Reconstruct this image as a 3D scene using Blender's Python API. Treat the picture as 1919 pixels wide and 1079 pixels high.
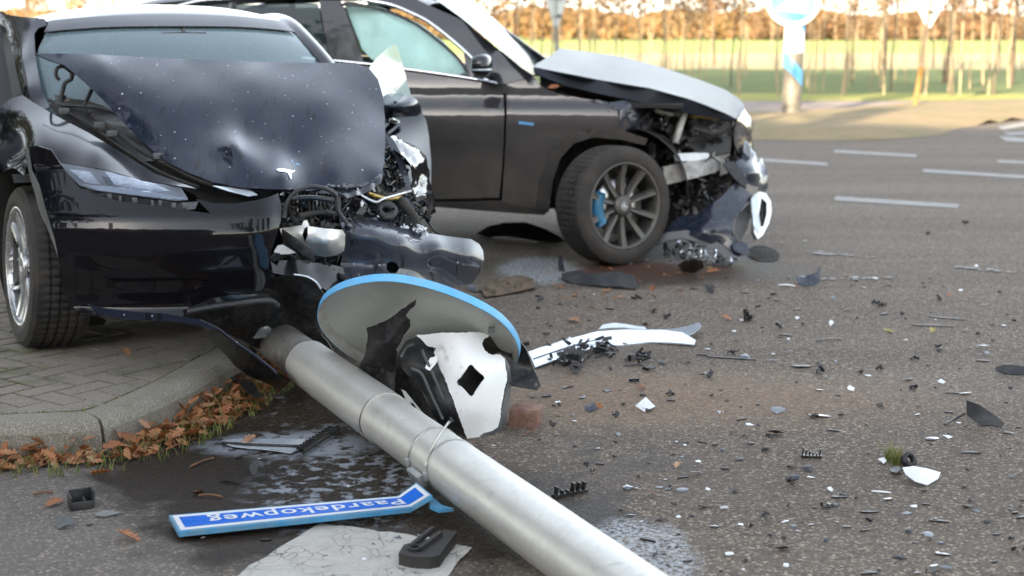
import bpy, bmesh, math, random
import numpy as np
from mathutils import Vector, Matrix, noise
from mathutils.geometry import delaunay_2d_cdt
rad = math.radians
for o in list(bpy.data.objects): bpy.data.objects.remove(o)
SC = bpy.context.scene
COL = SC.collection
random.seed(7)

# ------------------------------------------------------------------ camera, sky, sun
CAMH = 1.44
FPX = 2665.3
PITCH = math.atan((539.5-55)/FPX)
cam = bpy.data.cameras.new('camera'); co = bpy.data.objects.new('camera', cam); COL.objects.link(co)
co.location = (0, 0, CAMH); co.rotation_euler = (math.pi/2-PITCH, 0, 0)
cam.lens = 50; cam.sensor_width = 36; cam.clip_end = 3000; cam.clip_start = .05
cam.dof.use_dof = True; cam.dof.focus_distance = 4.9; cam.dof.aperture_fstop = 2.8
SC.camera = co
SUN_EL = 13.0
SUN_DIR = Vector((0.43, 0.90, 0)).normalized()       # direction the light travels over the ground
w = bpy.data.worlds.new('World'); SC.world = w; w.use_nodes = True
nt = w.node_tree; bg = nt.nodes['Background']
sky = nt.nodes.new('ShaderNodeTexSky'); sky.sky_type = 'NISHITA'; sky.sun_disc = False
sky.sun_elevation = rad(SUN_EL)
sky.sun_rotation = math.atan2(-SUN_DIR.x, -SUN_DIR.y)
sky.altitude = 0; sky.air_density = 1.0; sky.dust_density = 1.0; sky.ozone_density = 1.0
hsv = nt.nodes.new('ShaderNodeHueSaturation'); hsv.inputs['Saturation'].default_value = .38; nt.links.new(sky.outputs[0], hsv.inputs['Color'])   # thin high cloud
nt.links.new(hsv.outputs[0], bg.inputs[0]); bg.inputs[1].default_value = 0.15
sl = bpy.data.lights.new('sun', 'SUN'); sl.energy = 4.8; sl.angle = rad(.5); sl.color = (1, .79, .53)
so = bpy.data.objects.new('sun', sl); COL.objects.link(so)
ld = Vector((SUN_DIR.x*math.cos(rad(SUN_EL)), SUN_DIR.y*math.cos(rad(SUN_EL)), -math.sin(rad(SUN_EL))))
so.rotation_euler = ld.to_track_quat('-Z', 'Y').to_euler(); so.location = (0, -5, 12)
SC.view_settings.view_transform = 'Standard'; SC.view_settings.look = 'None'
SC.view_settings.exposure = 2.5; SC.view_settings.gamma = 1
SC.view_settings.use_curve_mapping = False
SC.render.engine = 'CYCLES'
SC.cycles.max_bounces = 8; SC.cycles.transparent_max_bounces = 12

# ------------------------------------------------------------------ rays of the survey frame (pixels of the 1919x1079 photo -> metres)
cC = np.array([0, 0, CAMH]); cr = np.array([1., 0, 0])
cf = np.array([0, math.cos(PITCH), -math.sin(PITCH)]); cu = np.array([0, math.sin(PITCH), math.cos(PITCH)])
def ray(x, y): return cf+(x-959.5)/FPX*cr-(y-539.5)/FPX*cu
def G(x, y, h=0.):
    d = ray(x, y); return cC+d*((h-CAMH)/d[2])
def WY(x, y, Y):
    d = ray(x, y); return cC+d*(Y/d[1])
def pxm(x, y, h=0.):                              # pixels per metre at a ground point
    p = G(x, y, h)-cC; return FPX/float(p@cf)
class Frame:
    def __init__(s, org, fwd, lat):
        s.o = np.array(org, float); s.f = np.array(fwd, float); s.l = np.array(lat, float); s.z = np.array([0, 0, 1.])
    def P(s, f, l, z): return s.o+s.f*f+s.l*l+s.z*z
    def _pl(s, x, y, n, v):
        d = ray(x, y); t = (v-float((cC-s.o)@n))/float(d@n); return cC+d*t
    def F(s, x, y, f): return s._pl(x, y, s.f, f)
    def L(s, x, y, l): return s._pl(x, y, s.l, l)
    def Z(s, x, y, z): return s._pl(x, y, s.z, z)
    def loc(s, p):
        q = p-s.o; return float(q@s.f), float(q@s.l), float(q[2])
    def SF(s, x, y, fn, off=0.):                  # surface f = fn(l, z) + off
        f = .5
        for _ in range(14):
            p = s.F(x, y, f); _, l, z = s.loc(p); f = .5*f+.5*(fn(l, z)+off)
        return s.F(x, y, f)
    def SL(s, x, y, fn, off=0.):                  # surface l = fn(f, z) + off
        l = 0.
        for _ in range(12):
            p = s.L(x, y, l); f, _, z = s.loc(p); l = .4*l+.6*(fn(f, z)+off)
        return s.L(x, y, l)

# ------------------------------------------------------------------ materials
M = {}
def nmat(name):
    m = bpy.data.materials.new(name); m.use_nodes = True
    return m, m.node_tree, m.node_tree.nodes['Principled BSDF']
def N(t, ty, **k):
    n = t.nodes.new(ty)
    for a, b in k.items(): setattr(n, a, b)
    return n
def noi(t, sc, det=4, rough=.6, co=None, dist=0):
    n = N(t, 'ShaderNodeTexNoise'); n.inputs['Scale'].default_value = sc; n.inputs['Detail'].default_value = det
    n.inputs['Roughness'].default_value = rough; n.inputs['Distortion'].default_value = dist
    if co is not None: t.links.new(co, n.inputs['Vector'])
    return n.outputs['Fac']
def ramp(t, src, stops):
    n = N(t, 'ShaderNodeValToRGB'); e = n.color_ramp.elements
    while len(e) < len(stops): e.new(.5)
    for i, (p, c) in enumerate(stops):
        e[i].position = p; e[i].color = c if len(c) == 4 else (*c, 1)
    t.links.new(src, n.inputs[0]); return n.outputs[0]
def gray(t, src, stops): return ramp(t, src, [(p, (v, v, v)) for p, v in stops])
def mix(t, fac, a, b, mode='MIX'):
    n = N(t, 'ShaderNodeMix', data_type='RGBA', blend_type=mode)
    for sock, v in ((n.inputs[0], fac), (n.inputs[6], a), (n.inputs[7], b)):
        if hasattr(v, 'default_value') or hasattr(v, 'links'): t.links.new(v, sock)
        else: sock.default_value = v if not isinstance(v, tuple) or len(v) == 4 else (*v, 1)
    return n.outputs[2]
def mth(t, op, a, b=0, c=None):
    n = N(t, 'ShaderNodeMath', operation=op)
    for i, v in enumerate((a, b, c)):
        if v is None: continue
        if hasattr(v, 'links'): t.links.new(v, n.inputs[i])
        else: n.inputs[i].default_value = v
    return n.outputs[0]
def bump(t, b, h, st=.3, d=.01):
    n = N(t, 'ShaderNodeBump'); n.inputs['Strength'].default_value = st; n.inputs['Distance'].default_value = d
    t.links.new(h, n.inputs['Height']); t.links.new(n.outputs[0], b.inputs['Normal']); return n
def wpos(t): return N(t, 'ShaderNodeNewGeometry').outputs['Position']
def simple(key, col, rough=.5, metal=0., var=.25, sc=12, bs=0., bsc=60, coat=0., spec=.5, dirt=None, dirtsc=5, dirtamt=.5, coatr=.03):
    m, t, b = nmat(key); co = wpos(t)
    n1 = noi(t, sc, 5, .6, co)
    c = ramp(t, n1, [(.3, tuple(max(0, x*(1-var)) for x in col)), (.7, tuple(min(1, x*(1+var)) for x in col))])
    if dirt:
        n2 = noi(t, dirtsc, 6, .65, co, .5)
        fa = gray(t, n2, [(.5-.18*dirtamt, 0), (.72, dirtamt)])
        c = mix(t, fa, c, dirt)
        r = mth(t, 'MULTIPLY_ADD', fa, .4, rough); t.links.new(r, b.inputs['Roughness'])
    else:
        r = gray(t, n1, [(.3, max(.02, rough*.85)), (.7, min(1, rough*1.15))]); t.links.new(r, b.inputs['Roughness'])
    t.links.new(c, b.inputs['Base Color'])
    b.inputs['Metallic'].default_value = metal; b.inputs['Coat Weight'].default_value = coat; b.inputs['Coat Roughness'].default_value = coatr
    b.inputs['Specular IOR Level'].default_value = spec
    if bs: bump(t, b, noi(t, bsc, 4, .6, co), bs, .004)
    M[key] = m; return m
simple('black_plastic', (.018, .019, .022), .5, bs=.3, bsc=40, dirt=(.12, .11, .1), dirtsc=14, dirtamt=.35)
simple('torn_plastic', (.009, .009, .010), .36, bs=.6, bsc=30, dirt=(.14, .13, .12), dirtsc=45, dirtamt=.28)
simple('gloss_plastic', (.008, .008, .01), .12, coat=.5, dirt=(.08, .08, .08), dirtsc=9, dirtamt=.25)
simple('navy_flake', (.010, .015, .030), .25, coat=.7, dirt=(.13, .13, .14), dirtsc=18, dirtamt=.2)
simple('grey_plastic', (.09, .095, .10), .55, bs=.2)
simple('grey_flake', (.2, .22, .24), .35, var=.3)
simple('white_flake', (.72, .75, .78), .3, var=.1, dirt=(.35, .33, .3), dirtsc=30, dirtamt=.3)
simple('rubber', (.022, .021, .02), .75, var=.3, bs=.3, bsc=80, dirt=(.09, .08, .07), dirtsc=8, dirtamt=.5)
simple('dusty_rubber', (.024, .022, .020), .8, var=.3, bs=.3, bsc=60, dirt=(.085, .07, .06), dirtsc=6, dirtamt=.6)
simple('liner', (.012, .012, .012), .85, dirt=(.06, .05, .04), dirtsc=6, dirtamt=.5, bs=.3)
simple('silver_rim', (.52, .53, .55), .28, metal=.9, var=.1)
simple('dark_rim', (.10, .097, .093), .42, metal=.6, var=.25, dirt=(.14, .12, .1), dirtsc=9, dirtamt=.6)
simple('machined', (.6, .6, .6), .3, metal=1, var=.15)
simple('dirty_pole', (.36, .34, .31), .45, metal=.6, var=.3, sc=9, dirt=(.09, .085, .08), dirtsc=9, dirtamt=.7)
simple('chrome', (.75, .77, .8), .12, metal=1, var=.05)
simple('bright_beam', (.62, .62, .6), .33, metal=.75, var=.15, bs=.4, bsc=18, dirt=(.3, .28, .25), dirtsc=8, dirtamt=.4)
simple('dirty_beam', (.42, .41, .39), .5, metal=.5, var=.25, bs=.3, bsc=20, dirt=(.1, .09, .08), dirtsc=9, dirtamt=.7)
simple('blue_paint', (.02, .13, .24), .35)
simple('brass', (.5, .36, .12), .4, metal=.7)
simple('trim_white', (.60, .66, .72), .16, metal=.35, var=.06, coat=.6)
simple('screen_band', (.010, .012, .020), .25, coat=.3)
simple('interior', (.03, .032, .035), .7)
simple('seat_grey', (.12, .13, .14), .8)
simple('concrete', (.29, .265, .215), .9, var=.2, sc=9, bs=.5, bsc=90, dirt=(.1, .11, .06), dirtsc=4, dirtamt=.5)
m, t, b = nmat('kerb_concrete'); co = wpos(t)
c = ramp(t, noi(t, 7, 6, .65, co, .3), [(.3, (.20, .178, .135)), (.7, (.27, .245, .195))])
c = mix(t, gray(t, noi(t, 150, 3, .75, co), [(.42, .75), (.55, 0)]), c, (.12, .115, .10)); c = mix(t, gray(t, noi(t, 190, 2, .7, co), [(.58, 0), (.66, .8)]), c, (.48, .46, .40))
c = mix(t, gray(t, noi(t, 3, 5, .65, co, .5), [(.5, 0), (.66, .6)]), c, (.10, .11, .06))
t.links.new(c, b.inputs['Base Color']); b.inputs['Roughness'].default_value = .92; bump(t, b, noi(t, 170, 4, .7, co), .7, .004); M['kerb_concrete'] = m
simple('brick_red', (.17, .085, .06), .9, var=.35, sc=25, bs=.6, bsc=50, dirt=(.3, .24, .2), dirtsc=20, dirtamt=.5)
simple('wood_post', (.24, .11, .035), .8, var=.3, sc=8)
simple('galvanised', (.33, .34, .34), .45, metal=.5, var=.2)
simple('column_metal', (.12, .115, .10), .5, metal=.3, var=.3, dirt=(.2, .18, .14), dirtsc=4, dirtamt=.5)
simple('reflector', (.5, .53, .58), .25, metal=.3, var=.25, sc=30)
simple('sign_back', (.55, .58, .55), .5, metal=.0, var=.05, sc=3, dirt=(.2, .19, .17), dirtsc=4, dirtamt=.3)
simple('sign_flange', (.47, .47, .44), .5, dirt=(.25, .22, .18), dirtsc=14, dirtamt=.5)
simple('sky_blue_paint', (.12, .44, .78), .35, var=.08, dirt=(.3, .42, .5), dirtsc=18, dirtamt=.4)
simple('sign_blue', (.01, .13, .58), .3, var=.05, spec=.4)
simple('sign_edge_blue', (.06, .28, .5), .4, var=.15, dirt=(.25, .28, .22), dirtsc=20, dirtamt=.55)
simple('sign_white', (.66, .68, .70), .35, var=.03)
simple('pale_blue', (.08, .28, .55), .4, var=.05)
simple('band_clamp', (.5, .5, .48), .3, metal=1, var=.2)
simple('bark', (.26, .205, .13), .9, var=.35, sc=6, bs=.4, bsc=20)
simple('bark_dark', (.09, .07, .05), .9, var=.35, sc=6)
simple('twig', (.16, .08, .04), .8)
simple('wall_brick', (.2, .11, .08), .9, sc=3)
simple('roof_tile', (.09, .06, .05), .8, sc=3)
simple('mud', (.12, .085, .055), .95, var=.4, sc=18, bs=1, bsc=40)

def leafmat(key, cols, rough=.6, trans=.25):
    m, t, b = nmat(key)
    oi = N(t, 'ShaderNodeObjectInfo').outputs['Random']; g = N(t, 'ShaderNodeNewGeometry')
    v = mth(t, 'FRACT', mth(t, 'ADD', oi, g.outputs['Random Per Island']))
    n = len(cols); c = ramp(t, v, [(i/(n-1), c) for i, c in enumerate(cols)])
    n2 = noi(t, 60, 3, .5, g.outputs['Position'])
    c = mix(t, gray(t, n2, [(.4, 0), (.7, .45)]), c, (.1, .05, .02))
    t.links.new(c, b.inputs['Base Color']); b.inputs['Roughness'].default_value = rough
    if trans:
        tr = N(t, 'ShaderNodeBsdfTranslucent'); t.links.new(c, tr.inputs[0])
        ms = N(t, 'ShaderNodeMixShader'); ms.inputs[0].default_value = trans
        t.links.new(b.outputs[0], ms.inputs[1]); t.links.new(tr.outputs[0], ms.inputs[2])
        t.links.new(ms.outputs[0], t.nodes['Material Output'].inputs[0])
    M[key] = m
leafmat('oak_leaf', [(.22, .075, .025), (.38, .14, .05), (.44, .21, .09), (.28, .10, .035), (.48, .30, .17)], .55, .15)
leafmat('yellow_leaf', [(.5, .36, .06), (.45, .40, .12), (.5, .28, .06)], .6, .2)
leafmat('grass_blade', [(.09, .14, .02), (.14, .2, .035), (.3, .27, .1), (.1, .16, .03)], .6, .3)
leafmat('autumn_crown', [(.20, .10, .035), (.25, .13, .045), (.17, .09, .035), (.26, .17, .06)], .8, .35)
leafmat('rust_crown', [(.13, .06, .03), (.17, .085, .04), (.1, .05, .03)], .8, .35)
leafmat('dark_crown', [(.03, .05, .02), (.05, .07, .03), (.06, .06, .03)], .8, .2)
leafmat('hedge_brown', [(.15, .085, .045), (.18, .10, .05), (.12, .08, .05), (.16, .11, .05), (.11, .08, .045)], .8, .3)
leafmat('hedge_crown', [(.24, .13, .05), (.29, .17, .065), (.19, .11, .05), (.22, .17, .07), (.16, .10, .055)], .8, .3)

def car_paint(key, col, flake=.0, cw=1., spec=.12, dirt=(.16, .13, .1), zlo=.2, zhi=.9, damt=.5, drops=False, rough=.18, base_dust=.0, metal=.0, coatr=.02):
    m, t, b = nmat(key); co = wpos(t)
    c = mix(t, 0., (*col, 1), (*col, 1))
    sep = N(t, 'ShaderNodeSeparateXYZ'); t.links.new(co, sep.inputs[0])
    n = noi(t, 5, 6, .6, co, .4)
    hz = mth(t, 'SUBTRACT', 1, mth(t, 'DIVIDE', mth(t, 'SUBTRACT', sep.outputs[2], zlo), zhi-zlo))   # road spray reaches up the sides
    N1 = mth(t, 'MULTIPLY', mth(t, 'MAXIMUM', mth(t, 'MINIMUM', hz, 1), 0), damt)
    fa = mth(t, 'MULTIPLY', N1, gray(t, n, [(.25, .5), (.7, 1)]))
    if base_dust: fa = mth(t, 'ADD', fa, mth(t, 'MULTIPLY', gray(t, noi(t, 3, 5, .6, co), [(.3, .4), (.7, 1)]), base_dust))
    c = mix(t, fa, c, dirt); r = mth(t, 'MULTIPLY_ADD', fa, .5, rough)
    coatw = mth(t, 'MULTIPLY', mth(t, 'SUBTRACT', 1, mth(t, 'MULTIPLY', fa, .9)), cw)
    if drops:
        vo = N(t, 'ShaderNodeTexVoronoi'); vo.inputs['Scale'].default_value = 38; t.links.new(co, vo.inputs['Vector'])
        rc = N_sep(t, vo.outputs['Color']); keep = gray(t, rc, [(.62, 0), (.99, 1)])
        spot = mth(t, 'MULTIPLY', mth(t, 'LESS_THAN', vo.outputs['Distance'], mth(t, 'MULTIPLY', keep, .17)), gray(t, noi(t, 4, 3, .5, co), [(.35, .35), (.6, 1)]))
        mp = N(t, 'ShaderNodeMapping'); mp.inputs['Scale'].default_value = (40, 7, 7); mp.inputs['Rotation'].default_value = (0, rad(22), rad(-6))
        t.links.new(co, mp.inputs['Vector'])
        st = gray(t, noi(t, 1.0, 3, .55, mp.outputs[0], .35), [(.585, 0), (.66, 1)])
        c = mix(t, mth(t, 'MULTIPLY', st, .8), c, (.004, .005, .008)); r = mth(t, 'SUBTRACT', r, mth(t, 'MULTIPLY', st, .1))
        c = mix(t, mth(t, 'MULTIPLY', spot, .9), c, (.5, .53, .57))
        r = mth(t, 'ADD', r, mth(t, 'MULTIPLY', spot, .3))
        bump(t, b, mth(t, 'ADD', spot, mth(t, 'MULTIPLY', noi(t, 9, 3, .5, co), .7)), .22, .004)
    else:
        bump(t, b, noi(t, 3, 2, .5, co), .05, .01)
    t.links.new(c, b.inputs['Base Color']); t.links.new(r, b.inputs['Roughness'])
    t.links.new(coatw, b.inputs['Coat Weight']); b.inputs['Coat Roughness'].default_value = coatr
    b.inputs['Metallic'].default_value = metal; b.inputs['Specular IOR Level'].default_value = spec
    M[key] = m
def N_sep(t, c):
    s = N(t, 'ShaderNodeSeparateColor'); t.links.new(c, s.inputs[0]); return s.outputs[0]
car_paint('black_paint', (.003, .0035, .006), cw=.55, damt=.03, zlo=.2, zhi=.9, rough=.12)
car_paint('black_hood', (.007, .011, .025), cw=.72, spec=.06, damt=.0, drops=True, base_dust=.055, rough=.28, dirt=(.12, .14, .2), metal=.0, coatr=.06)
car_paint('scuffed_paint', (.02, .027, .045), damt=.15, zlo=.2, zhi=.75, base_dust=.12, rough=.25, dirt=(.20, .185, .16), drops=True, coatr=.06)
car_paint('grey_paint', (.022, .023, .028), damt=.9, zlo=.1, zhi=1.15, dirt=(.15, .132, .112), metal=.3, rough=.3, coatr=.04)
car_paint('grey_hood', cw=.04, spec=.05, col=(.02, .024, .034), damt=.0, base_dust=.06, dirt=(.2, .2, .2), metal=.0, rough=.3, coatr=.05)

def glass(key, tint, refl=1.5, rough=.0, alpha=.5, base=(.02, .03, .03)):
    m, t, b = nmat(key)
    b.inputs['Base Color'].default_value = (*base, 1); b.inputs['Roughness'].default_value = rough
    b.inputs['IOR'].default_value = refl
    tr = N(t, 'ShaderNodeBsdfTransparent'); tr.inputs[0].default_value = (*tint, 1)
    ms = N(t, 'ShaderNodeMixShader'); ms.inputs[0].default_value = alpha
    fr = N(t, 'ShaderNodeFresnel'); fr.inputs[0].default_value = refl
    f2 = mth(t, 'ADD', fr.outputs[0], alpha)
    t.links.new(mth(t, 'MINIMUM', f2, 1), ms.inputs[0])
    t.links.new(tr.outputs[0], ms.inputs[1]); t.links.new(b.outputs[0], ms.inputs[2])
    t.links.new(ms.outputs[0], t.nodes['Material Output'].inputs[0]); M[key] = m
GLASSY = {'windscreen', 'screen_far', 'side_glass', 'privacy_glass', 'pale_glass', 'lens', 'clear_shard'}
glass('windscreen', (.72, .88, .88), 1.75, .03, .40, (.20, .29, .32))  # pale teal base paints the bright sky reflection into the hazy glass
glass('screen_far', (.7, .8, .82), 1.22, .08, .10, (.10, .13, .14))
glass('side_glass', (.95, 1, .99), 1.45, .02, .03, (.05, .09, .09))
glass('privacy_glass', (.12, .16, .17), 1.6, .02, .6, (.03, .045, .05))
glass('pale_glass', (.75, .9, .86), 1.7, .05, .62, (.52, .64, .62))
glass('lens', (.9, .93, .97), 1.55, .02, .14, (.28, .32, .40))
glass('clear_shard', (.8, .85, .85), 1.6, .05, .35, (.4, .42, .42))
m, t, b = nmat('airbag'); co = wpos(t)
b.inputs['Base Color'].default_value = (.74, 1, .96, 1); b.inputs['Roughness'].default_value = .8
bump(t, b, noi(t, 7, 4, .6, co, 1), .6, .02); M['airbag'] = m

# pole: brushed aluminium, dull, lines along nothing in particular
m, t, b = nmat('pole'); co = N(t, 'ShaderNodeTexCoord').outputs['Object']
mp = N(t, 'ShaderNodeMapping'); mp.inputs['Scale'].default_value = (45, 45, 45); t.links.new(co, mp.inputs['Vector'])
n1 = noi(t, 1, 5, .6, mp.outputs[0]); n2 = noi(t, 3.5, 5, .6, co, .4)
c = ramp(t, n2, [(.3, (.55, .54, .50)), (.7, (.66, .655, .62))])
c = mix(t, gray(t, n1, [(.35, 0), (.8, .16)]), c, (.3, .29, .26))
sc2 = gray(t, noi(t, 9, 8, .72, co, 1.5), [(.57, 0), (.70, .6)]); c = mix(t, sc2, c, (.3, .28, .24))
t.links.new(c, b.inputs['Base Color']); b.inputs['Metallic'].default_value = .5
t.links.new(gray(t, n1, [(.3, .36), (.7, .5)]), b.inputs['Roughness']); bump(t, b, n1, .06, .002); M['pole'] = m

# white torn bumper skin
m, t, b = nmat('white_skin'); co = wpos(t)
n1 = noi(t, 9, 6, .65, co, .6)
c = mix(t, gray(t, n1, [(.60, 0), (.70, .7)]), (.87, .88, .89), (.42, .37, .31))
c = mix(t, gray(t, noi(t, 55, 4, .7, co), [(.66, 0), (.72, .8)]), c, (.15, .13, .11))
t.links.new(c, b.inputs['Base Color']); b.inputs['Roughness'].default_value = .35; bump(t, b, n1, .2, .01); M['white_skin'] = m

# ---- ground materials
def blob(t, co, cx, cy, rx, ry, rot=0., soft=.35, nz=None, na=.5):
    mp = N(t, 'ShaderNodeMapping', vector_type='TEXTURE'); mp.inputs['Location'].default_value = (cx, cy, 0)
    mp.inputs['Scale'].default_value = (rx, ry, 1); mp.inputs['Rotation'].default_value = (0, 0, rot)
    t.links.new(co, mp.inputs['Vector'])
    s = N(t, 'ShaderNodeSeparateXYZ'); t.links.new(mp.outputs[0], s.inputs[0])
    d = mth(t, 'SQRT', mth(t, 'ADD', mth(t, 'POWER', s.outputs[0], 2), mth(t, 'POWER', s.outputs[1], 2)))
    if nz is not None: d = mth(t, 'ADD', d, mth(t, 'MULTIPLY', mth(t, 'SUBTRACT', nz, .5), na))
    return gray(t, d, [(max(0, 1-soft)*.5, 1), ((1+soft)*.5, 0)]) if False else mth(t, 'MAXIMUM', mth(t, 'MINIMUM', mth(t, 'DIVIDE', mth(t, 'SUBTRACT', 1+soft/2, d), soft), 1), 0)
def pblob(t, co, x, y, wpx, hpx, rot=0, **k):      # blob given by its centre and extent in the survey photo, on the road plane
    c = G(x, y); a = G(x+wpx/2, y); bb = G(x, y-hpx/2); 
    return blob(t, co, c[0], c[1], abs(a[0]-c[0]), abs(bb[1]-c[1]), rot, **k)
m, t, b = nmat('asphalt'); co = wpos(t)
v = N(t, 'ShaderNodeTexVoronoi'); v.inputs['Scale'].default_value = 125; t.links.new(co, v.inputs['Vector'])
v2 = N(t, 'ShaderNodeTexVoronoi'); v2.inputs['Scale'].default_value = 70; t.links.new(co, v2.inputs['Vector'])
stone = N_sep(t, v.outputs['Color']); stone2 = N_sep(t, v2.outputs['Color'])
c = ramp(t, stone, [(0, (.050, .039, .030)), (.5, (.106, .083, .063)), (.85, (.178, .140, .105)), (1, (.42, .35, .27))])
big = noi(t, 1.3, 5, .6, co, .4)
c = mix(t, gray(t, big, [(.35, 0), (.65, .35)]), c, (.125, .105, .088))
keep = mth(t, 'MULTIPLY', gray(t, stone2, [(.90, 0), (.93, 1)]), gray(t, v2.outputs['Distance'], [(.22, 1), (.36, 0)]))
c = mix(t, mth(t, 'MULTIPLY', keep, .8), c, (.42, .39, .34))
med = noi(t, 9, 5, .65, co, .3); fine = noi(t, 40, 4, .6, co, .3)
mpT = N(t, 'ShaderNodeMapping'); mpT.inputs['Scale'].default_value = (.10, 1.5, 1); mpT.inputs['Rotation'].default_value = (0, 0, rad(3)); t.links.new(co, mpT.inputs['Vector'])
trk = noi(t, 1., 4, .6, mpT.outputs[0]); c = mix(t, gray(t, trk, [(.35, 0), (.65, .4)]), c, (.07, .060, .053)); c = mix(t, gray(t, trk, [(.3, .3), (.5, 0)]), c, (.16, .14, .12))
# sandy smear, dark rubber marks
sand = mth(t, 'MULTIPLY', pblob(t, co, 1230, 745, 900, 90, nz=med, na=.9, soft=.9), gray(t, fine, [(.35, .1), (.65, .55)]))
c = mix(t, sand, c, (.25, .155, .09))
smear = mth(t, 'MULTIPLY', pblob(t, co, 1130, 850, 330, 90, nz=med, na=1., soft=.8), gray(t, med, [(.45, 0), (.6, .6)]))
c = mix(t, smear, c, (.05, .047, .045))
nz1 = noi(t, 5, 5, .6, co, .3)
grd = pblob(t, co, 120, 985, 900, 260, nz=nz1, na=.7, soft=.5); c = mix(t, mth(t, 'MULTIPLY', grd, .35), c, (.16, .155, .15))
wet = mth(t, 'MAXIMUM', pblob(t, co, 520, 850, 640, 210, .1, nz=nz1, na=.9, soft=.22), pblob(t, co, 720, 960, 900, 190, .0, nz=nz1, na=.9, soft=.25))
wet = mth(t, 'MAXIMUM', wet, pblob(t, co, 640, 765, 330, 150, nz=nz1, na=.6, soft=.3))
wet2 = mth(t, 'MULTIPLY', pblob(t, co, 1190, 505, 620, 55, nz=nz1, na=.8, soft=.5), .8)
wetall = mth(t, 'MAXIMUM', wet, wet2)
dk = mix(t, 1., c, (.17, .145, .12), 'MULTIPLY'); c = mix(t, mth(t, 'MULTIPLY', wetall, .95), c, dk)
red = mth(t, 'MULTIPLY', pblob(t, co, 1200, 500, 330, 40, nz=med, na=.9, soft=.5), .6); c = mix(t, red, c, (.07, .03, .02))
# dried foam / powder
def foam(x, y, w_, h_, lo, hi, amt=1.): return mth(t, 'MULTIPLY', pblob(t, co, x, y, w_, h_, nz=nz1, na=.9, soft=.5), gray(t, noi(t, 17, 7, .62, co, .15), [(lo, 0), (hi, amt)]))
fo = foam(660, 880, 330, 190, .5, .60)
fo = mth(t, 'MAXIMUM', fo, foam(560, 832, 330, 44, .40, .5))
fo = mth(t, 'MAXIMUM', fo, foam(620, 770, 300, 130, .58, .68, .5))
c = mix(t, mth(t, 'MULTIPLY', fo, .5), c, (.42, .47, .54))
po = mth(t, 'MULTIPLY', mth(t, 'MAXIMUM', pblob(t, co, 1200, 1040, 210, 130, nz=med, na=.8, soft=.4), mth(t, 'MAXIMUM', pblob(t, co, 1010, 505, 150, 46, nz=med, na=.7, soft=.4), pblob(t, co, 1290, 470, 260, 40, nz=med, na=1, soft=.6))), gray(t, noi(t, 60, 3, .7, co), [(.42, 0), (.56, 1)]))
c = mix(t, mth(t, 'MULTIPLY', po, .75), c, (.42, .45, .48))
t.links.new(c, b.inputs['Base Color'])
t.links.new(mth(t, 'SUBTRACT', .88, mth(t, 'MULTIPLY', wetall, .36)), b.inputs['Roughness']); t.links.new(mth(t, 'SUBTRACT', .32, mth(t, 'MULTIPLY', wetall, .12)), b.inputs['Specular IOR Level'])
hh = mth(t, 'ADD', mth(t, 'MULTIPLY', v.outputs['Distance'], -1.), mth(t, 'MULTIPLY', noi(t, 300, 3, .6, co), .4))
bump(t, b, hh, .55, .004)
M['asphalt'] = m

m, t, b = nmat('road_paint'); co = wpos(t)
n1 = noi(t, 24, 6, .7, co, .3); n2 = noi(t, 3, 4, .6, co)
vo = N(t, 'ShaderNodeTexVoronoi', feature='DISTANCE_TO_EDGE'); vo.inputs['Scale'].default_value = 16; 
wrp = N(t, 'ShaderNodeTexNoise'); wrp.inputs['Scale'].default_value = 12; t.links.new(co, wrp.inputs['Vector'])
vm = N(t, 'ShaderNodeVectorMath', operation='MULTIPLY_ADD'); t.links.new(wrp.outputs['Color'], vm.inputs[0]); vm.inputs[1].default_value = (.12, .12, .12); t.links.new(co, vm.inputs[2])
t.links.new(vm.outputs[0], vo.inputs['Vector'])
crk = mth(t, 'MULTIPLY', gray(t, vo.outputs['Distance'], [(.0, 1), (.035, 0)]), gray(t, noi(t, 6, 4, .6, co), [(.42, 0), (.55, 1)]))
c = ramp(t, n1, [(.3, (.34, .325, .29)), (.6, (.46, .44, .40))])
c = mix(t, gray(t, n2, [(.4, 0), (.8, .5)]), c, (.25, .235, .21)); c = mix(t, crk, c, (.07, .065, .06))
t.links.new(c, b.inputs['Base Color']); b.inputs['Roughness'].default_value = .8; bump(t, b, mth(t, 'SUBTRACT', n1, crk), .4, .003); M['road_paint'] = m
simple('line_paint', (.25, .245, .235), .7, var=.12, sc=20, dirt=(.12, .11, .1), dirtsc=14, dirtamt=.5)

def ground_mat(key, c1, c2, c3, sc=2., bs=.5, bsc=60):
    m, t, b = nmat(key); co = wpos(t)
    c = ramp(t, noi(t, sc, 6, .65, co, .3), [(.3, c1), (.7, c2)])
    c = mix(t, gray(t, noi(t, bsc*.4, 5, .7, co), [(.45, 0), (.65, .7)]), c, c3)
    t.links.new(c, b.inputs['Base Color']); b.inputs['Roughness'].default_value = .95
    bump(t, b, noi(t, bsc, 4, .7, co), bs, .02); M[key] = m
ground_mat('verge', (.25, .175, .10), (.13, .125, .05), (.27, .20, .12), 1.1)
ground_mat('verge_green', (.20, .24, .04), (.28, .28, .06), (.27, .22, .06), .9)
ground_mat('field_green', (.055, .10, .014), (.12, .16, .024), (.10, .11, .025), .5, bsc=20)
ground_mat('stubble', (.42, .33, .16), (.38, .31, .15), (.30, .25, .10), .3, bsc=10)
ground_mat('far_green', (.22, .29, .045), (.29, .33, .06), (.20, .26, .045), .1, bsc=5)
ground_mat('cycle_path', (.25, .205, .18), (.21, .18, .165), (.27, .22, .19), 1., bsc=120)
ground_mat('paving_joint', (.06, .055, .04), (.09, .085, .05), (.07, .09, .025), 6., bsc=90)
m, t, b = nmat('paving_brick'); co = wpos(t); oi = N(t, 'ShaderNodeObjectInfo').outputs['Random']
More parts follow.
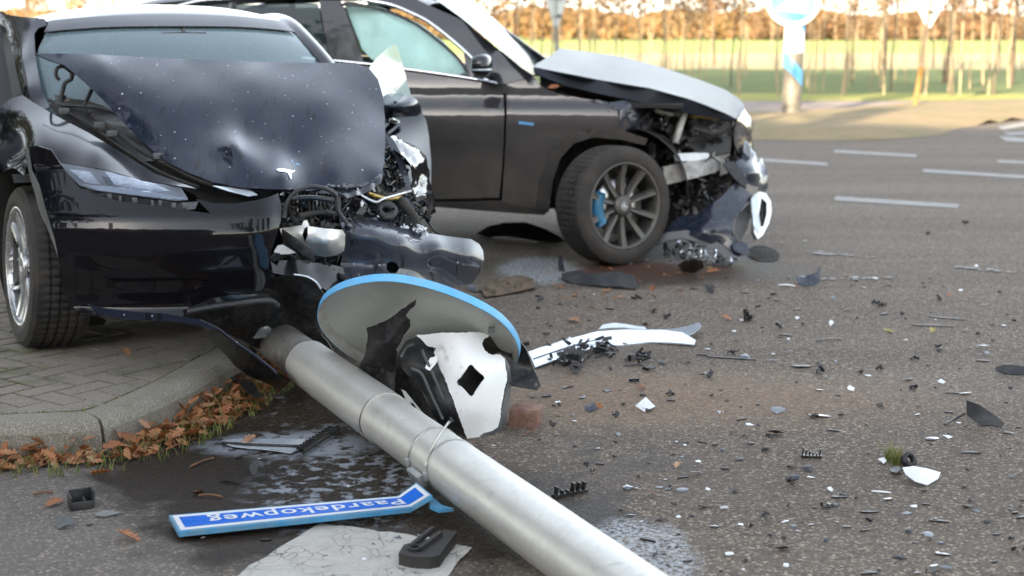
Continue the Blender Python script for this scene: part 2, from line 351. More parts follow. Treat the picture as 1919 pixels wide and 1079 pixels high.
c = ramp(t, oi, [(0, (.20, .165, .135)), (.5, (.26, .215, .18)), (1, (.22, .195, .17))])
c = mix(t, gray(t, noi(t, 60, 6, .7, co), [(.4, 0), (.7, .7)]), c, (.28, .26, .23))
c = mix(t, gray(t, noi(t, 220, 3, .7, co), [(.5, 0), (.62, .8)]), c, (.06, .055, .05))
c = mix(t, gray(t, noi(t, 4, 5, .65, co, .5), [(.52, 0), (.64, .55)]), c, (.08, .095, .035))
t.links.new(c, b.inputs['Base Color']); b.inputs['Roughness'].default_value = .9; bump(t, b, noi(t, 160, 4, .7, co), .6, .004); M['paving_brick'] = m

# ------------------------------------------------------------------ object helpers
def root_loc(p):
    while p.parent is not None: p = p.parent
    return np.array(p.location)
def mk(name, verts, faces, mat, parent=None, smooth=True, mats=None, fm=None):
    verts = np.asarray(verts, float)
    if parent is None: org = np.array([(verts[:, 0].min()+verts[:, 0].max())/2, (verts[:, 1].min()+verts[:, 1].max())/2, verts[:, 2].min()])
    else: org = root_loc(parent)
    me = bpy.data.meshes.new(name); me.from_pydata((verts-org).tolist(), [], [list(map(int, f)) for f in faces]); me.update()
    for mm in (mats or [mat]): me.materials.append(M[mm] if isinstance(mm, str) else mm)
    if fm is not None: me.polygons.foreach_set('material_index', fm)
    if smooth: me.polygons.foreach_set('use_smooth', [True]*len(me.polygons))
    o = bpy.data.objects.new(name, me); COL.objects.link(o)
    if parent is None: o.location = org
    else: o.parent = parent
    return o
def tag(o, label, cat=None, group=None, kind=None):
    if label: o['label'] = label
    if cat: o['category'] = cat
    if group: o['group'] = group
    if kind: o['kind'] = kind
    return o
def thing(name, label, cat, loc, group=None):
    o = bpy.data.objects.new(name, None); COL.objects.link(o); o.location = [float(v) for v in loc]; o.empty_display_size = .2
    return tag(o, label, cat, group)
def struct(o): o['kind'] = 'structure'; return o
def autosmooth(o, ang=35):
    me = o.data; bm = bmesh.new(); bm.from_mesh(me)
    for e in bm.edges: e.smooth = not (len(e.link_faces) == 2 and e.calc_face_angle(0) > rad(ang))
    bm.to_mesh(me); bm.free(); return o
def catmull(pts, n=6, closed=False):
    pts = [np.array(p, float) for p in pts]; out = []; L = len(pts)
    rng = L if closed else L-1
    for i in range(rng):
        if closed: a, b_, c_, d_ = pts[(i-1) % L], pts[i], pts[(i+1) % L], pts[(i+2) % L]
        else: b_, c_ = pts[i], pts[i+1]; a = pts[i-1] if i > 0 else 2*b_-c_; d_ = pts[i+2] if i+2 < L else 2*c_-b_
        for k in range(n):
            s = k/n
            out.append(.5*((2*b_)+(c_-a)*s+(2*a-5*b_+4*c_-d_)*s*s+(3*b_-a-3*c_+d_)*s**3))
    if not closed: out.append(pts[-1])
    return out
def loft(name, rows, mat, parent=None, thick=0., nu=4, nv=4, crumple=0, csc=8, **k):
    """rows: grid of control points -> smooth surface"""
    R_ = [catmull(r, nu) for r in rows]
    cols = list(zip(*R_)); cols = [catmull(c, nv) for c in cols]
    g = np.array(cols).transpose(1, 0, 2); a, b_ = g.shape[:2]
    V = g.reshape(-1, 3); F_ = [(i*b_+j, i*b_+j+1, (i+1)*b_+j+1, (i+1)*b_+j) for i in range(a-1) for j in range(b_-1)]
    return skin(name, V, F_, mat, parent, thick, crumple, csc, **k)
def skin(name, V, F_, mat, parent=None, thick=0., crumple=0, csc=8, edge=None, seed=0, **k):
    V = np.array(V, float)
    if mat in GLASSY: thick = 0
    def normals(V):
        nn = np.zeros_like(V)
        for f in F_:
            n = np.cross(V[f[1]]-V[f[0]], V[f[2]]-V[f[0]])
            for i in f: nn[i] += n
        l = np.linalg.norm(nn, axis=1); l[l == 0] = 1; return nn/l[:, None]
    nn = normals(V)
    # face the camera
    if float(np.sum(nn*(cC-V))) < 0: F_ = [tuple(reversed(f)) for f in F_]; nn = -nn
    if crumple:
        for i, v in enumerate(V):
            q = Vector(v*csc)+Vector((seed*7.3, 0, seed))
            h = noise.noise(q)+.6*(1-2*abs(noise.noise(q*.6+Vector((5, 3, 1)))))+.35*noise.noise(q*2.3)
            V[i] = v+nn[i]*h*crumple
        nn = normals(V)
        if float(np.sum(nn*(cC-V))) < 0: nn = -nn
    if thick:
        n0 = len(V); ec = {}
        for f in F_:
            for i in range(len(f)):
                e = (f[i], f[(i+1) % len(f)]); ec[e] = 1
        V = np.vstack([V, V-nn*thick]); F2 = list(F_)+[tuple(i+n0 for i in reversed(f)) for f in F_]
        for (a, b_) in ec:
            if (b_, a) not in ec: F2.append((b_, a, a+n0, b_+n0))
        F_ = F2
    o = mk(name, V, F_, mat, parent, **k); autosmooth(o, 50); return o
def inside(p, poly):
    x, y = p; r = False; j = len(poly)-1
    for i in range(len(poly)):
        xi, yi = poly[i][0], poly[i][1]; xj, yj = poly[j][0], poly[j][1]
        if (yi > y) != (yj > y) and x < (xj-xi)*(y-yi)/(yj-yi)+xi: r = not r
        j = i
    return r
def cdt(outline, holes=(), res=12):
    pts = []; edges = []
    for lp in [outline]+list(holes):
        s = len(pts); q = []
        for i in range(len(lp)):
            a = np.array(lp[i][:2], float); b_ = np.array(lp[(i+1) % len(lp)][:2], float)
            n = max(1, int(np.linalg.norm(b_-a)/res))
            for k in range(n): q.append(a+(b_-a)*k/n)
        pts += q; edges += [(s+i, s+(i+1) % len(q)) for i in range(len(q))]
    P_ = np.array(pts); lo = P_.min(0); hi = P_.max(0); rnd = random.Random(3); bd = P_
    y = lo[1]+res*.5; row = 0
    while y < hi[1]:
        x = lo[0]+(res*.5 if row % 2 else 0)
        while x < hi[0]:
            p = (x+rnd.uniform(-.1, .1)*res, y+rnd.uniform(-.1, .1)*res)
            if inside(p, outline) and not any(inside(p, h) for h in holes) and np.min(np.sum((bd-np.array(p))**2, 1)) > (res*.45)**2: pts.append(np.array(p))
            x += res
        y += res*.87; row += 1
    r = delaunay_2d_cdt([Vector((float(p[0]), float(p[1]))) for p in pts], edges, [], 0, 1e-4)
    vs = r[0]; fs = []
    for f in r[2]:
        c = sum((vs[i] for i in f), Vector((0, 0)))/len(f)
        if inside(c, outline) and not any(inside(c, h) for h in holes): fs.append(tuple(f))
    used = sorted({i for f in fs for i in f}); mp_ = {u: i for i, u in enumerate(used)}
    return np.array([(vs[u].x, vs[u].y) for u in used]), [tuple(mp_[i] for i in f) for f in fs]
def tps(ctrl):
    c = np.array([(a, b_) for a, b_, _ in ctrl], float)/100.; v = np.array([d for _, _, d in ctrl], float); n = len(c)
    def U(r2): return np.where(r2 > 1e-12, r2*np.log(np.maximum(r2, 1e-12)), 0)
    if n < 4:
        A = np.hstack([np.ones((n, 1)), c]); w_, *_ = np.linalg.lstsq(A, v, rcond=None)
        return lambda p: np.hstack([np.ones((len(p), 1)), np.array(p)/100.])@w_
    K = U(((c[:, None]-c[None])**2).sum(-1)); Pm = np.hstack([np.ones((n, 1)), c])
    A = np.zeros((n+3, n+3)); A[:n, :n] = K+np.eye(n)*1e-3; A[:n, n:] = Pm; A[n:, :n] = Pm.T
    s = np.linalg.lstsq(A, np.concatenate([v, [0, 0, 0]]), rcond=None)[0]
    def f(p):
        p = np.array(p, float)/100.; return U(((p[:, None]-c[None])**2).sum(-1))@s[:n]+np.hstack([np.ones((len(p), 1)), p])@s[n:]
    return f
def sheet(name, outline, depth, mat, parent=None, to=None, holes=(), res=12, thick=.003, smooth=0, jag=0, **k):
    """a panel: outline surveyed in the photo, every point set at its own depth (control points interpolated)"""
    if smooth: outline = [tuple(p) for p in catmull([p[:2] for p in outline], smooth, True)]
    if jag:
        rnd = random.Random(len(outline)+int(outline[0][0])); o2 = []
        for i in range(len(outline)):
            a = np.array(outline[i][:2], float); b_ = np.array(outline[(i+1) % len(outline)][:2], float); L = np.linalg.norm(b_-a); n = max(1, int(L/(jag*2.2)))
            for q in range(n): o2.append(tuple(a+(b_-a)*q/n+(np.array([rnd.uniform(-1, 1), rnd.uniform(-1, 1)])*jag*.6 if q else 0)))
        outline = o2
    p, f = cdt(outline, holes, res)
    if callable(depth): V = [depth(x, y) for x, y in p]
    else:
        d = tps(depth)(p) if not isinstance(depth, (int, float)) else [depth]*len(p)
        V = [(to or WY)(x, y, float(dd)) for (x, y), dd in zip(p, d)]
    return skin(name, V, f, mat, parent, thick, **k)
def tube(name, pts, r, mat, parent=None, seg=8, sm=4, cap=True, **k):
    P_ = catmull(pts, sm) if sm > 1 else [np.array(p, float) for p in pts]
    n = len(P_); rr = r if callable(r) else (lambda s: r)
    V = []; up = np.array([0, 0, 1.]); prev = None
    for i, p in enumerate(P_):
        d = P_[min(i+1, n-1)]-P_[max(i-1, 0)]; d = d/(np.linalg.norm(d)+1e-9)
        a = np.cross(d, up if abs(d[2]) < .95 else np.array([1., 0, 0])); a /= np.linalg.norm(a)
        if prev is not None and a@prev < 0: a = -a
        prev = a; b_ = np.cross(d, a)
        for j in range(seg):
            t_ = 2*math.pi*j/seg; V.append(p+(a*math.cos(t_)+b_*math.sin(t_))*rr(i/(n-1)))
    F_ = [(i*seg+j, i*seg+(j+1) % seg, (i+1)*seg+(j+1) % seg, (i+1)*seg+j) for i in range(n-1) for j in range(seg)]
    if cap: F_ += [tuple(range(seg)), tuple(reversed(range((n-1)*seg, n*seg)))]
    return mk(name, V, F_, mat, parent, **k)
BOXF = [(0, 3, 2, 1), (4, 5, 6, 7), (0, 1, 5, 4), (1, 2, 6, 5), (2, 3, 7, 6), (3, 0, 4, 7)]
def boxv(c, ax, ay, az):
    c = np.array(c, float); ax, ay, az = map(lambda v: np.array(v, float), (ax, ay, az))
    return [c-ax-ay-az, c+ax-ay-az, c+ax+ay-az, c-ax+ay-az, c-ax-ay+az, c+ax-ay+az, c+ax+ay+az, c-ax+ay+az]
def joinvf(parts):
    V = []; F_ = []
    for v, f in parts:
        n = len(V); V += list(v); F_ += [tuple(i+n for i in q) for q in f]
    return V, F_
def box(name, c, ax, ay, az, mat, parent=None, bev=0., **k):
    o = mk(name, boxv(c, ax, ay, az), BOXF, mat, parent, smooth=False, **k)
    if bev:
        bm = bmesh.new(); bm.from_mesh(o.data); bmesh.ops.bevel(bm, geom=bm.edges[:], offset=bev, segments=2, affect='EDGES', profile=.6); bm.to_mesh(o.data); bm.free()
        o.data.polygons.foreach_set('use_smooth', [True]*len(o.data.polygons)); autosmooth(o, 50)
    return o
def frame_of(n):
    n = np.array(n, float); n /= np.linalg.norm(n); up = np.array([0, 0, 1.])
    a = np.cross(up, n); a /= np.linalg.norm(a); return n, a, np.cross(n, a)
def lathe(prof, c, n, a, b_, seg=64, closed=True):
    """prof: (x along n, radius)"""
    V = []; m_ = len(prof)
    for j in range(seg):
        t_ = 2*math.pi*j/seg; d = a*math.cos(t_)+b_*math.sin(t_)
        for x, r in prof: V.append(c+n*x+d*r)
    F_ = [(j*m_+i, j*m_+(i+1) % m_, ((j+1) % seg)*m_+(i+1) % m_, ((j+1) % seg)*m_+i) for j in range(seg) for i in range(m_ if closed else m_-1)]
    return V, F_
# ================================================================== SETTING
def flat(name, pts, z, mat, kind='structure', parent=None, res=None):
    V = [(p[0], p[1], z) for p in pts]; area = sum(V[i][0]*V[(i+1) % len(V)][1]-V[(i+1) % len(V)][0]*V[i][1] for i in range(len(V)))
    if area < 0: V = V[::-1]
    o = mk(name, V, [tuple(range(len(V)))], mat, parent, smooth=False)
    if parent is None and kind: o['kind'] = kind
    return o
def rect(x0, x1, y0, y1): return [(x0, y0), (x1, y0), (x1, y1), (x0, y1)]
flat('ground', rect(-1500, 1500, -600, 2500), -.06, 'far_green')
flat('road', rect(-70, 70, -45, 24.9), 0, 'asphalt')
flat('cycle_path', rect(-90, 90, 24.9, 29.3), .004, 'cycle_path')
flat('grass_verge', rect(-90, 90, 29.3, 32.6), .01, 'verge_green')
flat('nursery_field', rect(-160, 160, 32.6, 54), -.02, 'field_green')
flat('stubble_field', rect(-300, 300, 54, 90), -.03, 'stubble')
# traffic island verge with a low domed top
vp = [G(x, y)[:2] for x, y in [(1330, 262), (1430, 262), (1560, 264), (1700, 259), (1770, 250), (1800, 240), (1919, 224), (2080, 212), (2080, 190), (1919, 191), (1760, 193), (1640, 198), (1550, 207), (1420, 212), (1300, 216), (1200, 220), (1180, 250)]]
vp = [tuple(p) for p in catmull(vp, 3, True)]
pp, ff = cdt([(a*50, b*50) for a, b in vp], (), 22)
bd = np.array(vp)
def vz(p): return .004+(.11+.03*noise.noise(Vector((p[0], p[1], 4))))*min(1, float(np.min(np.hypot(bd[:, 0]-p[0], bd[:, 1]-p[1])))/1.0)+0*noise.noise(Vector((p[0]*2, p[1]*2, 0)))
V = [(p[0]/50, p[1]/50, vz(p/50)) for p in pp]
o = skin('island_verge', V, ff, 'verge'); struct(o)
def up_faces(o):
    bm = bmesh.new(); bm.from_mesh(o.data); bmesh.ops.recalc_face_normals(bm, faces=bm.faces)
    if sum(f.normal.z*f.calc_area() for f in bm.faces) < 0: bmesh.ops.reverse_faces(bm, faces=bm.faces)
    bm.to_mesh(o.data); bm.free()
up_faces(o)
# painted lane markings on the road
def mark(pts, mat='line_paint', res=6):
    o = flat('lane_marking', [G(x, y)[:2] for x, y in pts], .004, mat); return o
for pts in ([(1565, 368), (1797, 383), (1795, 391), (1563, 376)], [(1395, 295), (1548, 305), (1553, 311), (1395, 300)],
            [(1565, 281), (1718, 290), (1716, 295), (1562, 286)], [(1730, 317), (1950, 331), (1950, 337), (1730, 323)],
            [(1870, 300), (1990, 306), (1990, 310), (1868, 305)], [(1870, 238), (1960, 222), (1960, 228), (1880, 244)],
            [(1872, 255), (1960, 262), (1960, 268), (1885, 265)], [(1880, 248), (1930, 247), (1940, 252), (1890, 254)]):
    mark(pts)
# worn remains of a line: broken fleck shapes
rnd = random.Random(5)
for (xa, ya, xb, yb, hw) in ((1530, 474, 1640, 484, 3.2), (1790, 502, 1919, 512, 2.4), (1500, 527, 1700, 520, 2)):
    V = []; Fq = []
    for i in range(26):
        s = rnd.random()**1.4; x = xa+(xb-xa)*s; y = ya+(yb-ya)*s+rnd.uniform(-hw, hw)*(1-.4*s); wx = rnd.uniform(4, 12)*(1-.6*s); wy = rnd.uniform(.8, 2)
        n = len(V); k = 7
        for j in range(k):
            a = 6.283*j/k; p = G(x+wx*math.cos(a)*rnd.uniform(.6, 1), y+wy*math.sin(a)*rnd.uniform(.6, 1)); V.append((p[0], p[1], .004+.0002*i))
        Fq.append(tuple(range(n, n+k)))
    o = mk('worn_line', V, Fq, 'line_paint', smooth=False); up_faces(o); struct(o)
# cracked white slab marking at the bottom edge
sl_ = [(420, 1095), (520, 1030), (600, 983), (650, 988), (700, 996), (745, 1001), (820, 1012), (885, 1028), (862, 1050), (830, 1095)]
rr = random.Random(2); sl2 = []
for i in range(len(sl_)):
    a = np.array(sl_[i]); b_ = np.array(sl_[(i+1) % len(sl_)])
    for k in range(4): sl2.append(a+(b_-a)*k/4+(np.array([rr.uniform(-3, 3), rr.uniform(-1.5, 1.5)]) if k else 0))
flat('painted_road_block', [G(*p)[:2] for p in sl2], .004, 'road_paint')

# pavement: kerb line, kerb stones, bricks
KH = .12
front_px = [(-3600, 850), (-1500, 840), (-420, 822), (-150, 803), (0, 797), (100, 793), (190, 786), (260, 763), (350, 722), (430, 675), (480, 640)]
front = [G(x, y, KH)[:2] for x, y in front_px]+[np.array(p) for p in ((-1.25, 6.7), (-1.75, 7.5), (-2.9, 8.2), (-6, 8.8), (-12, 9), (-20, 9.1))]
front = [p for p in catmull(front, 8)]
front = np.array(front)
tan = np.gradient(front, axis=0); tan /= np.linalg.norm(tan, axis=1)[:, None]; nrm = np.stack([-tan[:, 1], tan[:, 0]], 1)
back = front+nrm*.15
poly = [tuple(p) for p in back]+[(-40, 9.1), (-40, float(back[0][1]))]
pave = flat('pavement', poly, KH-.018, 'paving_joint')
kerb = thing('kerb', None, None, (front[0][0], front[0][1], 0)); kerb['kind'] = 'structure'
seglen = np.concatenate([[0], np.cumsum(np.linalg.norm(np.diff(front, axis=0), axis=1))])
def at(arr, s): return np.array([np.interp(s, seglen, arr[:, 0]), np.interp(s, seglen, arr[:, 1])])
s = 0.; rr = random.Random(4); pj_ = G(191, 786, KH)[:2]; sj = float(seglen[int(np.argmin(np.hypot(front[:, 0]-pj_[0], front[:, 1]-pj_[1])))]); sj = sj % .78+.001
if sj < .2: sj += .78
while s < seglen[-1]-.3:
    L = sj if s == 0 else (.78 if s < 14 else 1.6); e = min(s+L, seglen[-1]); n = 8; V = []; g = .006
    for i in range(n+1):
        q = s+g+(e-s-2*g)*i/n; a = at(front, q); b_ = at(back, q); dn = (b_-a)/np.linalg.norm(b_-a)
        hz = KH+rr.uniform(-.001, .001)
        for p, z in ((a-dn*.012, 0), (a-dn*.004, KH*.7), (a+dn*.006, KH-.018), (a+dn*.022, hz-.002), (a+dn*.05, hz), (b_-dn*.004, hz), (b_, hz-.012), (b_, 0)): V.append((p[0], p[1], z))
    k = 8; Fq = [(i*k+j, i*k+j+1, (i+1)*k+j+1, (i+1)*k+j) for i in range(n) for j in range(k-1)]+[tuple(range(k)), tuple(reversed(range(n*k, n*k+k)))]
    o = mk('kerb_stone', V, Fq, 'kerb_concrete', kerb); bm = bmesh.new(); bm.from_mesh(o.data); bmesh.ops.recalc_face_normals(bm, faces=bm.faces); bm.to_mesh(o.data); bm.free(); autosmooth(o, 22)
    s = e
# bricks laid in herringbone, cut along the kerb
bw, gp = .105, .006; bl = .21
ex = np.array([.80, -.60]); ey = np.array([.60, .80]); borg = np.array([-1.622, 5.066])
KB = front+nrm*.156
bpoly = [tuple(p) for p in KB]+[(-40, 9.1), (-40, float(back[0][1])-.02)]
bmB = bmesh.new(); bmesh.ops.create_cube(bmB, size=1); bmesh.ops.scale(bmB, vec=(bl-gp, bw-gp, .03), verts=bmB.verts)
bmesh.ops.bevel(bmB, geom=[e for e in bmB.edges if all(v.co.z > 0 for v in e.verts)], offset=.005, segments=2, affect='EDGES')
meB = bpy.data.meshes.new('brick'); bmB.to_mesh(meB); bmB.free(); meB.materials.append(M['paving_brick'])
cnt = 0; far = []; angH = math.atan2(ex[1], ex[0])
for i in range(-70, 70):
    for j in range(-70, 70):
        v = (i-j) % 4
        if v == 0: c_ = borg+ex*bw*(i+1)+ey*bw*(j+.5); A_, B_, an = ex, ey, angH
        elif v == 3: c_ = borg+ex*bw*(i+.5)+ey*bw*(j+1); A_, B_, an = ey, -ex, angH+math.pi/2
        else: continue
        if c_[0] < -6 or c_[1] > 9.1 or c_[1] < 3.5: continue
        cor = [c_+A_*sx*(bl-gp)/2+B_*sy*(bw-gp)/2 for sx, sy in ((-1, -1), (1, -1), (1, 1), (-1, 1))]; ins = [inside(c, bpoly) for c in cor]
        if not any(ins): continue
        d = np.array([c_[0], c_[1], KH])-cC; z = float(d@cf)
        if z < 1: continue
        px = 959.5+FPX*float(d@cr)/z; py = 539.5-FPX*float(d@cu)/z; vis = -40 < px < 560 and 575 < py < 800 and cnt < 296
        jz = rr.uniform(-.004, .0015); jr = rr.uniform(-.015, .015)
        if all(ins):
            if vis:
                o = bpy.data.objects.new('brick', meB); COL.objects.link(o); o.parent = pave
                o.location = Vector((c_[0], c_[1], KH-.016+jz))-pave.location; o.rotation_euler = (0, 0, an+jr); cnt += 1
            else: far.append((c_, A_, B_, jz))
        elif vis:
            k = int(np.argmin(np.hypot(KB[:, 0]-c_[0], KB[:, 1]-c_[1]))); q0, nq = KB[k], nrm[k]; poly_ = cor; out = []
            for m_ in range(4):
                p0, p1 = poly_[m_], poly_[(m_+1) % 4]; d0, d1 = float((p0-q0)@nq)-.004, float((p1-q0)@nq)-.004
                if d0 >= 0: out.append(p0)
                if d0*d1 < 0: out.append(p0+(p1-p0)*d0/(d0-d1))
            if len(out) < 3: continue
            n = len(out); V = [(p[0], p[1], KH-.001+jz) for p in out]+[(p[0], p[1], KH-.03) for p in out]
            o = mk('brick', V, [tuple(range(n)), tuple(reversed(range(n, 2*n)))]+[(q, (q+1) % n, (q+1) % n+n, q+n) for q in range(n)], 'paving_brick', pave, smooth=False)
            bm = bmesh.new(); bm.from_mesh(o.data); bmesh.ops.recalc_face_normals(bm, faces=bm.faces); bm.to_mesh(o.data); bm.free(); cnt += 1
Vf, Ff = [], []
for p, A_, B_, jz in far:
    v = boxv((p[0], p[1], KH-.016+jz), (*(A_*(bl-gp)/2), 0), (*(B_*(bw-gp)/2), 0), (0, 0, .015)); n = len(Vf); Vf += v; Ff += [tuple(q+n for q in f) for f in BOXF]
o = mk('brick_field', Vf, Ff, 'paving_brick', pave, smooth=False); o['kind'] = 'stuff'
print('bricks', cnt, len(far))

# ------------------------------------------------------------------ leaves and grass along the kerb
def leaf_mesh(name, seed, mat='oak_leaf'):
    r = random.Random(seed); n = 5; L = .075; half = []
    for i in range(n*2+1):
        s = i/(n*2); wd = math.sin(math.pi*min(1, s*.9+.08))**.8*.024*(1 if i % 2 else .48)*r.uniform(.8, 1.2); half.append((s*L-.02, wd))
    V = []; curl = r.uniform(.2, 1.)
    for x, wd in half:
        for q in (-1, 0, 1):
            V.append((x, q*wd, abs(q)*curl*wd*.9+.12*curl*(x*14)**2*.05+r.uniform(0, .003)))
    F_ = []
    for i in range(len(half)-1):
        for q in (0, 1): F_.append((i*3+q, i*3+q+1, (i+1)*3+q+1, (i+1)*3+q))
    nv = len(V); V += [(-.045, -.0012, .004), (-.045, .0012, .004)]; F_.append((nv, nv+1, 2, 0) if False else (nv, nv+1, 1))
    me = bpy.data.meshes.new(name); me.from_pydata(V, [], F_); me.update(); me.materials.append(M[mat]); me.polygons.foreach_set('use_smooth', [True]*len(me.polygons)); return me
LM = [leaf_mesh('oak_leaf', i) for i in range(7)]; LY = [leaf_mesh('yellow_leaf', 20+i, 'yellow_leaf') for i in range(2)]
def place(me, name, loc, scale=1., tilt=.5, rz=None, r=random):
    o = bpy.data.objects.new(name, me); COL.objects.link(o); o.location = loc; o.scale = (scale,)*3 if not isinstance(scale, tuple) else scale
    o.rotation_euler = (r.uniform(-tilt, tilt), r.uniform(-tilt, tilt), r.uniform(0, 6.28) if rz is None else rz); return o
rl = random.Random(11); s_vis = [i for i, p in enumerate(front) if -2.0 < p[0] < -.75 and p[1] < 6.3]
sA, sB = seglen[s_vis[0]], seglen[s_vis[-1]]
n = 0
while n < 298:
    q = rl.uniform(sA, sB); a = at(front, q); tn = at(tan, q); nn_ = np.array([-tn[1], tn[0]])
    u = rl.random()**1.2; wdt = .17+.08*noise.noise(Vector((q*2.5, 2, 2)))
    p = a-nn_*(.02+wdt*u); z = .008+.065*(1-u)*rl.random()
    o = place(rl.choice(LM), 'oak_leaf', (p[0], p[1], z), rl.uniform(.5, .95), .9, r=rl)
    tag(o, 'brown lobed oak leaf in the leaf drift along the foot of the kerb', 'leaf', 'oak leaves drifted along the kerb'); n += 1
V, F_ = [], []
for _ in range(420):                                     # the rest of the drift, past what can be listed leaf by leaf
    q = rl.uniform(sA-.9, sB+.1); a = at(front, q); tn = at(tan, q); nn_ = np.array([-tn[1], tn[0]]); u = rl.random(); p = a-nn_*(.015+(.15+.08*noise.noise(Vector((q*2.5, 2, 2))))*u)
    me = rl.choice(LM); Rm = Matrix.Translation((p[0], p[1], .005+.03*(1-u)*rl.random())) @ Matrix.Rotation(rl.uniform(0, 6.28), 4, 'Z') @ Matrix.Rotation(rl.uniform(-.7, .7), 4, 'X') @ Matrix.Scale(rl.uniform(.5, .9), 4); n0 = len(V)
    V += [tuple(Rm @ v.co) for v in me.vertices]; F_ += [tuple(i+n0 for i in pl.vertices) for pl in me.polygons]
tag(mk('leaf_litter', V, F_, 'oak_leaf'), 'lower layer of small brown leaves beneath the drift at the kerb', 'leaf litter', kind='stuff')
def blades(name, pts, mat, seed=1):
    r = random.Random(seed); V, F_ = [], []
    for (x, y, z, h) in pts:
        for k in range(r.randint(2, 4)):
            a = r.uniform(0, 6.28); hh = h*r.uniform(.5, 1.2); ln = hh*r.uniform(.2, .9); dx, dy = math.cos(a), math.sin(a); wd = .0022
            b0 = np.array([x+r.uniform(-.01, .01), y+r.uniform(-.01, .01), z]); n = len(V)
            for s in (0, .5, 1):
                c = b0+np.array([dx*ln*s*s, dy*ln*s*s, hh*(s-.25*s*s)]); ww = wd*(1-.8*s)
                V += [c+np.array([-dy*ww, dx*ww, 0]), c-np.array([-dy*ww, dx*ww, 0])]
            F_ += [(n, n+1, n+3, n+2), (n+2, n+3, n+5, n+4)]
    o = mk(name, V, F_, mat); return o
gp_ = []
for _ in range(520):
    q = rl.uniform(sA, sB)
    if noise.noise(Vector((q*3.2, 1, 4))) < -.12: continue
    a = at(front, q); tn = at(tan, q); nn_ = np.array([-tn[1], tn[0]]); p = a-nn_*rl.uniform(.0, .24); gp_.append((p[0], p[1], 0, rl.uniform(.025, .08)))
o = blades('kerb_grass', gp_, 'grass_blade'); tag(o, 'thin green grass growing through the leaf drift along the kerb', 'grass', kind='stuff')
mp_ = []
for _ in range(6500):                                    # moss and grass in the paving joints
    x, y = rl.uniform(-3.2, -.9), rl.uniform(4.6, 7.2)
    if noise.noise(Vector((x*2.1, y*2.1, 3))) < -.12: continue
    v = np.array([x, y])-borg; a_, b_ = v@ex/bw, v@ey/bw
    if rl.random() < .5:
        i_ = round(a_); j_ = math.floor(b_)
        if (i_-1-j_) % 4 == 0: continue
        a_ = i_
    else:
        j_ = round(b_); i_ = math.floor(a_)
        if (i_-(j_-1)) % 4 == 3: continue
        b_ = j_
    y2 = borg+ex*bw*a_+ey*bw*b_
    if not inside(y2, bpoly): continue
    mp_.append((y2[0], y2[1], KH-.014, rl.uniform(.010, .022)))
for _ in range(700):
    k = rl.randrange(len(KB)); 
    if not (-2.3 < KB[k][0] < -.8 and KB[k][1] < 6.6) or noise.noise(Vector((k*.35, 7, 3))) < -.15: continue
    q = KB[k]+(KB[min(k+1, len(KB)-1)]-KB[k])*rl.random()-nrm[k]*rl.uniform(-.004, .008); mp_.append((q[0], q[1], KH-.008, rl.uniform(.008, .022)))
o = blades('joint_moss', mp_, 'grass_blade', 3); tag(o, 'low moss and grass tufts in the joints of the brick pavement', 'moss', kind='stuff')
# loose twigs and straws by the kerb
for (x0, y0, x1, y1, lab) in ((355, 875, 400, 858, 'dry straw lying at the edge of the leaf drift'), (62, 926, 100, 922, 'short brown twig on the grey asphalt above the red oak leaf'), (372, 928, 418, 931, 'straight reddish stalk beside the curled oak leaf on the wet asphalt')):
    a, b_ = G(x0, y0, .006), G(x1, y1, .006); o = tube('twig', [a, (a+b_)/2+np.array([0, .006, .003]), b_], .0035, 'twig'); tag(o, lab, 'twig')

